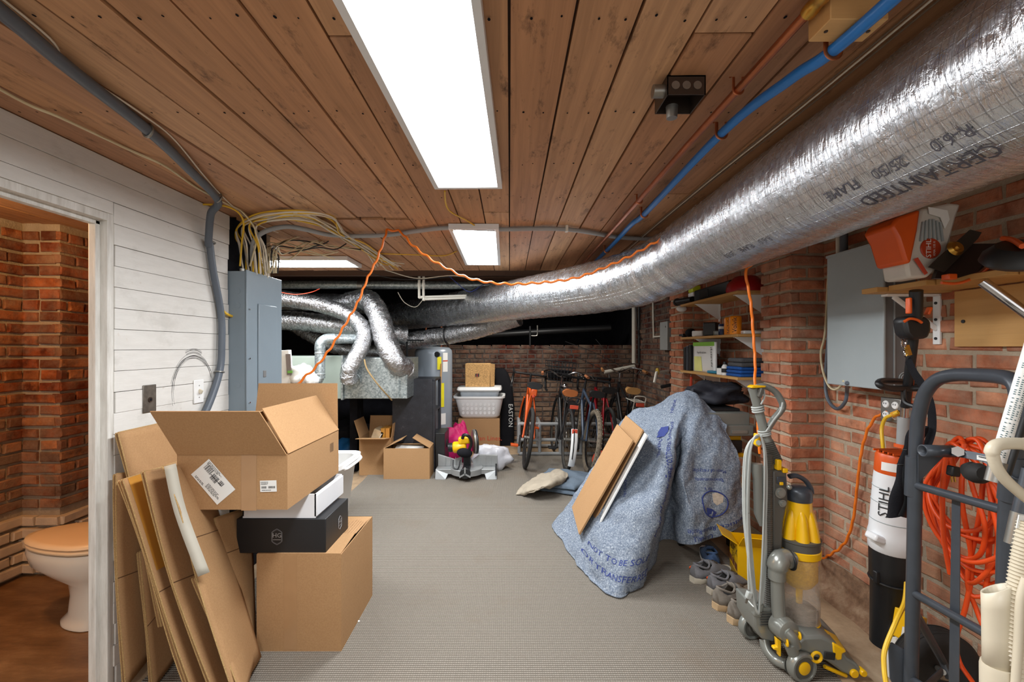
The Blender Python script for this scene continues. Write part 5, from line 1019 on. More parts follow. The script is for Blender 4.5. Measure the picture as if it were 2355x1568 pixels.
def on_blanket(s, u, v, size, rot=0., lines=None, tx=None):
    e = .01; p = SB(u, v); Su = (SB(u + e, v) - SB(u - e, v)) / (2 * e); Sv = (SB(u, v + e) - SB(u, v - e)) / (2 * e); n = NB(u, v); sgn = 1 if n.y < 0 else -1
    cr_, sr = math.cos(math.radians(rot)), math.sin(math.radians(rot)); X = V((1, 0, 0)); X = (X - n * X.dot(n)).normalized(); Y = n.cross(X) * (1 if n.cross(X).z > 0 else -1); guu, guv, gvv = Su.dot(Su), Su.dot(Sv), Sv.dot(Sv); det = guu * gvv - guv * guv
    def fn(x, y):
        a = X * (x * cr_ - y * sr) + Y * (x * sr + y * cr_); b1, b2 = a.dot(Su), a.dot(Sv); return DB(min(1, max(0, u + (gvv * b1 - guv * b2) / det)), min(1, max(0, v + (guu * b2 - guv * b1) / det)), .006 * sgn)
    if s: lettering(s, fn, M['blue_ink'], mb, size)
    return fn
on_blanket('Reduce-Reuse-Recycle', .83, .90, .042, 182); on_blanket('U-HAUL', .78, .955, .042, 182); on_blanket('Made of recycled', .83, .50, .032, 180); on_blanket('Environments', .83, .56, .032, 180); on_blanket('for a', .82, .62, .028, 180)
on_blanket('NOT TO BE SOLD', .31, .88, .045, -25); on_blanket('OR TRANSFERRED', .31, .925, .045, -25); on_blanket('Working for', .36, .42, .05, 65); on_blanket('Environmental Solutions', .42, .46, .05, 65); on_blanket('Made of recycled material', .44, .72, .036, 68); on_blanket('recycled materials U-HAUL', .24, .52, .036, 60); on_blanket('recycle', .38, .15, .05, 50)
fn = on_blanket('', .84, .73, 0, 180); k = B(); k.tube([fn(.085 * math.cos(a), .075 * math.sin(a)) for a in [2 * math.pi * i / 30 for i in range(30)]], .004, 5, closed=True)
k.add([fn(*q) for q in ((-.02, .05), (.0, .085), (.05, .06), (.055, .02), (.01, .03))], [(0, 1, 2, 3, 4)]); k.obj('globe_print', M['blue_ink'], mb)
B().add([fn(*q) for q in ((-.055, -.01), (-.02, .01), (.0, -.01), (.0, -.06), (-.03, -.065), (-.06, -.05))], [(0, 1, 2, 3, 4, 5)]).obj('torn_patch', mat('torn_lining', (182, 168, 152), .9, var=.3, ns=60), mb)
fn = on_blanket('', .36, .33, 0, 60); B().add([fn(*q) for q in ((-.05, 0), (-.02, .06), (.02, .05), (.05, .02), (.03, -.04), (-.03, -.04))], [(0, 1, 2, 3, 4, 5)]).obj('globe_print', M['blue_ink'], mb)
# cardboard and white board leaning on the blanket
def plate(name, label, cat, pts, m, t, grp=None): return tag(B().slab([P(*q) for q in pts], t).obj(name, m, None, smooth=0, bev=.0008), label, cat, grp)
plate('cardboard_sheet', 'front cardboard sheet leaning on the draped moving blanket', 'cardboard sheet', [(1331, 1228, 2.92), (1455, 1012, 2.80), (1419, 975, 3.15), (1315, 1166, 3.30)], M['card'], -.012)
pl = plate('cardboard_sheet', 'taller cardboard sheet behind the front one, with a slit near its top corner', 'cardboard sheet', [(1347, 1232, 2.94), (1478, 988, 2.84), (1439, 955, 3.20), (1330, 1160, 3.34)], M['card'], -.010)
B().tube([P(1461, 1004, 2.935), P(1450, 1022, 2.90)], .0015, 4).obj('slit', M['ink'], pl)
wb_ = plate('white_board', 'thin white printed board leaning behind the two cardboard sheets', 'board', [(1367, 1224, 2.86), (1487, 1000, 2.76), (1474, 985, 3.0), (1352, 1222, 3.05)], M['paper'], -.010)
# ---------------------------------------------------------------- shelves in the brick alcove
def shelf_board(name, label, z, y0, y1): return tag(B().bx(1.57, 1.815, y0, y1, z - .019, z).obj(name, M['shelfwood'], None, smooth=0, bev=.002), label, 'shelf', 'alcove shelves')
SZ = (1.757, 1.457, 1.157)
for z, l in zip(SZ, ('top', 'middle', 'lowest')):
    s_ = shelf_board('wall_shelf', l + ' wooden shelf in the brick alcove', z, 3.116, 4.16)
    for y in (3.22, 3.90):
        br_ = B().prism([(1.60, y, z - .020), (1.814, y, z - .020), (1.814, y, z - .15), (1.80, y, z - .15)], (0, .004, 0)); br_.bx(1.60, 1.81, y - .012, y + .016, z - .023, z - .0195); br_.bx(1.808, 1.816, y - .012, y + .016, z - .17, z - .02); br_.obj('bracket', M['white'], s_, smooth=0)
SX = lambda u, X=1.64: F * X / (u - CX)
dc = thing('drill_case', 'black hard case on the top alcove shelf', 'case', (1.68, 3.5, SZ[0])); B().bx(1.60, 1.79, SX(1690), SX(1606), SZ[0], SZ[0] + .10).obj('body', M['black'], dc, bev=.012); B().bx(1.595, 1.605, SX(1640), SX(1620), SZ[0] + .02, SZ[0] + .08).obj('latch', M['rubber'], dc, bev=.003)
tag(B().lathe([(.001, .12), (.07, .11), (.12, .06), (.13, .02), (.125, 0), (.001, 0)], (1.68, 3.22, SZ[0]), n=24).obj('red_helmet', mat('red_shell', (150, 16, 22), .4), None, smooth=60), 'red rounded helmet at the near end of the top alcove shelf', 'helmet')
gt = thing('spray_bottle', 'white and lime bottle beside the black case on the top shelf', 'bottle', (1.65, 3.9, SZ[0])); y = SX(1597, 1.66); B().bx(1.62, 1.70, y - .05, y + .05, SZ[0], SZ[0] + .10).obj('body', M['white'], gt, bev=.01); B().bx(1.62, 1.70, y - .045, y + .045, SZ[0] + .10, SZ[0] + .16).obj('cap', mat('lime', (190, 200, 40), .4), gt, bev=.01)
pm = thing('hand_pump', 'black hand pump overhanging the far end of the top shelf', 'pump', (1.6, 4.1, SZ[0])); B().cyl((1.62, 4.0, SZ[0] + .03), (1.60, 4.3, SZ[0] + .04), .03).obj('barrel', M['black'], pm); B().cyl((1.60, 4.3, SZ[0] + .04), (1.60, 4.33, SZ[0] + .04), .036).obj('cap', M['rubber'], pm)
tag(B().sph((1.61, 4.235, SZ[0] - .03), (.05, .03, .03), 12, 8).obj('sensor', M['white'], None), 'small white sensor on the pier beside the top shelf end', 'sensor')
for i, (u, x) in enumerate(((1679, 1.63), (1691, 1.60))):
    y = SX(u, x); cn = thing('ball_can', ['orange lettered tube farther from the shelf edge on the middle alcove shelf', 'orange lettered tube nearest the edge of the middle alcove shelf'][i], 'can', (x, y, SZ[1]), 'orange tubes'); B().lathe([(.001, 0), (.040, 0), (.041, .004), (.041, .118), (.038, .126), (.030, .130), (.001, .131)], (x, y, SZ[1]), n=22).obj('can', mat('orange_can', (238, 140, 20), .35), cn, smooth=50)
    an = math.radians(238); lettering('Volvik', lambda a, b, x=x, y=y: V((x + .0432 * math.cos(an - b / .041), y + .0432 * math.sin(an - b / .041), SZ[1] + .065 + a)), M['ink'], cn, .042)
for i, (u, r, m, l) in enumerate(((1570, (.02, .05, .018), 'black', 'black torch lying at the far end of the middle alcove shelf'), (1588, (.045, .06, .04), 'blackmatte', 'coiled black strap on the middle alcove shelf'), (1612, (.06, .05, .025), 'white', 'small white plastic tray on the middle alcove shelf'), (1636, (.06, .05, .055), 'black', 'black camera-like gadget on the middle alcove shelf'), (1650, (.035, .03, .02), 'vac_grey', 'small grey adapter on the middle alcove shelf'))):
    y = SX(u, 1.64); o_ = B().sph((1.64, y, SZ[1] + r[2]), r, 12, 8) if i in (1,) else B().box((1.64, y, SZ[1] + r[2]), (2 * r[0], 2 * r[1], 2 * r[2]), (0, 0, .3 * i)); tag(o_.obj(('torch', 'strap', 'tray', 'gadget', 'adapter')[i], M[m], None, bev=.008 if i != 1 else 0), l, ('torch', 'strap', 'tray', 'gadget', 'adapter')[i])
y = SX(1662, 1.66); bt = thing('blue_tin', 'dark blue tin left of the orange tubes on the middle shelf', 'tin', (1.66, y, SZ[1])); B().lathe([(.03, 0), (.031, .08), (.026, .09), (.001, .091)], (1.66, y, SZ[1]), n=16).obj('tin', mat('dark_blue', (30, 50, 96), .4), bt); B().lathe([(.0315, .05), (.0315, .07)], (1.66, y, SZ[1]), n=16).obj('band', M['paper'], bt)
tag(B().bx(1.62, 1.80, 3.13, 3.26, SZ[1], SZ[1] + .025).obj('white_tray', M['white'], None, bev=.008), 'flat white tray at the near end of the middle alcove shelf', 'tray')
po = thing('drink_pouch', 'white pouch with green top and black lettering on the lowest alcove shelf', 'pouch', (1.66, 3.75, SZ[2])); y0, y1 = SX(1652, 1.63), SX(1602, 1.66)
def pouch(u, v): return V((1.63 + .03 * (1 - u) + .025 * math.sin(math.pi * u) * (1 - v) - .02, lerp(y0, y1, 1 - u), SZ[2] + .25 * v))
B().grid(pouch, 12, 12).obj('bag', M['white'], po, sol=.02, smooth=60); B().grid(lambda u, v: pouch(u, .87 + .13 * v) + V((-.012, 0, .002)), 12, 2).obj('green_band', mat('green_band', (130, 190, 60), .5), po); B().grid(lambda u, v: pouch(.05 + .3 * u, .02 + .5 * v) + V((-.0125, 0, 0)), 4, 6).obj('lemon_print', mat('lemon_print', (226, 226, 140), .5), po)
lettering('skratch', lambda a, b: pouch(.86 + b * 1.6, .52 + a * 2.9) + V((-.0135, 0, 0)), M['ink'], po, .075); lettering('hydration', lambda a, b: pouch(.40 + a * 2.4, .66 + b * 2.4) + V((-.0135, 0, 0)), M['ink'], po, .045)
for i, (u, m, h) in enumerate(((1584, 'black', .21), (1590, 'slate', .22), (1596, 'black', .23))): y = SX(u, 1.65); bk = thing('notebook', ['black notebook farthest along the lowest alcove shelf', 'slate notebook between two black ones on the lowest shelf', 'black notebook touching the white drink pouch'][i], 'book', (1.67, y, SZ[2]), 'notebooks on the lowest shelf'); B().box((1.68, y, SZ[2] + h / 2), (.15, .035, h), (0, 0, .1)).obj('cover', M[m], bk, bev=.003); B().box((1.675, y, SZ[2] + h / 2 + .001), (.13, .026, h), (0, 0, .1)).obj('pages', M['paper'], bk)
y = SX(1667, 1.61); bo = thing('glue_bottle', 'small white bottle with black cap at the front of the lowest alcove shelf', 'bottle', (1.61, y, SZ[2])); B().lathe([(.022, 0), (.023, .06), (.015, .075), (.012, .08)], (1.61, y, SZ[2]), n=16).obj('bottle', M['white'], bo); B().lathe([(.013, .08), (.012, .10), (.001, .101)], (1.61, y, SZ[2]), n=12).obj('cap', M['black'], bo); B().lathe([(.0235, .02), (.0236, .05)], (1.61, y, SZ[2]), n=16).obj('label_band', M['ink'], bo)
tag(B().box((1.60, SX(1657, 1.6), SZ[2] + .025), (.03, .05, .05), (0, 0, .3)).obj('white_packet', M['paper'], None, bev=.003), 'tiny white packet beside the small bottle on the lowest shelf', 'packet')
blob('black_pouch', 'crumpled black fabric pouch behind the small bottle on the lowest shelf', 'pouch', (1.71, 3.5, SZ[2]), (.08, .18, .04), 'blackmatte', 3, .4, .9)
tag(B().box((1.61, SX(1640, 1.6), SZ[2] + .014), (.05, .12, .022), (0, 0, .2)).obj('teal_clip', mat('teal', (30, 120, 150), .4), None, bev=.006), 'teal clip in front of the black pouch on the lowest shelf', 'clip')
def towel(label, y0, y1, z0, h, m, n):
    par = thing('folded_towel', label, 'towel', (1.69, (y0 + y1) / 2, z0))
    for i in range(n): B().box((1.69, (y0 + y1) / 2, z0 + h * (i + .5) / n), (.19, y1 - y0 - .01 * i, h / n - .001), (0, .02 * (i - 1), .03 * i)).obj('fold', m, par, bev=h / n * .42, smooth=60)
towel('folded blue ribbed towel on the lowest shelf, under the grey towel', 3.13, 3.34, SZ[2], .07, mat('blue_towel', (26, 84, 160), .95, var=.2, ns=60, bump=.7, bs=260), 3)
towel('folded charcoal towel on top of the blue one on the lowest shelf', 3.12, 3.32, SZ[2] + .072, .06, mat('grey_towel', (84, 84, 86), .95, var=.2, ns=60, bump=.7, bs=260), 2)
for i, (u, m, l) in enumerate(((1572, 'black', 'black folding tool hanging under the far end of the lowest shelf'), (1590, 'red_ink', 'red and black bicycle pump hanging under the lowest shelf'), (1622, 'black', 'black hook hanging under the middle of the lowest shelf'))):
    y = SX(u, 1.66); hg_ = thing('hanging_tool', l, 'tool', (1.66, y, SZ[2] - .02)); B().tube(crom([(1.66, y, SZ[2] - .02), (1.655, y - .005, SZ[2] - .06), (1.66, y, SZ[2] - .09)], 4), .003, 6).obj('hook', M['steel'], hg_)
    B().tube([(1.66, y, SZ[2] - .06), (1.665, y + (.03 if i == 1 else .06 * (i == 0)), SZ[2] - (.20 if i < 2 else .11))], (.02, .012, .006)[i], 8).obj('body', M[m], hg_)
# ---------------------------------------------------------------- shoes and the yellow carton
def shoe(label, heel, toe, cu, cs, accent=None, wd=.052, ht=.10):
    h, t_ = V(heel), V(toe); L = (t_ - h).length; x = (t_ - h).normalized(); y = V((0, 0, 1)).cross(x); par = thing('shoe', label, 'shoe', (h + t_) / 2, 'trainers by the vacuum cleaner'); T = lambda a, b, c: h + x * (a * L) + y * b + V((0, 0, c)); n = 20
    def sec(a, k=1.): return wd * (.62 + .38 * math.sin(min(1, a * 1.05 + .12) * math.pi * .9)) * k * (1 if a < .9 else max(.25, 1 - ((a - .9) / .13) ** 2)) * (1 if a > .10 else max(.3, 1 - ((.10 - a) / .13) ** 2) ** .6)
    so = []
    for z, k in ((.0, .92), (.008, 1.0), (.026, 1.02), (.032, .96)):
        so.append([T(*(q := (a, s_ * sec(a, k))), z + .02 * max(0, a - .75)) for a, s_ in [(-.02 + i * .102, 1) for i in range(11)] + [(1.0 - i * .102, -1) for i in range(11)]])
    loft(B(), so).obj('sole', M[cs] if isinstance(cs, str) else cs, par, smooth=50)
    up = []
    for i in range(13):
        a = i / 12; hh = ht * (.98 if a < .12 else .80 if a < .34 else 1.0 if a < .42 else max(.30, 1.05 - (a - .42) * 1.35)); wdh = sec(a, .93); pts = []
        for j in range(13):
            b = math.pi * j / 12; pts.append(T(.015 + a * .965, wdh * math.cos(b) * (1 - .22 * math.sin(b)), .03 + (hh - .03) * math.sin(b) ** .7))
        up.append(pts)
    vs = [p for r in up for p in r]; fs = []; k = 13
    for i in range(12):
        for j in range(12):
            if 1 <= i <= 4 and 3 <= j <= 8: continue
            fs.append((i * k + j, i * k + j + 1, (i + 1) * k + j + 1, (i + 1) * k + j))
    fs.append(tuple(range(k))); fs.append(tuple(range(12 * k, 13 * k))); b = B(); b.add(vs, fs); b.obj('upper', cu, par, smooth=60, sol=.006)
    B().sph(T(.24, 0, .048), (L * .15, wd * .62, .022), 12, 6, (0, 0, math.atan2(x.y, x.x))).obj('insole', M['rubber'], par)
    B().tube(crom([T(.10, .018, ht * .97), T(.06, .0, ht * 1.02), T(.10, -.018, ht * .97), T(.26, -.034, ht * .80), T(.36, -.024, ht * .92), T(.40, 0, ht * 1.02), T(.36, .024, ht * .92), T(.26, .034, ht * .80)], 4, True), .006, 6, closed=True).obj('collar', cu, par)
    tg = B().add([T(.36, -.018, ht * .9), T(.36, .018, ht * .9), T(.60, .018, ht * .86), T(.60, -.018, ht * .86), T(.32, .016, ht * 1.12), T(.32, -.016, ht * 1.12)], [(0, 1, 2, 3), (0, 1, 4, 5)]).obj('tongue', cu, par, sol=.006)
    lc2 = B()
    for i in range(4): a = .42 + i * .065; z = ht * (1.04 - i * .09); lc2.tube([T(a, -.026, z - .012), T(a + .01, 0, z + .002), T(a, .026, z - .012)], .0028, 5)
    lc2.obj('laces', M['black'] if not accent else M['vac_dark'], par)
    if accent: B().add([T(.08 + q[0], wd * .80 + .006, .05 + q[1]) for q in ((.0, .0), (.10, .012), (.10, .02), (.0, .014))], [(0, 1, 2, 3)]).obj('side_mark', accent, par, sol=.002); B().box(T(.40, .03, ht * .88), (.02, .006, .012), (0, 0, math.atan2(x.y, x.x))).obj('lace_loop', accent, par)
    return par
g1 = mat('grey_mesh_a', (118, 117, 120), .85, var=.15, ns=80, bump=.4, bs=300); g2 = mat('taupe_mesh', (122, 114, 104), .85, var=.15, ns=80, bump=.4, bs=300); offw = mat('offwhite_sole', (184, 174, 156), .7, var=.15); tan_s = mat('tan_sole', (176, 148, 112), .75, var=.2); oa = mat('orange_accent', (236, 90, 30), .5)
shoe('grey trainer with orange loops and worn pale sole, farthest left of the front row', (1.06, 2.62, .004), (1.33, 2.74, .004), g1, offw, oa)
shoe('second grey trainer with orange loops, between its mate and the taupe pair', (1.105, 2.50, .004), (1.39, 2.60, .004), g1, offw, oa)
shoe('taupe hiking trainer with tan sole, farther from the vacuum cleaner wheel', (1.07, 2.35, .004), (1.35, 2.47, .004), g2, tan_s, None, .054, .105)
shoe('taupe hiking trainer with tan sole, touching the rear wheel of the vacuum cleaner', (1.09, 2.23, .004), (1.37, 2.35, .004), g2, tan_s, None, .054, .105)
shoe('blue and white running shoe at the back beside the yellow carton', (1.245, 2.75, .004), (1.30, 3.02, .004), mat('blue_mesh', (60, 84, 120), .8, var=.2), M['white'], None)
yc, T, a, b_ = carton('yellow_box', 'open yellow carton with black lettering behind the vacuum cleaner', 'carton', 1.31, 1.53, 2.53, 2.72, 0, .245, (('l', 150, .09, 0), ('f', 130, .09, 0)), m='yellow', yaw=math.radians(-14))
nf = plane_fn(T(-a - .001, 0, .12), (-(T(0, 1, 0) - T(0, 0, 0))), (0, 0, 1)); lettering('QUICK', lambda x, y: nf(x + .0, y + .07), M['ink'], yc, .058); lettering('SET', lambda x, y: nf(x + .0, y + .025), M['ink'], yc, .05)
k = B(); [quadm(k, nf, -.09 + i * .062, -.04 + i * .062, -.03, .008) for i in range(3)]; k.obj('picture_print', mat('brown_picture', (110, 60, 40), .6), yc); k = B(); [quadm(k, nf, -.09, -.09 + .16 * RND.uniform(.6, 1), -.05 - i * .009, -.046 - i * .009) for i in range(6)]; k.obj('small_print', M['ink'], yc, kind='stuff')
# ---------------------------------------------------------------- upright vacuum cleaner (faces the wall)
VD = 1.99
vc = thing('vacuum_cleaner', 'yellow and grey upright vacuum cleaner with its grey cord wound on the back', 'vacuum cleaner', (1.2, 1.99, 0))
def VP(u, v, d=VD): return P(u, v, d)
K = 1.99 / F
def wheel(c, r_, wdt, hubm, name='wheel'):
    o = B().lathe([(r_ * .55, -wdt / 2), (r_ * .9, -wdt / 2), (r_, -wdt * .3), (r_, wdt * .3), (r_ * .9, wdt / 2), (r_ * .78, wdt / 2), (r_ * .74, wdt * .3), (r_ * .55, wdt * .3)], c, (.18, -.98, 0), n=36).obj(name, M['vac_silver'], vc, smooth=40)
    B().lathe([(r_ * .74, 0), (r_ * .74, wdt * .32), (r_ * .45, wdt * .36), (.001, wdt * .36)], c, (.18, -.98, 0), n=30).obj('wheel_disc', M['vac_dark'], o)
    B().lathe([(r_ * .44, wdt * .3), (r_ * .44, wdt * .46), (r_ * .38, wdt * .52), (.001, wdt * .52)], c, (.18, -.98, 0), n=30).obj('hub_cap', M[hubm], o)
wheel(P(1843, 1531, 1.85), .060, .04, 'yellow'); wheel(P(1727, 1438, 2.12), .058, .04, 'vac_dark')
B().tube([P(1740, 1440, 2.09), P(1760, 1445, 2.05)], [.03, .045], 16).obj('axle_cone', M['vac_silver'], vc)
# spine, motor housing
B().tube(crom([VP(1772, 1040), VP(1780, 1200), VP(1783, 1330), VP(1782, 1420)], 5), .030, 14, flat=.8).obj('spine', M['vac_dark'], vc)
hs = B(); hs.tube([VP(1767, lerp(1045, 1412, i / 150), 1.955) for i in range(151)], [.0145 + (.0025 if i % 2 else 0) for i in range(151)], 12); hs.obj('ribbed_hose', M['vac_dark'], vc, smooth=25)
B().prism([VP(1733, 1395, 1.93), VP(1786, 1400, 1.93), VP(1792, 1452, 1.93), VP(1780, 1478, 1.93), VP(1752, 1470, 1.93), VP(1736, 1440, 1.93)], (0, .16, 0)).obj('motor_housing', M['vac_silver'], vc, bev=.008)
rbv = B(); [rbv.box(VP(1763, 1408 + i * 6, 1.926), (.052, .006, .005)) for i in range(6)]; rbv.obj('vent_ribs', M['vac_dark'], vc, kind='stuff')
pn = B().prism([VP(1777, 1082, 1.95), VP(1810, 1080, 1.95), VP(1813, 1150, 1.95), VP(1803, 1200, 1.95), VP(1800, 1270, 1.95), VP(1778, 1280, 1.95)], (0, .09, 0)).obj('control_panel', M['vac_dark'], vc, bev=.008)
for u, v, q in ((1794, 1133, .022), (1799, 1157, .015)): B().lathe([(q * .6, .01), (q * .7, -.004), (q, -.006), (q * 1.05, .004)], VP(u, v, 1.945), (0, -1, 0), 22).obj('port_ring', M['vac_silver'], pn); B().lathe([(.001, 0), (q * .65, 0)], VP(u, v, 1.9465), (0, -1, 0), 18).obj('port', M['black'], pn)
B().box(VP(1796, 1104, 1.948), (.036, .006, .03)).obj('switch_plate', M['slate'], pn, bev=.003); B().box(VP(1797, 1112, 1.944), (.016, .008, .014)).obj('switch', M['yellow'], pn, bev=.003)
for u, v, w_, h_ in ((1787, 1067, .02, .045), (1801, 1080, .022, .02)): B().box(VP(u, v, 1.96), (w_, .04, h_)).obj('catch', M['yellow'], vc, bev=.004)
# wand, bellows and looped handle
B().tube([VP(1731, 893), VP(1733, 900), VP(1757, 990), VP(1764, 1012)], [.0205, .0185, .019, .021], 16).obj('wand', M['vac_grey'], vc)
bl_ = B(); bl_.tube([VP(lerp(1764, 1779, i / 24), lerp(1012, 1062, i / 24)) for i in range(25)], [(.023 + .012 * i / 24) * (1.06 if i % 2 else .92) for i in range(25)], 16); bl_.obj('bellows', M['vac_dark'], vc, smooth=25)
B().tube(crom([VP(1740, 890), VP(1758, 888), VP(1782, 900), VP(1797, 922), VP(1800, 936), VP(1793, 948), VP(1781, 962), VP(1766, 986), VP(1762, 996)], 6), [.013] * 48 + [.012], 12, flat=1.3).obj('handle', M['vac_grey'], vc, smooth=60)
B().tube([VP(1779, 963, 1.976), VP(1768, 981, 1.976)], .009, 8).obj('handle_insert', M['vac_silver'], vc)
B().prism([VP(1728, 890, 1.965), VP(1735, 886, 1.965), VP(1763, 887, 1.965), VP(1761, 891, 1.965), VP(1730, 893, 1.965)], (0, .04, 0)).obj('release_catch', M['yellow'], vc, bev=.003)
B().box(VP(1749, 903, 1.965), (.016, .02, .04), (0, .3, 0)).obj('cord_clip', M['vac_dark'], vc, bev=.003)
hk = B().prism([VP(1741, 998, 1.955), VP(1747, 998, 1.955), VP(1751, 1015, 1.955), VP(1750, 1025, 1.955), VP(1745, 1029, 1.955), VP(1740, 1024, 1.955), VP(1740, 1014, 1.955)], (0, .03, 0)).obj('cord_hook', M['yellow'], vc, bev=.004); B().cyl(VP(1745, 1018, 1.955), VP(1745, 1018, 1.950), .011).obj('hook_disc', M['vac_silver'], hk)
B().box(VP(1742, 1400, 1.94), (.035, .03, .06), (0, .2, 0)).obj('lower_cord_hook', M['vac_silver'], vc, bev=.006)
rc_ = random.Random(8); strands = B()
for i in range(9):
    du = rc_.uniform(-4, 4); dl = i * 2.3; dd = 1.945 - rc_.random() * .03
    strands.tube(crom([VP(1744 + du * .3, 1000 + i * .6, dd), VP(1733 - dl * .55, 1010 + i, dd), VP(1725 - dl * .55 + du, 1060, dd), VP(1721 - dl * .4 + du, 1180, dd), VP(1726 + du * 1.2, 1290, dd), VP(1734 + du, 1370, dd), VP(1743, 1408 + i * .5, dd), VP(1750 + du, 1380, dd), VP(1756 + dl * .25 + du, 1270, dd), VP(1758 + dl * .3, 1130, dd), VP(1758 + dl * .15, 1040, dd), VP(1750, 1003 - i * .3, dd)], 7), .0046, 6)
strands.obj('wound_cord', M['vac_cord'], vc, smooth=60)
cw = B()
for v0, u0, q in ((935, 1742, .0225), (940, 1743, .0225), (945, 1744, .0225), (990, 1757, .023), (995, 1758, .023), (999, 1759, .023)): cw.torus(VP(u0, v0), q, .0042, (-.25, 0, 1), 22, 6)
cw.tube(crom([VP(1750, 930, 1.965), VP(1758, 912, 1.965), VP(1756, 895, 1.965)], 4), .0042, 6).tube(crom([VP(1762, 992, 1.965), VP(1778, 968, 1.965), VP(1795, 945, 1.965), VP(1800, 925, 1.965)], 5), .004, 6); cw.obj('cord_wrap', M['vac_cord'], vc, smooth=60)
pg = B().tube(crom([VP(1722, 1180, 1.92), VP(1720, 1290, 1.92), VP(1722, 1355, 1.92)], 5), .0042, 6).obj('loose_cord', M['vac_cord'], vc); B().box(VP(1722, 1368, 1.92), (.022, .02, .03), (0, .3, 0)).obj('plug', M['vac_cord'], pg, bev=.004); B().box(VP(1717, 1381, 1.92), (.010, .004, .022), (0, .3, 0)).obj('prong', M['steel'], pg)
ct = B(); ct.tube([VP(1741, 1066, 1.93), VP(1741, 1085, 1.93), VP(1743, 1100, 1.93), VP(1745, 1180, 1.93), VP(1752, 1208, 1.93)], [.023, .023, .020, .020, .010], 14, flat=.7); ct.obj('crevice_tool', M['vac_grey'], vc, smooth=50)
# cyclone and clear bin
bcx = VP(1838, 1430); c0 = V((bcx.x, bcx.y, 0)); zz = lambda v: H - (v - CY) * K
t = NT('clear_bin'); f = t.noise(t.P((1, 1, 2.4)), 9, 5, .7); dust = t.n('ShaderNodeMapRange', i0=t.n('ShaderNodeSeparateXYZ', i0=t.n('ShaderNodeNewGeometry').outputs['Position']).outputs[2], i1=zz(1325), i2=zz(1410), i3=0., i4=1.).outputs[0]
t.out(Base_Color=t.mix(t.math('MULTIPLY', dust, f), srgb(226, 214, 200), srgb(120, 104, 90)), Roughness=.12, Alpha=t.math('ADD', .18, t.math('MULTIPLY', t.math('MULTIPLY', dust, t.ramp(f, [(.3, BK), (.6, WH)])), .65))); M['clear_bin'] = t.m
B().lathe([(.078, zz(1422)), (.079, zz(1350)), (.081, zz(1274))], c0, n=40).obj('clear_bin', M['clear_bin'], vc, smooth=50)
B().lathe([(.001, zz(1418)), (.070, zz(1416)), (.072, zz(1398)), (.05, zz(1388)), (.001, zz(1384))], c0, n=24).obj('dust', M['concr_dust'], vc)
B().lathe([(.06, zz(1274)), (.055, zz(1300)), (.05, zz(1330)), (.042, zz(1345)), (.014, zz(1348)), (.012, zz(1385)), (.001, zz(1386))], c0, n=28).obj('inner_cyclone', M['yellow'], vc)
B().lathe([(.040, zz(1276)), (.070, zz(1277)), (.070, zz(1326)), (.05, zz(1342))], c0, n=28).obj('shroud', mat('amber_mesh', (214, 164, 30), .5, var=.3, ns=120), vc)
B().lathe([(.078, zz(1274)), (.0825, zz(1272)), (.083, zz(1258)), (.078, zz(1256))], c0, n=40).obj('yellow_band', M['yellow'], vc)
B().lathe([(.079, zz(1258)), (.080, zz(1240)), (.084, zz(1238)), (.084, zz(1233)), (.03, zz(1230))], c0, n=40).obj('grey_band', M['vac_dark'], vc)
B().lathe([(.078, zz(1424)), (.080, zz(1421)), (.078, zz(1419))], c0, n=40).obj('bin_seal', M['yellow'], vc)
B().lathe([(.06, zz(1236)), (.052, zz(1180)), (.047, zz(1148)), (.04, zz(1146))], c0, n=32).obj('cyclone_core', M['yellow'], vc)
for i in range(7):
    a = 2 * math.pi * i / 7 - .35 - math.pi / 2; e = V((math.cos(a), math.sin(a), 0)); B().tube(crom([c0 + e * .036 + V((0, 0, zz(1162))), c0 + e * .045 + V((0, 0, zz(1190))), c0 + e * .056 + V((0, 0, zz(1236)))], 5), [.004, .008, .012, .016, .019, .021, .023, .0245, .026, .027, .028], 16).obj('cyclone_cone', M['yellow'], vc, smooth=60)
B().lathe([(.049, zz(1150)), (.051, zz(1147)), (.051, zz(1130)), (.046, zz(1122)), (.03, zz(1118)), (.001, zz(1116))], c0, n=32).obj('bin_lid', M['slate'], vc, smooth=50)
B().tube(crom([c0 + V((-.05, -.01, zz(1094))), c0 + V((-.02, -.01, zz(1092))), c0 + V((.02, -.01, zz(1103))), c0 + V((.042, -.01, zz(1120))), c0 + V((.046, -.01, zz(1132)))], 5), .010, 10, flat=1.5).obj('carry_handle', M['slate'], vc, smooth=60)
B().sph(VP(1815, 1120, 1.93), .011).obj('lid_button', M['vac_silver'], vc)
B().lathe([(.076, zz(1424)), (.079, zz(1432)), (.079, zz(1440)), (.07, zz(1452)), (.085, zz(1475)), (.06, zz(1482))], c0, n=36).obj('bin_base', M['vac_grey'], vc, smooth=45)
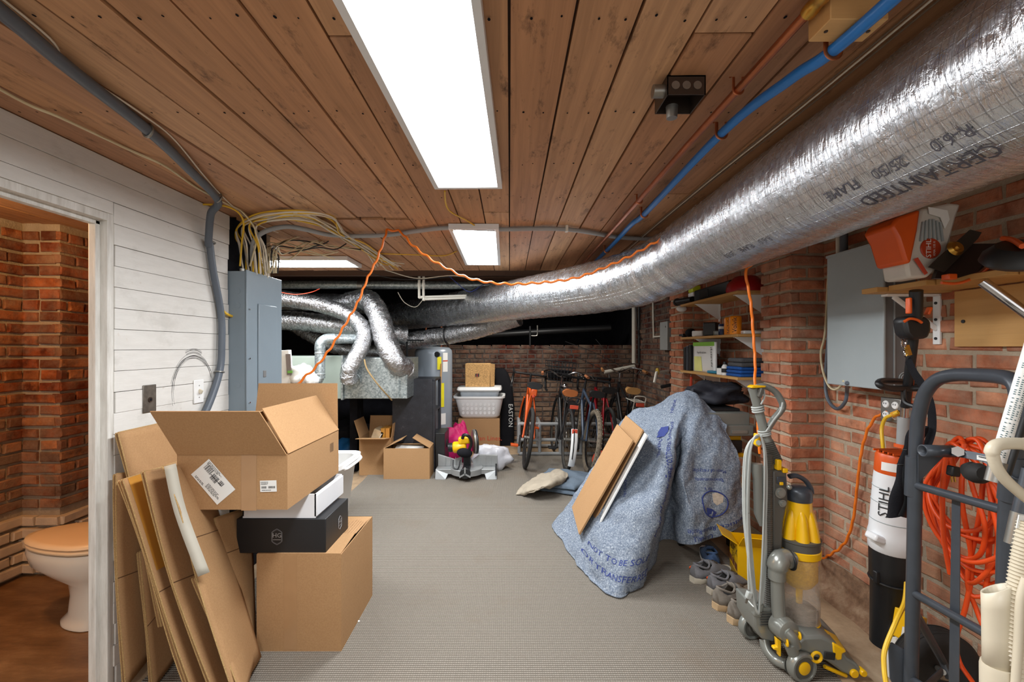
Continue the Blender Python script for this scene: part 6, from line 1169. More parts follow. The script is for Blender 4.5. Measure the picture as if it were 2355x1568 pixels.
# elbow pipe beside the bin
B().tube(crom([VP(1818, 1287, 1.92), VP(1802, 1282, 1.91), VP(1790, 1294, 1.90), VP(1787, 1315, 1.90), VP(1787, 1332, 1.90)], 6), [.036] * 8 + [.04] * 8 + [.034] * 8 + [.028], 20).obj('elbow', M['vac_silver'], vc, smooth=60)
B().torus(VP(1817, 1287, 1.915), .038, .005, (1, 0, .1)).obj('elbow_seal', M['black'], vc)
B().tube(crom([VP(1788, 1330, 1.90), VP(1790, 1400, 1.90), VP(1796, 1432, 1.89), VP(1808, 1450, 1.88)], 6), .0265, 18).obj('down_pipe', M['vac_silver'], vc, smooth=60)
B().lathe([(.001, .03), (.028, .03), (.043, .024), (.047, .0), (.047, -.04), (.001, -.04)], P(1806, 1446, 1.87), (.12, -.99, 0), 28).obj('pivot_disc', M['vac_silver'], vc)
B().tube(crom([P(1808, 1450, 1.85), P(1822, 1466, 1.84), P(1830, 1484, 1.85)], 5), .021, 16).obj('short_pipe', M['vac_silver'], vc, smooth=60)
B().tube(crom([P(1757, 1470, 1.97), P(1764, 1495, 1.95), P(1785, 1518, 1.92), P(1812, 1530, 1.88)], 6), [.02] * 18 + [.026], 16).obj('lower_pipe', M['vac_silver'], vc, smooth=60)
B().prism([P(1786, 1468, 1.87), P(1797, 1474, 1.87), P(1797, 1510, 1.87), P(1792, 1510, 1.87), P(1791, 1498, 1.87), P(1779, 1494, 1.87), P(1780, 1489, 1.87), P(1788, 1488, 1.87)], (0, .02, 0)).obj('stand_lever', M['yellow'], vc, bev=.003)
B().tube([P(1815, 1478, 1.85), P(1833, 1520, 1.86)], .024, 12).obj('link_arm', M['vac_silver'], vc)
for u, v in ((1810, 1478), (1839, 1462)): B().torus(P(u, v, 1.84), .011, .0045, (1, -.3, 0)).obj('yellow_ring', M['yellow'], vc)
hd = B().prism([P(1818, 1490, 1.85), P(1850, 1464, 1.85), P(1890, 1463, 1.85), P(1925, 1480, 1.85), P(1950, 1514, 1.85), P(1972, 1528, 1.85), P(1992, 1553, 1.85), P(1962, 1558, 1.85), P(1938, 1548, 1.85), P(1902, 1522, 1.85), P(1872, 1512, 1.85), P(1850, 1500, 1.85)], (.05, .28, 0)).obj('cleaner_head', M['vac_grey'], vc, bev=.012)
B().lathe([(.001, -.06), (.034, -.05), (.038, 0), (.034, .10), (.001, .12)], P(1902, 1466, 1.98), (.2, 1, 0), 18).obj('belt_housing', M['vac_grey'], vc)
B().prism([P(1915, 1478, 1.845), P(1944, 1494, 1.845), P(1948, 1500, 1.845), P(1938, 1504, 1.845), P(1937, 1518, 1.845), P(1926, 1520, 1.845), P(1918, 1510, 1.845), P(1916, 1496, 1.845)], (.03, .10, 0)).obj('yellow_cap', M['yellow'], vc, bev=.006)
for u, v, q in ((1964, 1548, .017), (1985, 1547, .014)): B().lathe([(q, -.02), (q, .004), (q * .8, .008), (.001, .008)], P(u, v, 1.848), (0, -1, 0), 20).obj('roller_cap', M['yellow'], vc)
B().torus(P(1878, 1511, 1.842), .019, .006, (0, 1, 0)).obj('ring_latch', M['yellow'], vc); B().box(P(1908, 1508, 1.845), (.045, .006, .03), (0, .12, 0)).obj('dark_window', M['rubber'], vc, bev=.003)
B().tube(crom([P(1896, 1532, 1.86), P(1920, 1543, 1.86), P(1945, 1553, 1.87)], 4), .008, 8).obj('yellow_bumper', M['yellow'], vc)
# ---------------------------------------------------------------- orange extension cord (one long cord)
def wave(pts, amp, wl, n=10, d=V((0, 0, 1))):
    p = crom(pts, n); out = []; L = 0
    for i, q in enumerate(p):
        if i: L += (q - p[i - 1]).length
        out.append(q + V((.35 * math.cos(L * 2 * math.pi / wl), .3 * math.cos(L * 2 * math.pi / wl), math.sin(L * 2 * math.pi / wl))) * amp)
    return out
ec = thing('extension_cord', 'wavy orange extension cord draped from the ceiling over the fat foil duct', 'cord', P(890, 545, 2.78))
B().tube(wave([P(650, 960, 2.62), P(672, 905, 2.62), P(692, 875, 2.62), P(725, 845, 2.63), P(760, 800, 2.65), P(800, 735, 2.68), P(825, 690, 2.70), P(845, 640, 2.72), P(865, 600, 2.75), P(880, 560, 2.77), P(886, 542, 2.77), P(890, 530, 2.80), P(905, 529, 2.82), P(925, 536, 2.80), P(945, 560, 2.78), P(985, 592, 2.78), P(1030, 618, 2.80), P(1080, 640, 2.82), P(1150, 652, 2.84), P(1230, 651, 2.85), P(1320, 640, 2.80), P(1390, 615, 2.72), P(1450, 588, 2.62), P(1510, 555, 2.50), P(1560, 525, 2.36), P(1600, 500, 2.26), V((1.12, 2.2, 2.075)), V((1.225, 2.2, 1.93)), V((1.20, 2.2, 1.80)), P(1716, 625, 2.2), P(1726, 690, 2.2), P(1732, 760, 2.2), P(1737, 840, 2.18), P(1736, 884, 2.12), P(1741, 930, 2.10), P(1744, 985, 2.08), P(1748, 1040, 2.06)], .006, .085, 12), .0068, 8).obj('ceiling_run', M['orange'], ec, smooth=60)
xw = XR - .03
B().tube(wave([P(1790, 1250, 2.2), P(1850, 1270, 2.3), PX(1885, 1284, xw), PX(1915, 1272, xw), PX(1945, 1245, xw), PX(1962, 1195, xw), PX(1970, 1130, xw), PX(1978, 1060, xw), PX(1988, 1010, xw), PX(2004, 972, xw), PX(2028, 950, xw), PX(2048, 948, xw - .02)], .005, .085, 10), .0068, 8).obj('wall_run', M['orange'], ec, smooth=60)
B().cyl(PX(2040, 948, xw - .02), PX(2056, 950, xw - .01), .013).obj('plug', M['orange'], ec)
# ---------------------------------------------------------------- wall box, cables, outlet
eb = thing('electrical_cabinet', 'large pale grey metal electrical cabinet on the right brick wall', 'cabinet', (1.74, 2.19, 1.18))
B().bx(1.675, 1.818, 2.02, 2.365, 1.18, 1.838).obj('body', M['panel_edge'], eb, bev=.004); B().bx(1.664, 1.676, 2.012, 2.372, 1.172, 1.832).obj('cover', M['panel_pale'], eb, bev=.004); B().bx(1.66, 1.69, 2.008, 2.376, 1.828, 1.842).obj('top_lip', M['panel_pale'], eb, bev=.002)
B().bx(1.715, 1.72, 2.0165, 2.021, 1.19, 1.80).obj('side_rib', M['panel_pale'], eb); 
for z, q in ((1.225, .026), (1.225, .017)): B().torus((1.765, 2.0185, z), q, .002, (0, 1, 0)).obj('knockout', M['panel_pale'], eb)
for x, z in ((1.70, 1.80), (1.725, 1.785)): B().cyl((x, 2.021, z), (x, 2.016, z), .005, n=8).obj('screw', M['steel'], eb)
cable([(1.80, 2.40, 1.83), PX(1910, 600, 1.79), PX(1898, 760, 1.79), PX(1888, 810, 1.785), PX(1892, 850, 1.78), PX(1905, 885, 1.77), PX(1920, 896, 1.76), PX(1936, 885, 1.75), P(1940, 876, 2.25)], .006, 'cream_cable', 'cream cable bowing out beside the pale grey electrical cabinet')
cable([(1.80, 2.42, 1.83), PX(1914, 700, 1.80), PX(1903, 800, 1.795), PX(1898, 880, 1.79), PX(1905, 920, 1.785), PX(1925, 940, 1.78), PX(1943, 925, 1.77), PX(1948, 900, 1.76), P(1948, 880, 2.22)], .0095, 'grey_conduit', 'dark grey cable looping under the pale grey electrical cabinet')
for u, m, rr_, l in ((1928, 'pvc', .012, 'pale conduit rising above the electrical cabinet'), (1941, 'grey_conduit', .018, 'dark conduit rising above the electrical cabinet')): q = PX(u, 560, 1.76); tag(B().tube([(1.76, q.y, 1.838), (1.76, q.y, 2.10)], rr_, 12).obj('conduit', M[m], None), l, 'conduit')
tag(B().tube([(1.755, 2.10, 1.84), (1.755, 2.10, 2.10)], .035, 16).obj('conduit', M['black'], None), 'thick black conduit above the electrical cabinet, under the foil duct', 'conduit')
ob = thing('power_outlet', 'four-socket metal outlet box on the brick wall with two cords plugged in', 'power outlet', (1.79, 2.09, 1.05))
B().bx(1.77, 1.818, 2.04, 2.145, 1.02, 1.125).obj('box', M['galv'], ob, bev=.003); B().bx(1.762, 1.771, 2.036, 2.149, 1.016, 1.129).obj('cover_plate', M['steel'], ob, bev=.004)
for y in (2.067, 2.118):
    for z in (1.048, 1.097):
        s_ = B().lathe([(.001, .004), (.015, .004), (.0175, 0)], (1.762, y, z), (-1, 0, 0), 20).obj('socket', M['white'], ob)
        for dy in (-.006, .006): B().bx(1.7565, 1.758, y + dy - .0012, y + dy + .0012, z, z + .008).obj('slot', M['black'], s_)
yc_ = tag(B().tube(crom([PX(2066, 948, 1.745), PX(2050, 955, 1.74), PX(2036, 962, 1.74), PX(2028, 985, 1.74), PX(2030, 1020, 1.72), PX(2034, 1050, 1.68), PX(2045, 1100, 1.70), (1.72, 1.9, .5)], 8), .0075, 8).obj('yellow_lead', M['yellow_cable'], None), 'short yellow cord plugged into the metal outlet box', 'cord'); B().cyl(PX(2068, 948, 1.76), PX(2050, 955, 1.738), .013).obj('plug', mat('amber_plug', (226, 160, 50), .2), yc_)
# ---------------------------------------------------------------- pole blower standing on its nozzle
bw = thing('pole_blower', 'white and orange pole leaf blower standing nozzle down against the brick wall', 'leaf blower', (1.62, 1.93, 0))
top, bot = P(2064, 1032, 1.90), P(2038, 1480, 1.95); ax = (top - bot); L = ax.length; axn = ax.normalized(); tt = lambda v: (1480 - v) / 448 * L
o_ = bw
B().lathe([(.058, 0), (.060, tt(1440)), (.068, tt(1330)), (.073, tt(1325)), (.075, tt(1300)), (.080, tt(1248)), (.06, tt(1240))], bot, axn, n=36).obj('black_nozzle', M['black'], o_, smooth=40)
B().torus(bot + axn * tt(1330), .072, .005, axn).obj('nozzle_band', M['black'], o_); B().box(bot + axn * tt(1318) + V((-.074, -.02, 0)), (.02, .02, .05)).obj('latch', M['black'], o_, bev=.004)
wt_ = B().lathe([(.075, tt(1262)), (.082, tt(1258)), (.086, tt(1225)), (.082, tt(1215)), (.080, tt(1180)), (.076, tt(1100)), (.074, tt(1085)), (.05, tt(1080))], bot, axn, n=40).obj('white_housing', M['frame_white'], o_, smooth=40)
for v in (1118, 1150, 1192): q = .0765 + .004 * (v - 1100) / 80; B().torus(bot + axn * tt(v), q, .0016, axn, 40, 5).obj('seam', M['panel_pale'], wt_)
B().box(bot + axn * tt(1228) + V((-.088, -.02, 0)), (.05, .06, .03), (0, .4, 0)).obj('foot_flange', M['frame_white'], o_, bev=.008)
ogr = B().lathe([(.074, tt(1085)), (.075, tt(1083)), (.073, tt(1048)), (.068, tt(1042)), (.001, tt(1040))], bot, axn, n=36).obj('orange_collar', M['orange_pl'], o_, smooth=40)
for i in range(5): B().box(bot + axn * (tt(1039)) + V((0, -.05 + i * .025, 0)), (.12, .006, .008)).obj('grill_bar', M['orange_pl'], ogr); 
B().lathe([(.001, tt(1039.5)), (.06, tt(1039.5))], bot, axn, n=28).obj('grill_gap', M['black'], ogr)
def on_tube(a0, vv, q): return lambda x, y: bot + axn * (tt(vv) + x) + V((math.cos(math.radians(a0) - y / q), math.sin(math.radians(a0) - y / q), 0)) * (q + .0012)
fnl = on_tube(205, 1145, .0812); lettering('STIHL', lambda x, y: fnl(x, -y) if 0 else fnl(x, y), M['ink'], wt_, .052)
f2 = on_tube(228, 1068, .0748); b = B(); b.grid(lambda u, v: f2((v - .5) * .035, (u - .5) * .10), 8, 2); b.obj('label_sticker', M['paper'], ogr)
for v in (1215, 1240): B().tube([bot + axn * tt(v) + V((-.01, -.088, 0)), bot + axn * tt(v) + V((.04, -.082, 0))], .008, 8).obj('clip', M['frame_white'], wt_)
B().tube([bot + axn * tt(1150) + V((.02, -.083, 0)), bot + axn * tt(1250) + V((.02, -.088, 0))], .004, 6).obj('rib', M['frame_white'], wt_)
B().tube([P(2076, 1030, 1.86), P(2077, 1022, 1.86)], .03, 14).obj('shaft_socket', M['orange_pl'], o_)
B().tube([P(2076, 1024, 1.86), P(2079, 960, 1.85)], .0215, 16).obj('lower_sleeve', M['pvc_grey'], o_); B().tube([P(2079, 965, 1.85), P(2082, 925, 1.84)], .0145, 14).obj('steel_shaft', M['chrome'], o_)
B().tube([P(2082, 935, 1.84), P(2101, 775, 1.74)], .0165, 14).obj('black_shaft', M['black'], o_); B().tube([P(2094, 935, 1.85), P(2110, 790, 1.76)], .003, 6).obj('orange_cable', M['orange_pl'], o_)
lh = B().tube(crom([P(2085, 893, 1.80), P(2045, 893, 1.76), P(2022, 884, 1.74), P(2030, 876, 1.80), P(2080, 878, 1.86), P(2120, 884, 1.84), P(2128, 892, 1.78)], 6, True), .0125, 12, closed=True).obj('loop_handle', M['black'], o_, smooth=60)
B().tube(crom([P(2078, 895, 1.79), P(2082, 925, 1.78), P(2115, 938, 1.72)], 5), .009, 8).obj('handle_brace', M['black'], o_)
B().prism([P(2080, 735, 1.70), P(2090, 725, 1.70), P(2130, 726, 1.70), P(2143, 738, 1.70), P(2144, 760, 1.70), P(2136, 778, 1.70), P(2100, 782, 1.70), P(2086, 768, 1.70)], (0, .06, 0)).obj('trigger_housing', M['black'], o_, bev=.012)
B().tube(crom([P(2079, 740, 1.695), P(2092, 733, 1.69), P(2108, 735, 1.69), P(2120, 742, 1.69)], 5), .005, 8).obj('orange_trim', M['orange_pl'], o_)
B().tube([P(2106, 735, 1.72), P(2107, 668, 1.69)], .021, 14).obj('grip', M['black'], o_); B().box(P(2090, 703, 1.69), (.012, .02, .06)).obj('trigger', M['orange_pl'], o_, bev=.004); B().box(P(2135, 715, 1.71), (.01, .02, .03), (0, .4, 0)).obj('lockout_lever', M['orange_pl'], o_, bev=.003)
B().prism([P(*q, 1.62) for q in ((2118, 480), (2185, 466), (2212, 468), (2200, 500), (2187, 550), (2172, 600), (2135, 638), (2090, 640), (2084, 606), (2100, 560))], (0, .11, 0)).obj('motor_housing', mat('warm_white_plastic', (206, 200, 190), .35), o_, bev=.01)
B().prism([P(*q, 1.60) for q in ((2050, 520), (2063, 500), (2119, 480), (2112, 530), (2096, 606), (2083, 604), (2066, 548))], (0, .13, 0)).obj('orange_battery_cover', M['orange_pl'], o_, bev=.01)
dl = B().lathe([(.001, .004), (.034, .004), (.037, 0)], P(2140, 571, 1.618), (0, -1, 0), 28).obj('logo_disc', mat('rust_orange', (176, 60, 28), .4), o_)
lf = P(2140, 571, 1.6125); lettering('STIHL', lambda x, y: lf + V((-y - .006, 0, x)), M['paper'], dl, .026); lettering('KMA 135 R', lambda x, y: lf + V((-y + .014, 0, x)), M['paper'], dl, .011)
for i in range(6): B().box(P(2120 + i * 9, 525 + abs(i - 2.5) * 3, 1.616), (.006, .006, .07), (0, .12 - i * .05, 0)).obj('cooling_rib', M['panel_pale'], o_)
B().slab([P(*q, 1.614) for q in ((2134, 476), (2178, 484), (2183, 505), (2172, 526), (2162, 500), (2136, 492))], -.002).obj('warning_label', M['paper'], o_); B().slab([P(*q, 1.612) for q in ((2101, 596), (2110, 592), (2133, 628), (2126, 632))], -.002).obj('striped_sticker', M['red_ink'], o_)
# brush cutter blade and guard lying on the shelf
gd = thing('cutter_guard', 'black cutter guard with orange edge and bolted blade lying on the right wall shelf', 'cutter guard', (1.62, 1.5, 1.61))
gpts = [P(2165, 650, 1.57), P(2195, 652, 1.57), P(2225, 645, 1.56), P(2262, 625, 1.54), P(2290, 598, 1.50), P(2315, 582, 1.46), P(2345, 590, 1.42), P(2356, 615, 1.42), P(2300, 632, 1.46), P(2200, 655, 1.56)]
B().prism([P(2150, 640, 1.60), P(2165, 600, 1.62), P(2230, 560, 1.60), P(2290, 560, 1.55), P(2280, 600, 1.52), P(2250, 625, 1.54), P(2200, 640, 1.57)], (0, .015, 0)).obj('guard_plate', mat('smoked_plastic', (42, 32, 30), .35), gd)
B().tube(crom(gpts[:6], 5), .005, 8).obj('orange_edge', M['orange_pl'], gd); B().box(P(2183, 637, 1.57), (.03, .03, .02)).obj('orange_foot', M['orange_pl'], gd, bev=.003)
B().prism([P(2136, 614, 1.585), P(2150, 600, 1.585), P(2232, 528, 1.58), P(2258, 534, 1.58), P(2250, 548, 1.58), P(2172, 626, 1.585)], (0, .004, 0)).obj('blade', mat('dark_steel', (74, 70, 64), .4, .7), gd)
B().lathe([(.001, .018), (.010, .018), (.012, .01), (.02, .01), (.026, .004), (.028, 0)], P(2197, 571, 1.582), (0, -1, .3), 24).obj('hub_washer', M['brass'], gd)
og = thing('safety_visor', 'black and orange visor on the right wall shelf at the picture edge', 'visor', P(2330, 590, 1.38))
B().lathe([(.001, .05), (.05, .045), (.075, .02), (.08, 0), (.07, -.01)], P(2335, 597, 1.36), (-.3, -.5, 1), 24).obj('shell', M['black'], og); B().tube(crom([P(2306, 548, 1.40), P(2330, 552, 1.36), P(2352, 566, 1.30)], 4), .008, 8).obj('orange_arm', M['orange_pl'], og)
# harness
hn = thing('shoulder_harness', 'black padded shoulder harness hanging from the pole blower', 'harness', P(2090, 1000, 1.58))
B().tube(crom([P(2088, 828, 1.70), P(2104, 860, 1.66), P(2124, 890, 1.62), P(2140, 930, 1.60), P(2143, 985, 1.60), P(2130, 1030, 1.58), P(2112, 1055, 1.57)], 6), .020, 8, flat=.22).obj('strap', M['blackmatte'], hn, smooth=50)
pd = B(); pth = crom([P(2112, 985, 1.60), P(2095, 1040, 1.585), P(2078, 1110, 1.575), P(2060, 1185, 1.57)], 6); vs = []
for i, q in enumerate(pth): w_ = .034 + .004 * math.sin(i); e = .012 * min(1, (i + .5) * (len(pth) - i) / 8); vs.append([q + V((w_ * math.cos(a), e * math.sin(a) * 1.2, w_ * .25 * math.cos(a))) for a in [2 * math.pi * j / 16 for j in range(16)]])
loft(pd, vs); pdo = pd.obj('shoulder_pad', M['blackmatte'], hn, smooth=60)
for i in (5, 8): B().tube([vs[i][j] + V((0, -.001, 0)) for j in range(16)], .0025, 5, closed=True).obj('webbing_band', M['black'], pdo)
B().tube(crom([P(2098, 1030, 1.54), P(2086, 1090, 1.53), P(2090, 1150, 1.53), P(2075, 1188, 1.54)], 5), .016, 8, flat=.2).obj('lower_strap', M['black'], hn, smooth=50)
B().torus(P(2078, 790, 1.70), .016, .003, (1, -.4, .1), 18, 6).obj('carabiner', M['chrome'], hn); B().torus(P(2082, 812, 1.69), .014, .003, (.6, -.7, .1), 18, 6).obj('snap_ring', M['chrome'], hn); B().box(P(2088, 805, 1.69), (.012, .012, .04), (0, -.3, 0)).obj('hook', M['brass'], hn)
# ---------------------------------------------------------------- right wall shelf
rs = thing('wall_shelf', 'stepped wooden plank shelf on white brackets, high on the right brick wall', 'shelf', (1.68, 1.6, 1.59))
for x0, y0, y1 in ((1.505, 1.852, 1.935), (1.549, 1.682, 1.85), (1.583, 1.44, 1.68), (1.62, 1.2, 1.438), (1.62, .9, 1.198)):
    B().bx(x0, 1.815, y0 + .001, y1 - .001, 1.589 + .004 * (y0 < 1.7), 1.610 + .004 * (y0 < 1.7)).obj('shelf_plank', M['shelfwood'], rs, smooth=0, bev=.002)
def sbracket(y):
    k = B(); k.bx(1.806, 1.816, y - .016, y + .016, 1.375, 1.585); k.bx(1.585, 1.816, y - .016, y + .016, 1.578, 1.588); k.tube([(1.625, y, 1.578), (1.808, y, 1.44)], .012, 8, flat=.5); o = k.obj('bracket', M['white'], rs, bev=.002)
    for z in (1.40, 1.48, 1.55): B().cyl((1.806, y, z), (1.802, y, z), .006, n=8).obj('screw', M['black'], o)
sbracket(1.915)
st_ = tag(B().tube([(1.60, 1.53, 1.585), (1.77, 1.42, 1.36)], .016, 14).obj('shelf_strut', M['chrome'], None), 'satin metal strut propping the near end of the right wall shelf', 'strut'); B().cyl((1.77, 1.42, 1.36), (1.80, 1.405, 1.33), .02).obj('foot', M['steel'], st_)
plw = tag(B().bx(1.797, 1.817, 1.1, 1.828, 1.365, 1.588).obj('plywood_board', M['shelfwood'], None, smooth=0, bev=.002), 'plywood board fixed to the brick wall under the stepped shelf', 'board'); B().cyl((1.797, 1.79, 1.465), (1.793, 1.79, 1.465), .007, n=10).obj('bolt', M['black'], plw)
# ---------------------------------------------------------------- hand truck
ht = thing('hand_truck', 'slate grey hand truck with a pneumatic tyre standing by the brick wall', 'hand truck', (1.4, 1.35, 0))
def D(u): return lerp(1.50, 1.17, (u - 2105) / 207)
Q = lambda u, v: P(u, v, D(u))
B().tube(crom([Q(2090, 1740), Q(2094, 1600), Q(2099, 1400), Q(2104, 1150), Q(2108, 1000), Q(2115, 945), Q(2130, 900), Q(2158, 872), Q(2200, 862), Q(2260, 863), Q(2310, 868), Q(2336, 882), Q(2345, 915), Q(2342, 980), Q(2326, 1080), Q(2318, 1200), Q(2312, 1400), Q(2308, 1600), Q(2305, 1800)], 7), .0195, 16).obj('frame_loop', M['slate'], ht, smooth=60)
for a, b_ in (((2103, 1050), (2100, 1140)), ((2330, 1050), (2322, 1150))): B().tube([Q(*a), Q(*b_)], .0235, 16).obj('sleeve', M['slate'], ht)
for a, b_ in (((2104, 1115), (2318, 1176)), ((2098, 1362), (2312, 1482)), ((2094, 1560), (2308, 1700))): B().tube([Q(*a), Q(*b_)], .0125, 12).obj('crossbar', M['slate'], ht)
B().prism([Q(2180, 1140) + V((0, -.012, 0)), Q(2199, 1146) + V((0, -.012, 0)), Q(2196, 1640) + V((0, -.012, 0)), Q(2172, 1630) + V((0, -.012, 0))], (.006, .004, 0)).obj('center_bar', M['steel'] if 0 else M['slate'], ht)
fa = B().tube([P(2121, 1036, 1.42), P(2192, 1038, 1.42)], .017, 14, cap=False).obj('folding_arm', M['slate'], ht, sol=.004); B().slab([P(2112, 1045, 1.46), P(2175, 1045, 1.44), P(2112, 1110, 1.47)], .004).obj('gusset', M['slate'], fa)
B().prism([P(2192, 1030, 1.40), P(2275, 1046, 1.30), P(2300, 1062, 1.25), P(2296, 1078, 1.25), P(2265, 1062, 1.30), P(2190, 1048, 1.40)], (.0, .012, 0)).obj('link_plate', M['slate'], ht)
B().cyl(P(2203, 1038, 1.385), P(2203, 1038, 1.37), .016, n=6).obj('bolt', M['chrome'], ht); lp = B().slab([P(2247, 1046, 1.315), P(2275, 1052, 1.285), P(2275, 1062, 1.285), P(2247, 1056, 1.315)], -.001).obj('name_label', M['paper'], ht)
lo, lx = P(2261, 1053.5, 1.297), (P(2275, 1052, 1.285) - P(2247, 1046, 1.315)).normalized(); kq = B(); [quadm(kq, lambda x, y: lo + lx * x + V((0, -.003, y)), -.014 + i * .0032, -.014 + i * .0032 + .0024, .0005, .004) for i in range(9)]; kq.obj('printing', M['ink'], lp, smooth=0, kind='stuff')
B().tube(crom([P(2222, 1066, 1.36), P(2240, 1085, 1.34), P(2265, 1090, 1.30)], 5), [.014, .018, .022, .026, .028, .030, .03, .03, .028, .024, .02], 12).obj('small_caster', M['rubber'], ht)
B().tube([P(2345, 1085, 1.12), P(2330, 1088, 1.16)], .019, 14, cap=False).obj('arm_end', M['slate'], ht, sol=.004)
wc_ = P(2152, 1533, 1.72); wax = V((.05, 1, 0)).normalized()
tyo = B().lathe([(.075, -.036), (.10, -.044), (.128, -.042), (.142, -.03), (.146, 0), (.142, .03), (.128, .042), (.10, .044), (.075, .036)], wc_, wax, n=48).obj('tyre', M['rubber'], ht, smooth=50)
for dy in (-.024, -.008, .008, .024): B().torus(wc_ + wax * dy, .1435, .0028, wax, 60, 5).obj('tread_rib', M['rubber'], tyo)
B().lathe([(.076, -.03), (.07, -.02), (.045, -.012), (.03, -.03), (.018, -.05), (.001, -.052)], wc_, wax, n=32).obj('wheel_hub', mat('cream_enamel', (138, 126, 110), .4, .3), ht, smooth=50)
B().tube([Q(2100, 1400), P(2168, 1520, 1.62), P(2185, 1560, 1.60)], .013, 10).obj('axle_strut', M['slate'], ht); B().tube([P(2118, 1590, 1.5), P(2165, 1545, 1.60)], .016, 8, flat=.4).obj('axle_bracket', M['slate'], ht); B().tube([P(2152, 1533, 1.72), P(2168, 1545, 1.60)], .010, 10).obj('axle', M['steel'], ht)
B().prism([P(2042, 1480, 1.56), P(2052, 1478, 1.56), P(2092, 1502, 1.53), P(2090, 1640, 1.53), P(2070, 1610, 1.54), P(2046, 1560, 1.56)], (.004, .006, 0)).obj('toe_plate', M['slate'], ht, bev=.003)
# ---------------------------------------------------------------- cords and poles at the right edge
oc = thing('coiled_extension_cord', 'thick coil of orange red extension cord hanging behind the hand truck', 'cord', (1.56, 1.53, .5)); rr2 = random.Random(21)
for i in range(9):
    ry, rz_ = rr2.uniform(.10, .155), rr2.uniform(.15, .24); zc = 1.035 - rz_ + rr2.uniform(-.012, .012); cxx = 1.55 + rr2.uniform(-.04, .04); cyy = 1.53 + rr2.uniform(-.02, .02); ph_ = rr2.random() * 6
    pts = []
    for j in range(15):
        a = 2 * math.pi * j / 15; k = 1 + .06 * math.sin(2 * a + ph_); s_ = math.sin(a); wn = (.55 + .45 * (1 - s_) / 2 * 1.6) if s_ > 0 else 1.0
        pts.append(V((cxx + .02 * math.sin(a * 2 + ph_), cyy + ry * wn * math.cos(a) * k, zc + rz_ * s_ * k)))
    B().tube(crom(pts, 5, True), .0072, 8, closed=True).obj('coil_loop', M['orange2'], oc, smooth=60)
for pts in ([P(2218, 1020, 1.5), P(2212, 1150, 1.5), P(2235, 1290, 1.52), P(2222, 1390, 1.54), P(2200, 1465, 1.56), P(2206, 1520, 1.56), P(2238, 1570, 1.5), P(2270, 1620, 1.4)], [P(2262, 1100, 1.48), P(2250, 1200, 1.5), P(2225, 1330, 1.53), P(2245, 1400, 1.53), P(2265, 1450, 1.5)], [P(2290, 1090, 1.45), P(2278, 1200, 1.47), P(2268, 1350, 1.5), P(2245, 1372, 1.52), P(2225, 1360, 1.54)], [P(2180, 1030, 1.5), P(2168, 1120, 1.52), P(2170, 1230, 1.54), P(2185, 1320, 1.54)]):
    B().tube(crom(pts, 7), .0072, 8).obj('hanging_strand', M['orange2'], oc, smooth=60)
B().box(P(2193, 1083, 1.42), (.028, .024, .032), (0, .15, 0)).obj('plug', M['black'], oc, bev=.005); B().tube([P(2188, 1040, 1.45), P(2192, 1075, 1.42)], .0072, 8).obj('plug_lead', M['orange2'], oc)
for du in (-4, 3): B().tube([P(2192 + du, 1095, 1.42), P(2194 + du, 1108, 1.42)], .0025, 5).obj('prong', M['brass'], oc)
tag(B().tube(crom([P(2085, 1340, 1.66), P(2080, 1385, 1.62), P(2060, 1430, 1.58), P(2036, 1490, 1.55), P(2033, 1530, 1.53), P(2040, 1580, 1.5), P(2060, 1640, 1.5)], 8), .0075, 8).obj('yellow_lead', M['yellow_cable'], None), 'yellow cord curving down to the toe plate of the hand truck', 'cord')
yb = thing('yellow_box', 'small yellow and white carton behind the hand truck tyre', 'carton', P(2088, 1440, 1.8)); B().box(P(2090, 1440, 1.84), (.07, .08, .11), (0, .3, .4)).obj('box', M['yellow'], yb, bev=.003); B().box(P(2085, 1455, 1.795), (.05, .01, .04), (0, .3, .4)).obj('white_label', M['paper'], yb)
B().bx(yb.location.x - .02, yb.location.x + .08, 1.80, 1.88, 0, .16).obj('base', M['paper'], yb)
pp = thing('telescopic_pole', 'aluminium telescopic pole covered by a white printed warning label, beside the hand truck', 'pole', P(2285, 1115, 1.12)); d0 = 1.08
B().tube([P(2284, 1108, d0), P(2296, 1062, d0)], .0165, 16).obj('ferrule', M['steel'], pp); B().tube([P(2294, 1065, d0), P(2375, 790, d0)], .0142, 18).obj('labelled_tube', M['paper'], pp); B().tube([P(2380, 870, d0 + .03), P(2310, 1090, d0 + .03)], .012, 12).obj('inner_tube', M['black'], pp)
a0, a1 = P(2296, 1050, d0), P(2362, 835, d0); axp = (a1 - a0).normalized(); e1 = axp.cross(V((0, -1, 0))).normalized(); e2 = axp.cross(e1); k = B(); rq = random.Random(2); Lp = (a1 - a0).length
for i in range(46):
    for j in range(5):
        an = math.radians(200 + j * 30); q0 = a0 + axp * (Lp * i / 46); w_ = rq.uniform(.1, .2)
        vs = [q0 + axp * s + (e1 * math.cos(an + t_) + e2 * math.sin(an + t_)) * .0146 for s, t_ in ((0, -.12), (.0022, -.12), (.0022, w_), (0, w_))]; k.add(vs, [(0, 1, 2, 3)]) if rq.random() > .25 else 0
k.obj('printing', mat('teal_ink', (70, 100, 106), .7), pp, smooth=0, kind='stuff')
for f_, m in ((.82, 'ink'), (.93, 'red_ink')): B().torus(a0 + axp * Lp * f_ + V((0, -.0155, 0)), .006, .001, (0, 1, 0), 16, 4).obj('warning_symbol', M[m], pp)
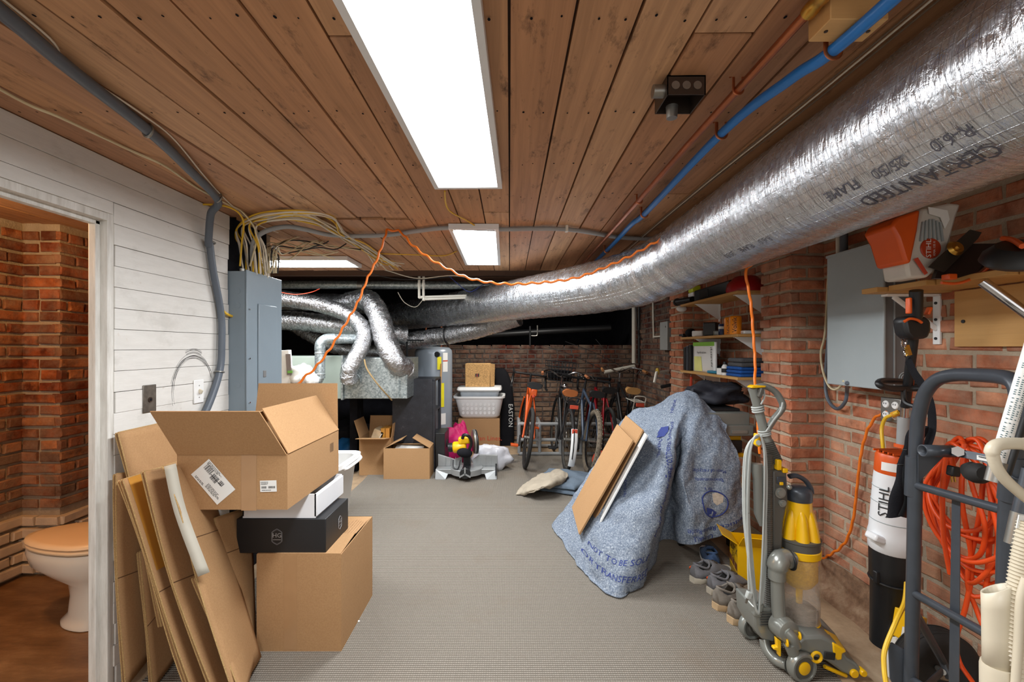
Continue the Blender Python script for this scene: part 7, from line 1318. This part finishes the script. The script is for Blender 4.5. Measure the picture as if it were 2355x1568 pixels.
p3 = thing('telescopic_pole', 'grey-ended pole nearest the picture edge beside the ribbed hose', 'pole', P(2345, 1250, 1.0)); B().tube([P(2332, 1252, 1.02), P(2348, 1180, 1.02)], .017, 16).obj('ferrule', M['steel'], p3); B().tube([P(2347, 1185, 1.02), P(2372, 1080, 1.02)], .0155, 14).obj('tube', M['slate'], p3); B().tube([P(2334, 1252, 1.02), P(2333, 1264, 1.02)], .004, 6).obj('tip', M['black'], p3); B().box(P(2346, 1200, 1.002), (.012, .002, .03), (0, .2, 0)).obj('sticker', M['paper'], p3)
vw = thing('hose_wand', 'cream vacuum hose with looped handle and ribbed tube at the picture edge', 'vacuum hose', P(2300, 1500, .95))
B().tube(crom([P(2286, 1062, .95), P(2281, 1042, .95), P(2288, 1026, .95), P(2310, 1020, .95), P(2345, 1020, .95), P(2380, 1024, .95)], 6), [.010] * 6 + [.0125] * 20 + [.014] * 5, 14).obj('handle_top', M['cream'], vw, smooth=60)
B().tube(crom([P(2282, 1040, .95), P(2290, 1070, .95), P(2310, 1100, .95), P(2340, 1128, .95), P(2380, 1160, .95)], 6), .0105, 14).obj('handle_grip', M['cream'], vw, smooth=60)
n_ = 20; cc = [P(2291, 1362 + i * 0, 1.02)]
wnd = B(); vs = []
for v, r_, in ((1352, .027), (1400, .027), (1470, .028), (1540, .029)):
    vs.append([P(2293 + (v - 1352) * .03, v + (10 * math.sin(a)), 1.02) + V((r_ * math.cos(a), r_ * .8 * math.sin(a), .012 * math.cos(a) * (v == 1352))) for a in [2 * math.pi * j / 20 for j in range(20)]])
loft(wnd, vs, False); wnd.obj('crevice_nozzle', M['cream'], vw, smooth=60, sol=.004)
B().lathe([(.031, 0), (.033, .01), (.032, .12), (.03, .13)], P(2300, 1660, 1.02), (-.02, 0, 1), 28).obj('collar', M['cream'], vw); B().box(P(2326, 1375, 1.02), (.016, .02, .03)).obj('clip', M['white'], vw, bev=.004); B().box(P(2330, 1440, 1.03), (.02, .03, .12)).obj('bracket', M['cream'], vw, bev=.004)
rh = crom([P(2365, 1200, 1.0), P(2352, 1270, 1.0), P(2342, 1340, 1.0), P(2336, 1420, 1.0), P(2333, 1500, 1.0), P(2345, 1580, 1.0)], 26)
B().tube(rh, [.0165 if i % 3 else .0195 for i in range(len(rh))], 14).obj('ribbed_hose', M['cream'], vw, smooth=30)
B().tube(crom([P(2360, 1330, .98), P(2347, 1380, .98), P(2342, 1470, .98), P(2335, 1580, .98)], 6), .008, 10).obj('smooth_lead', M['cream'], vw, smooth=60)
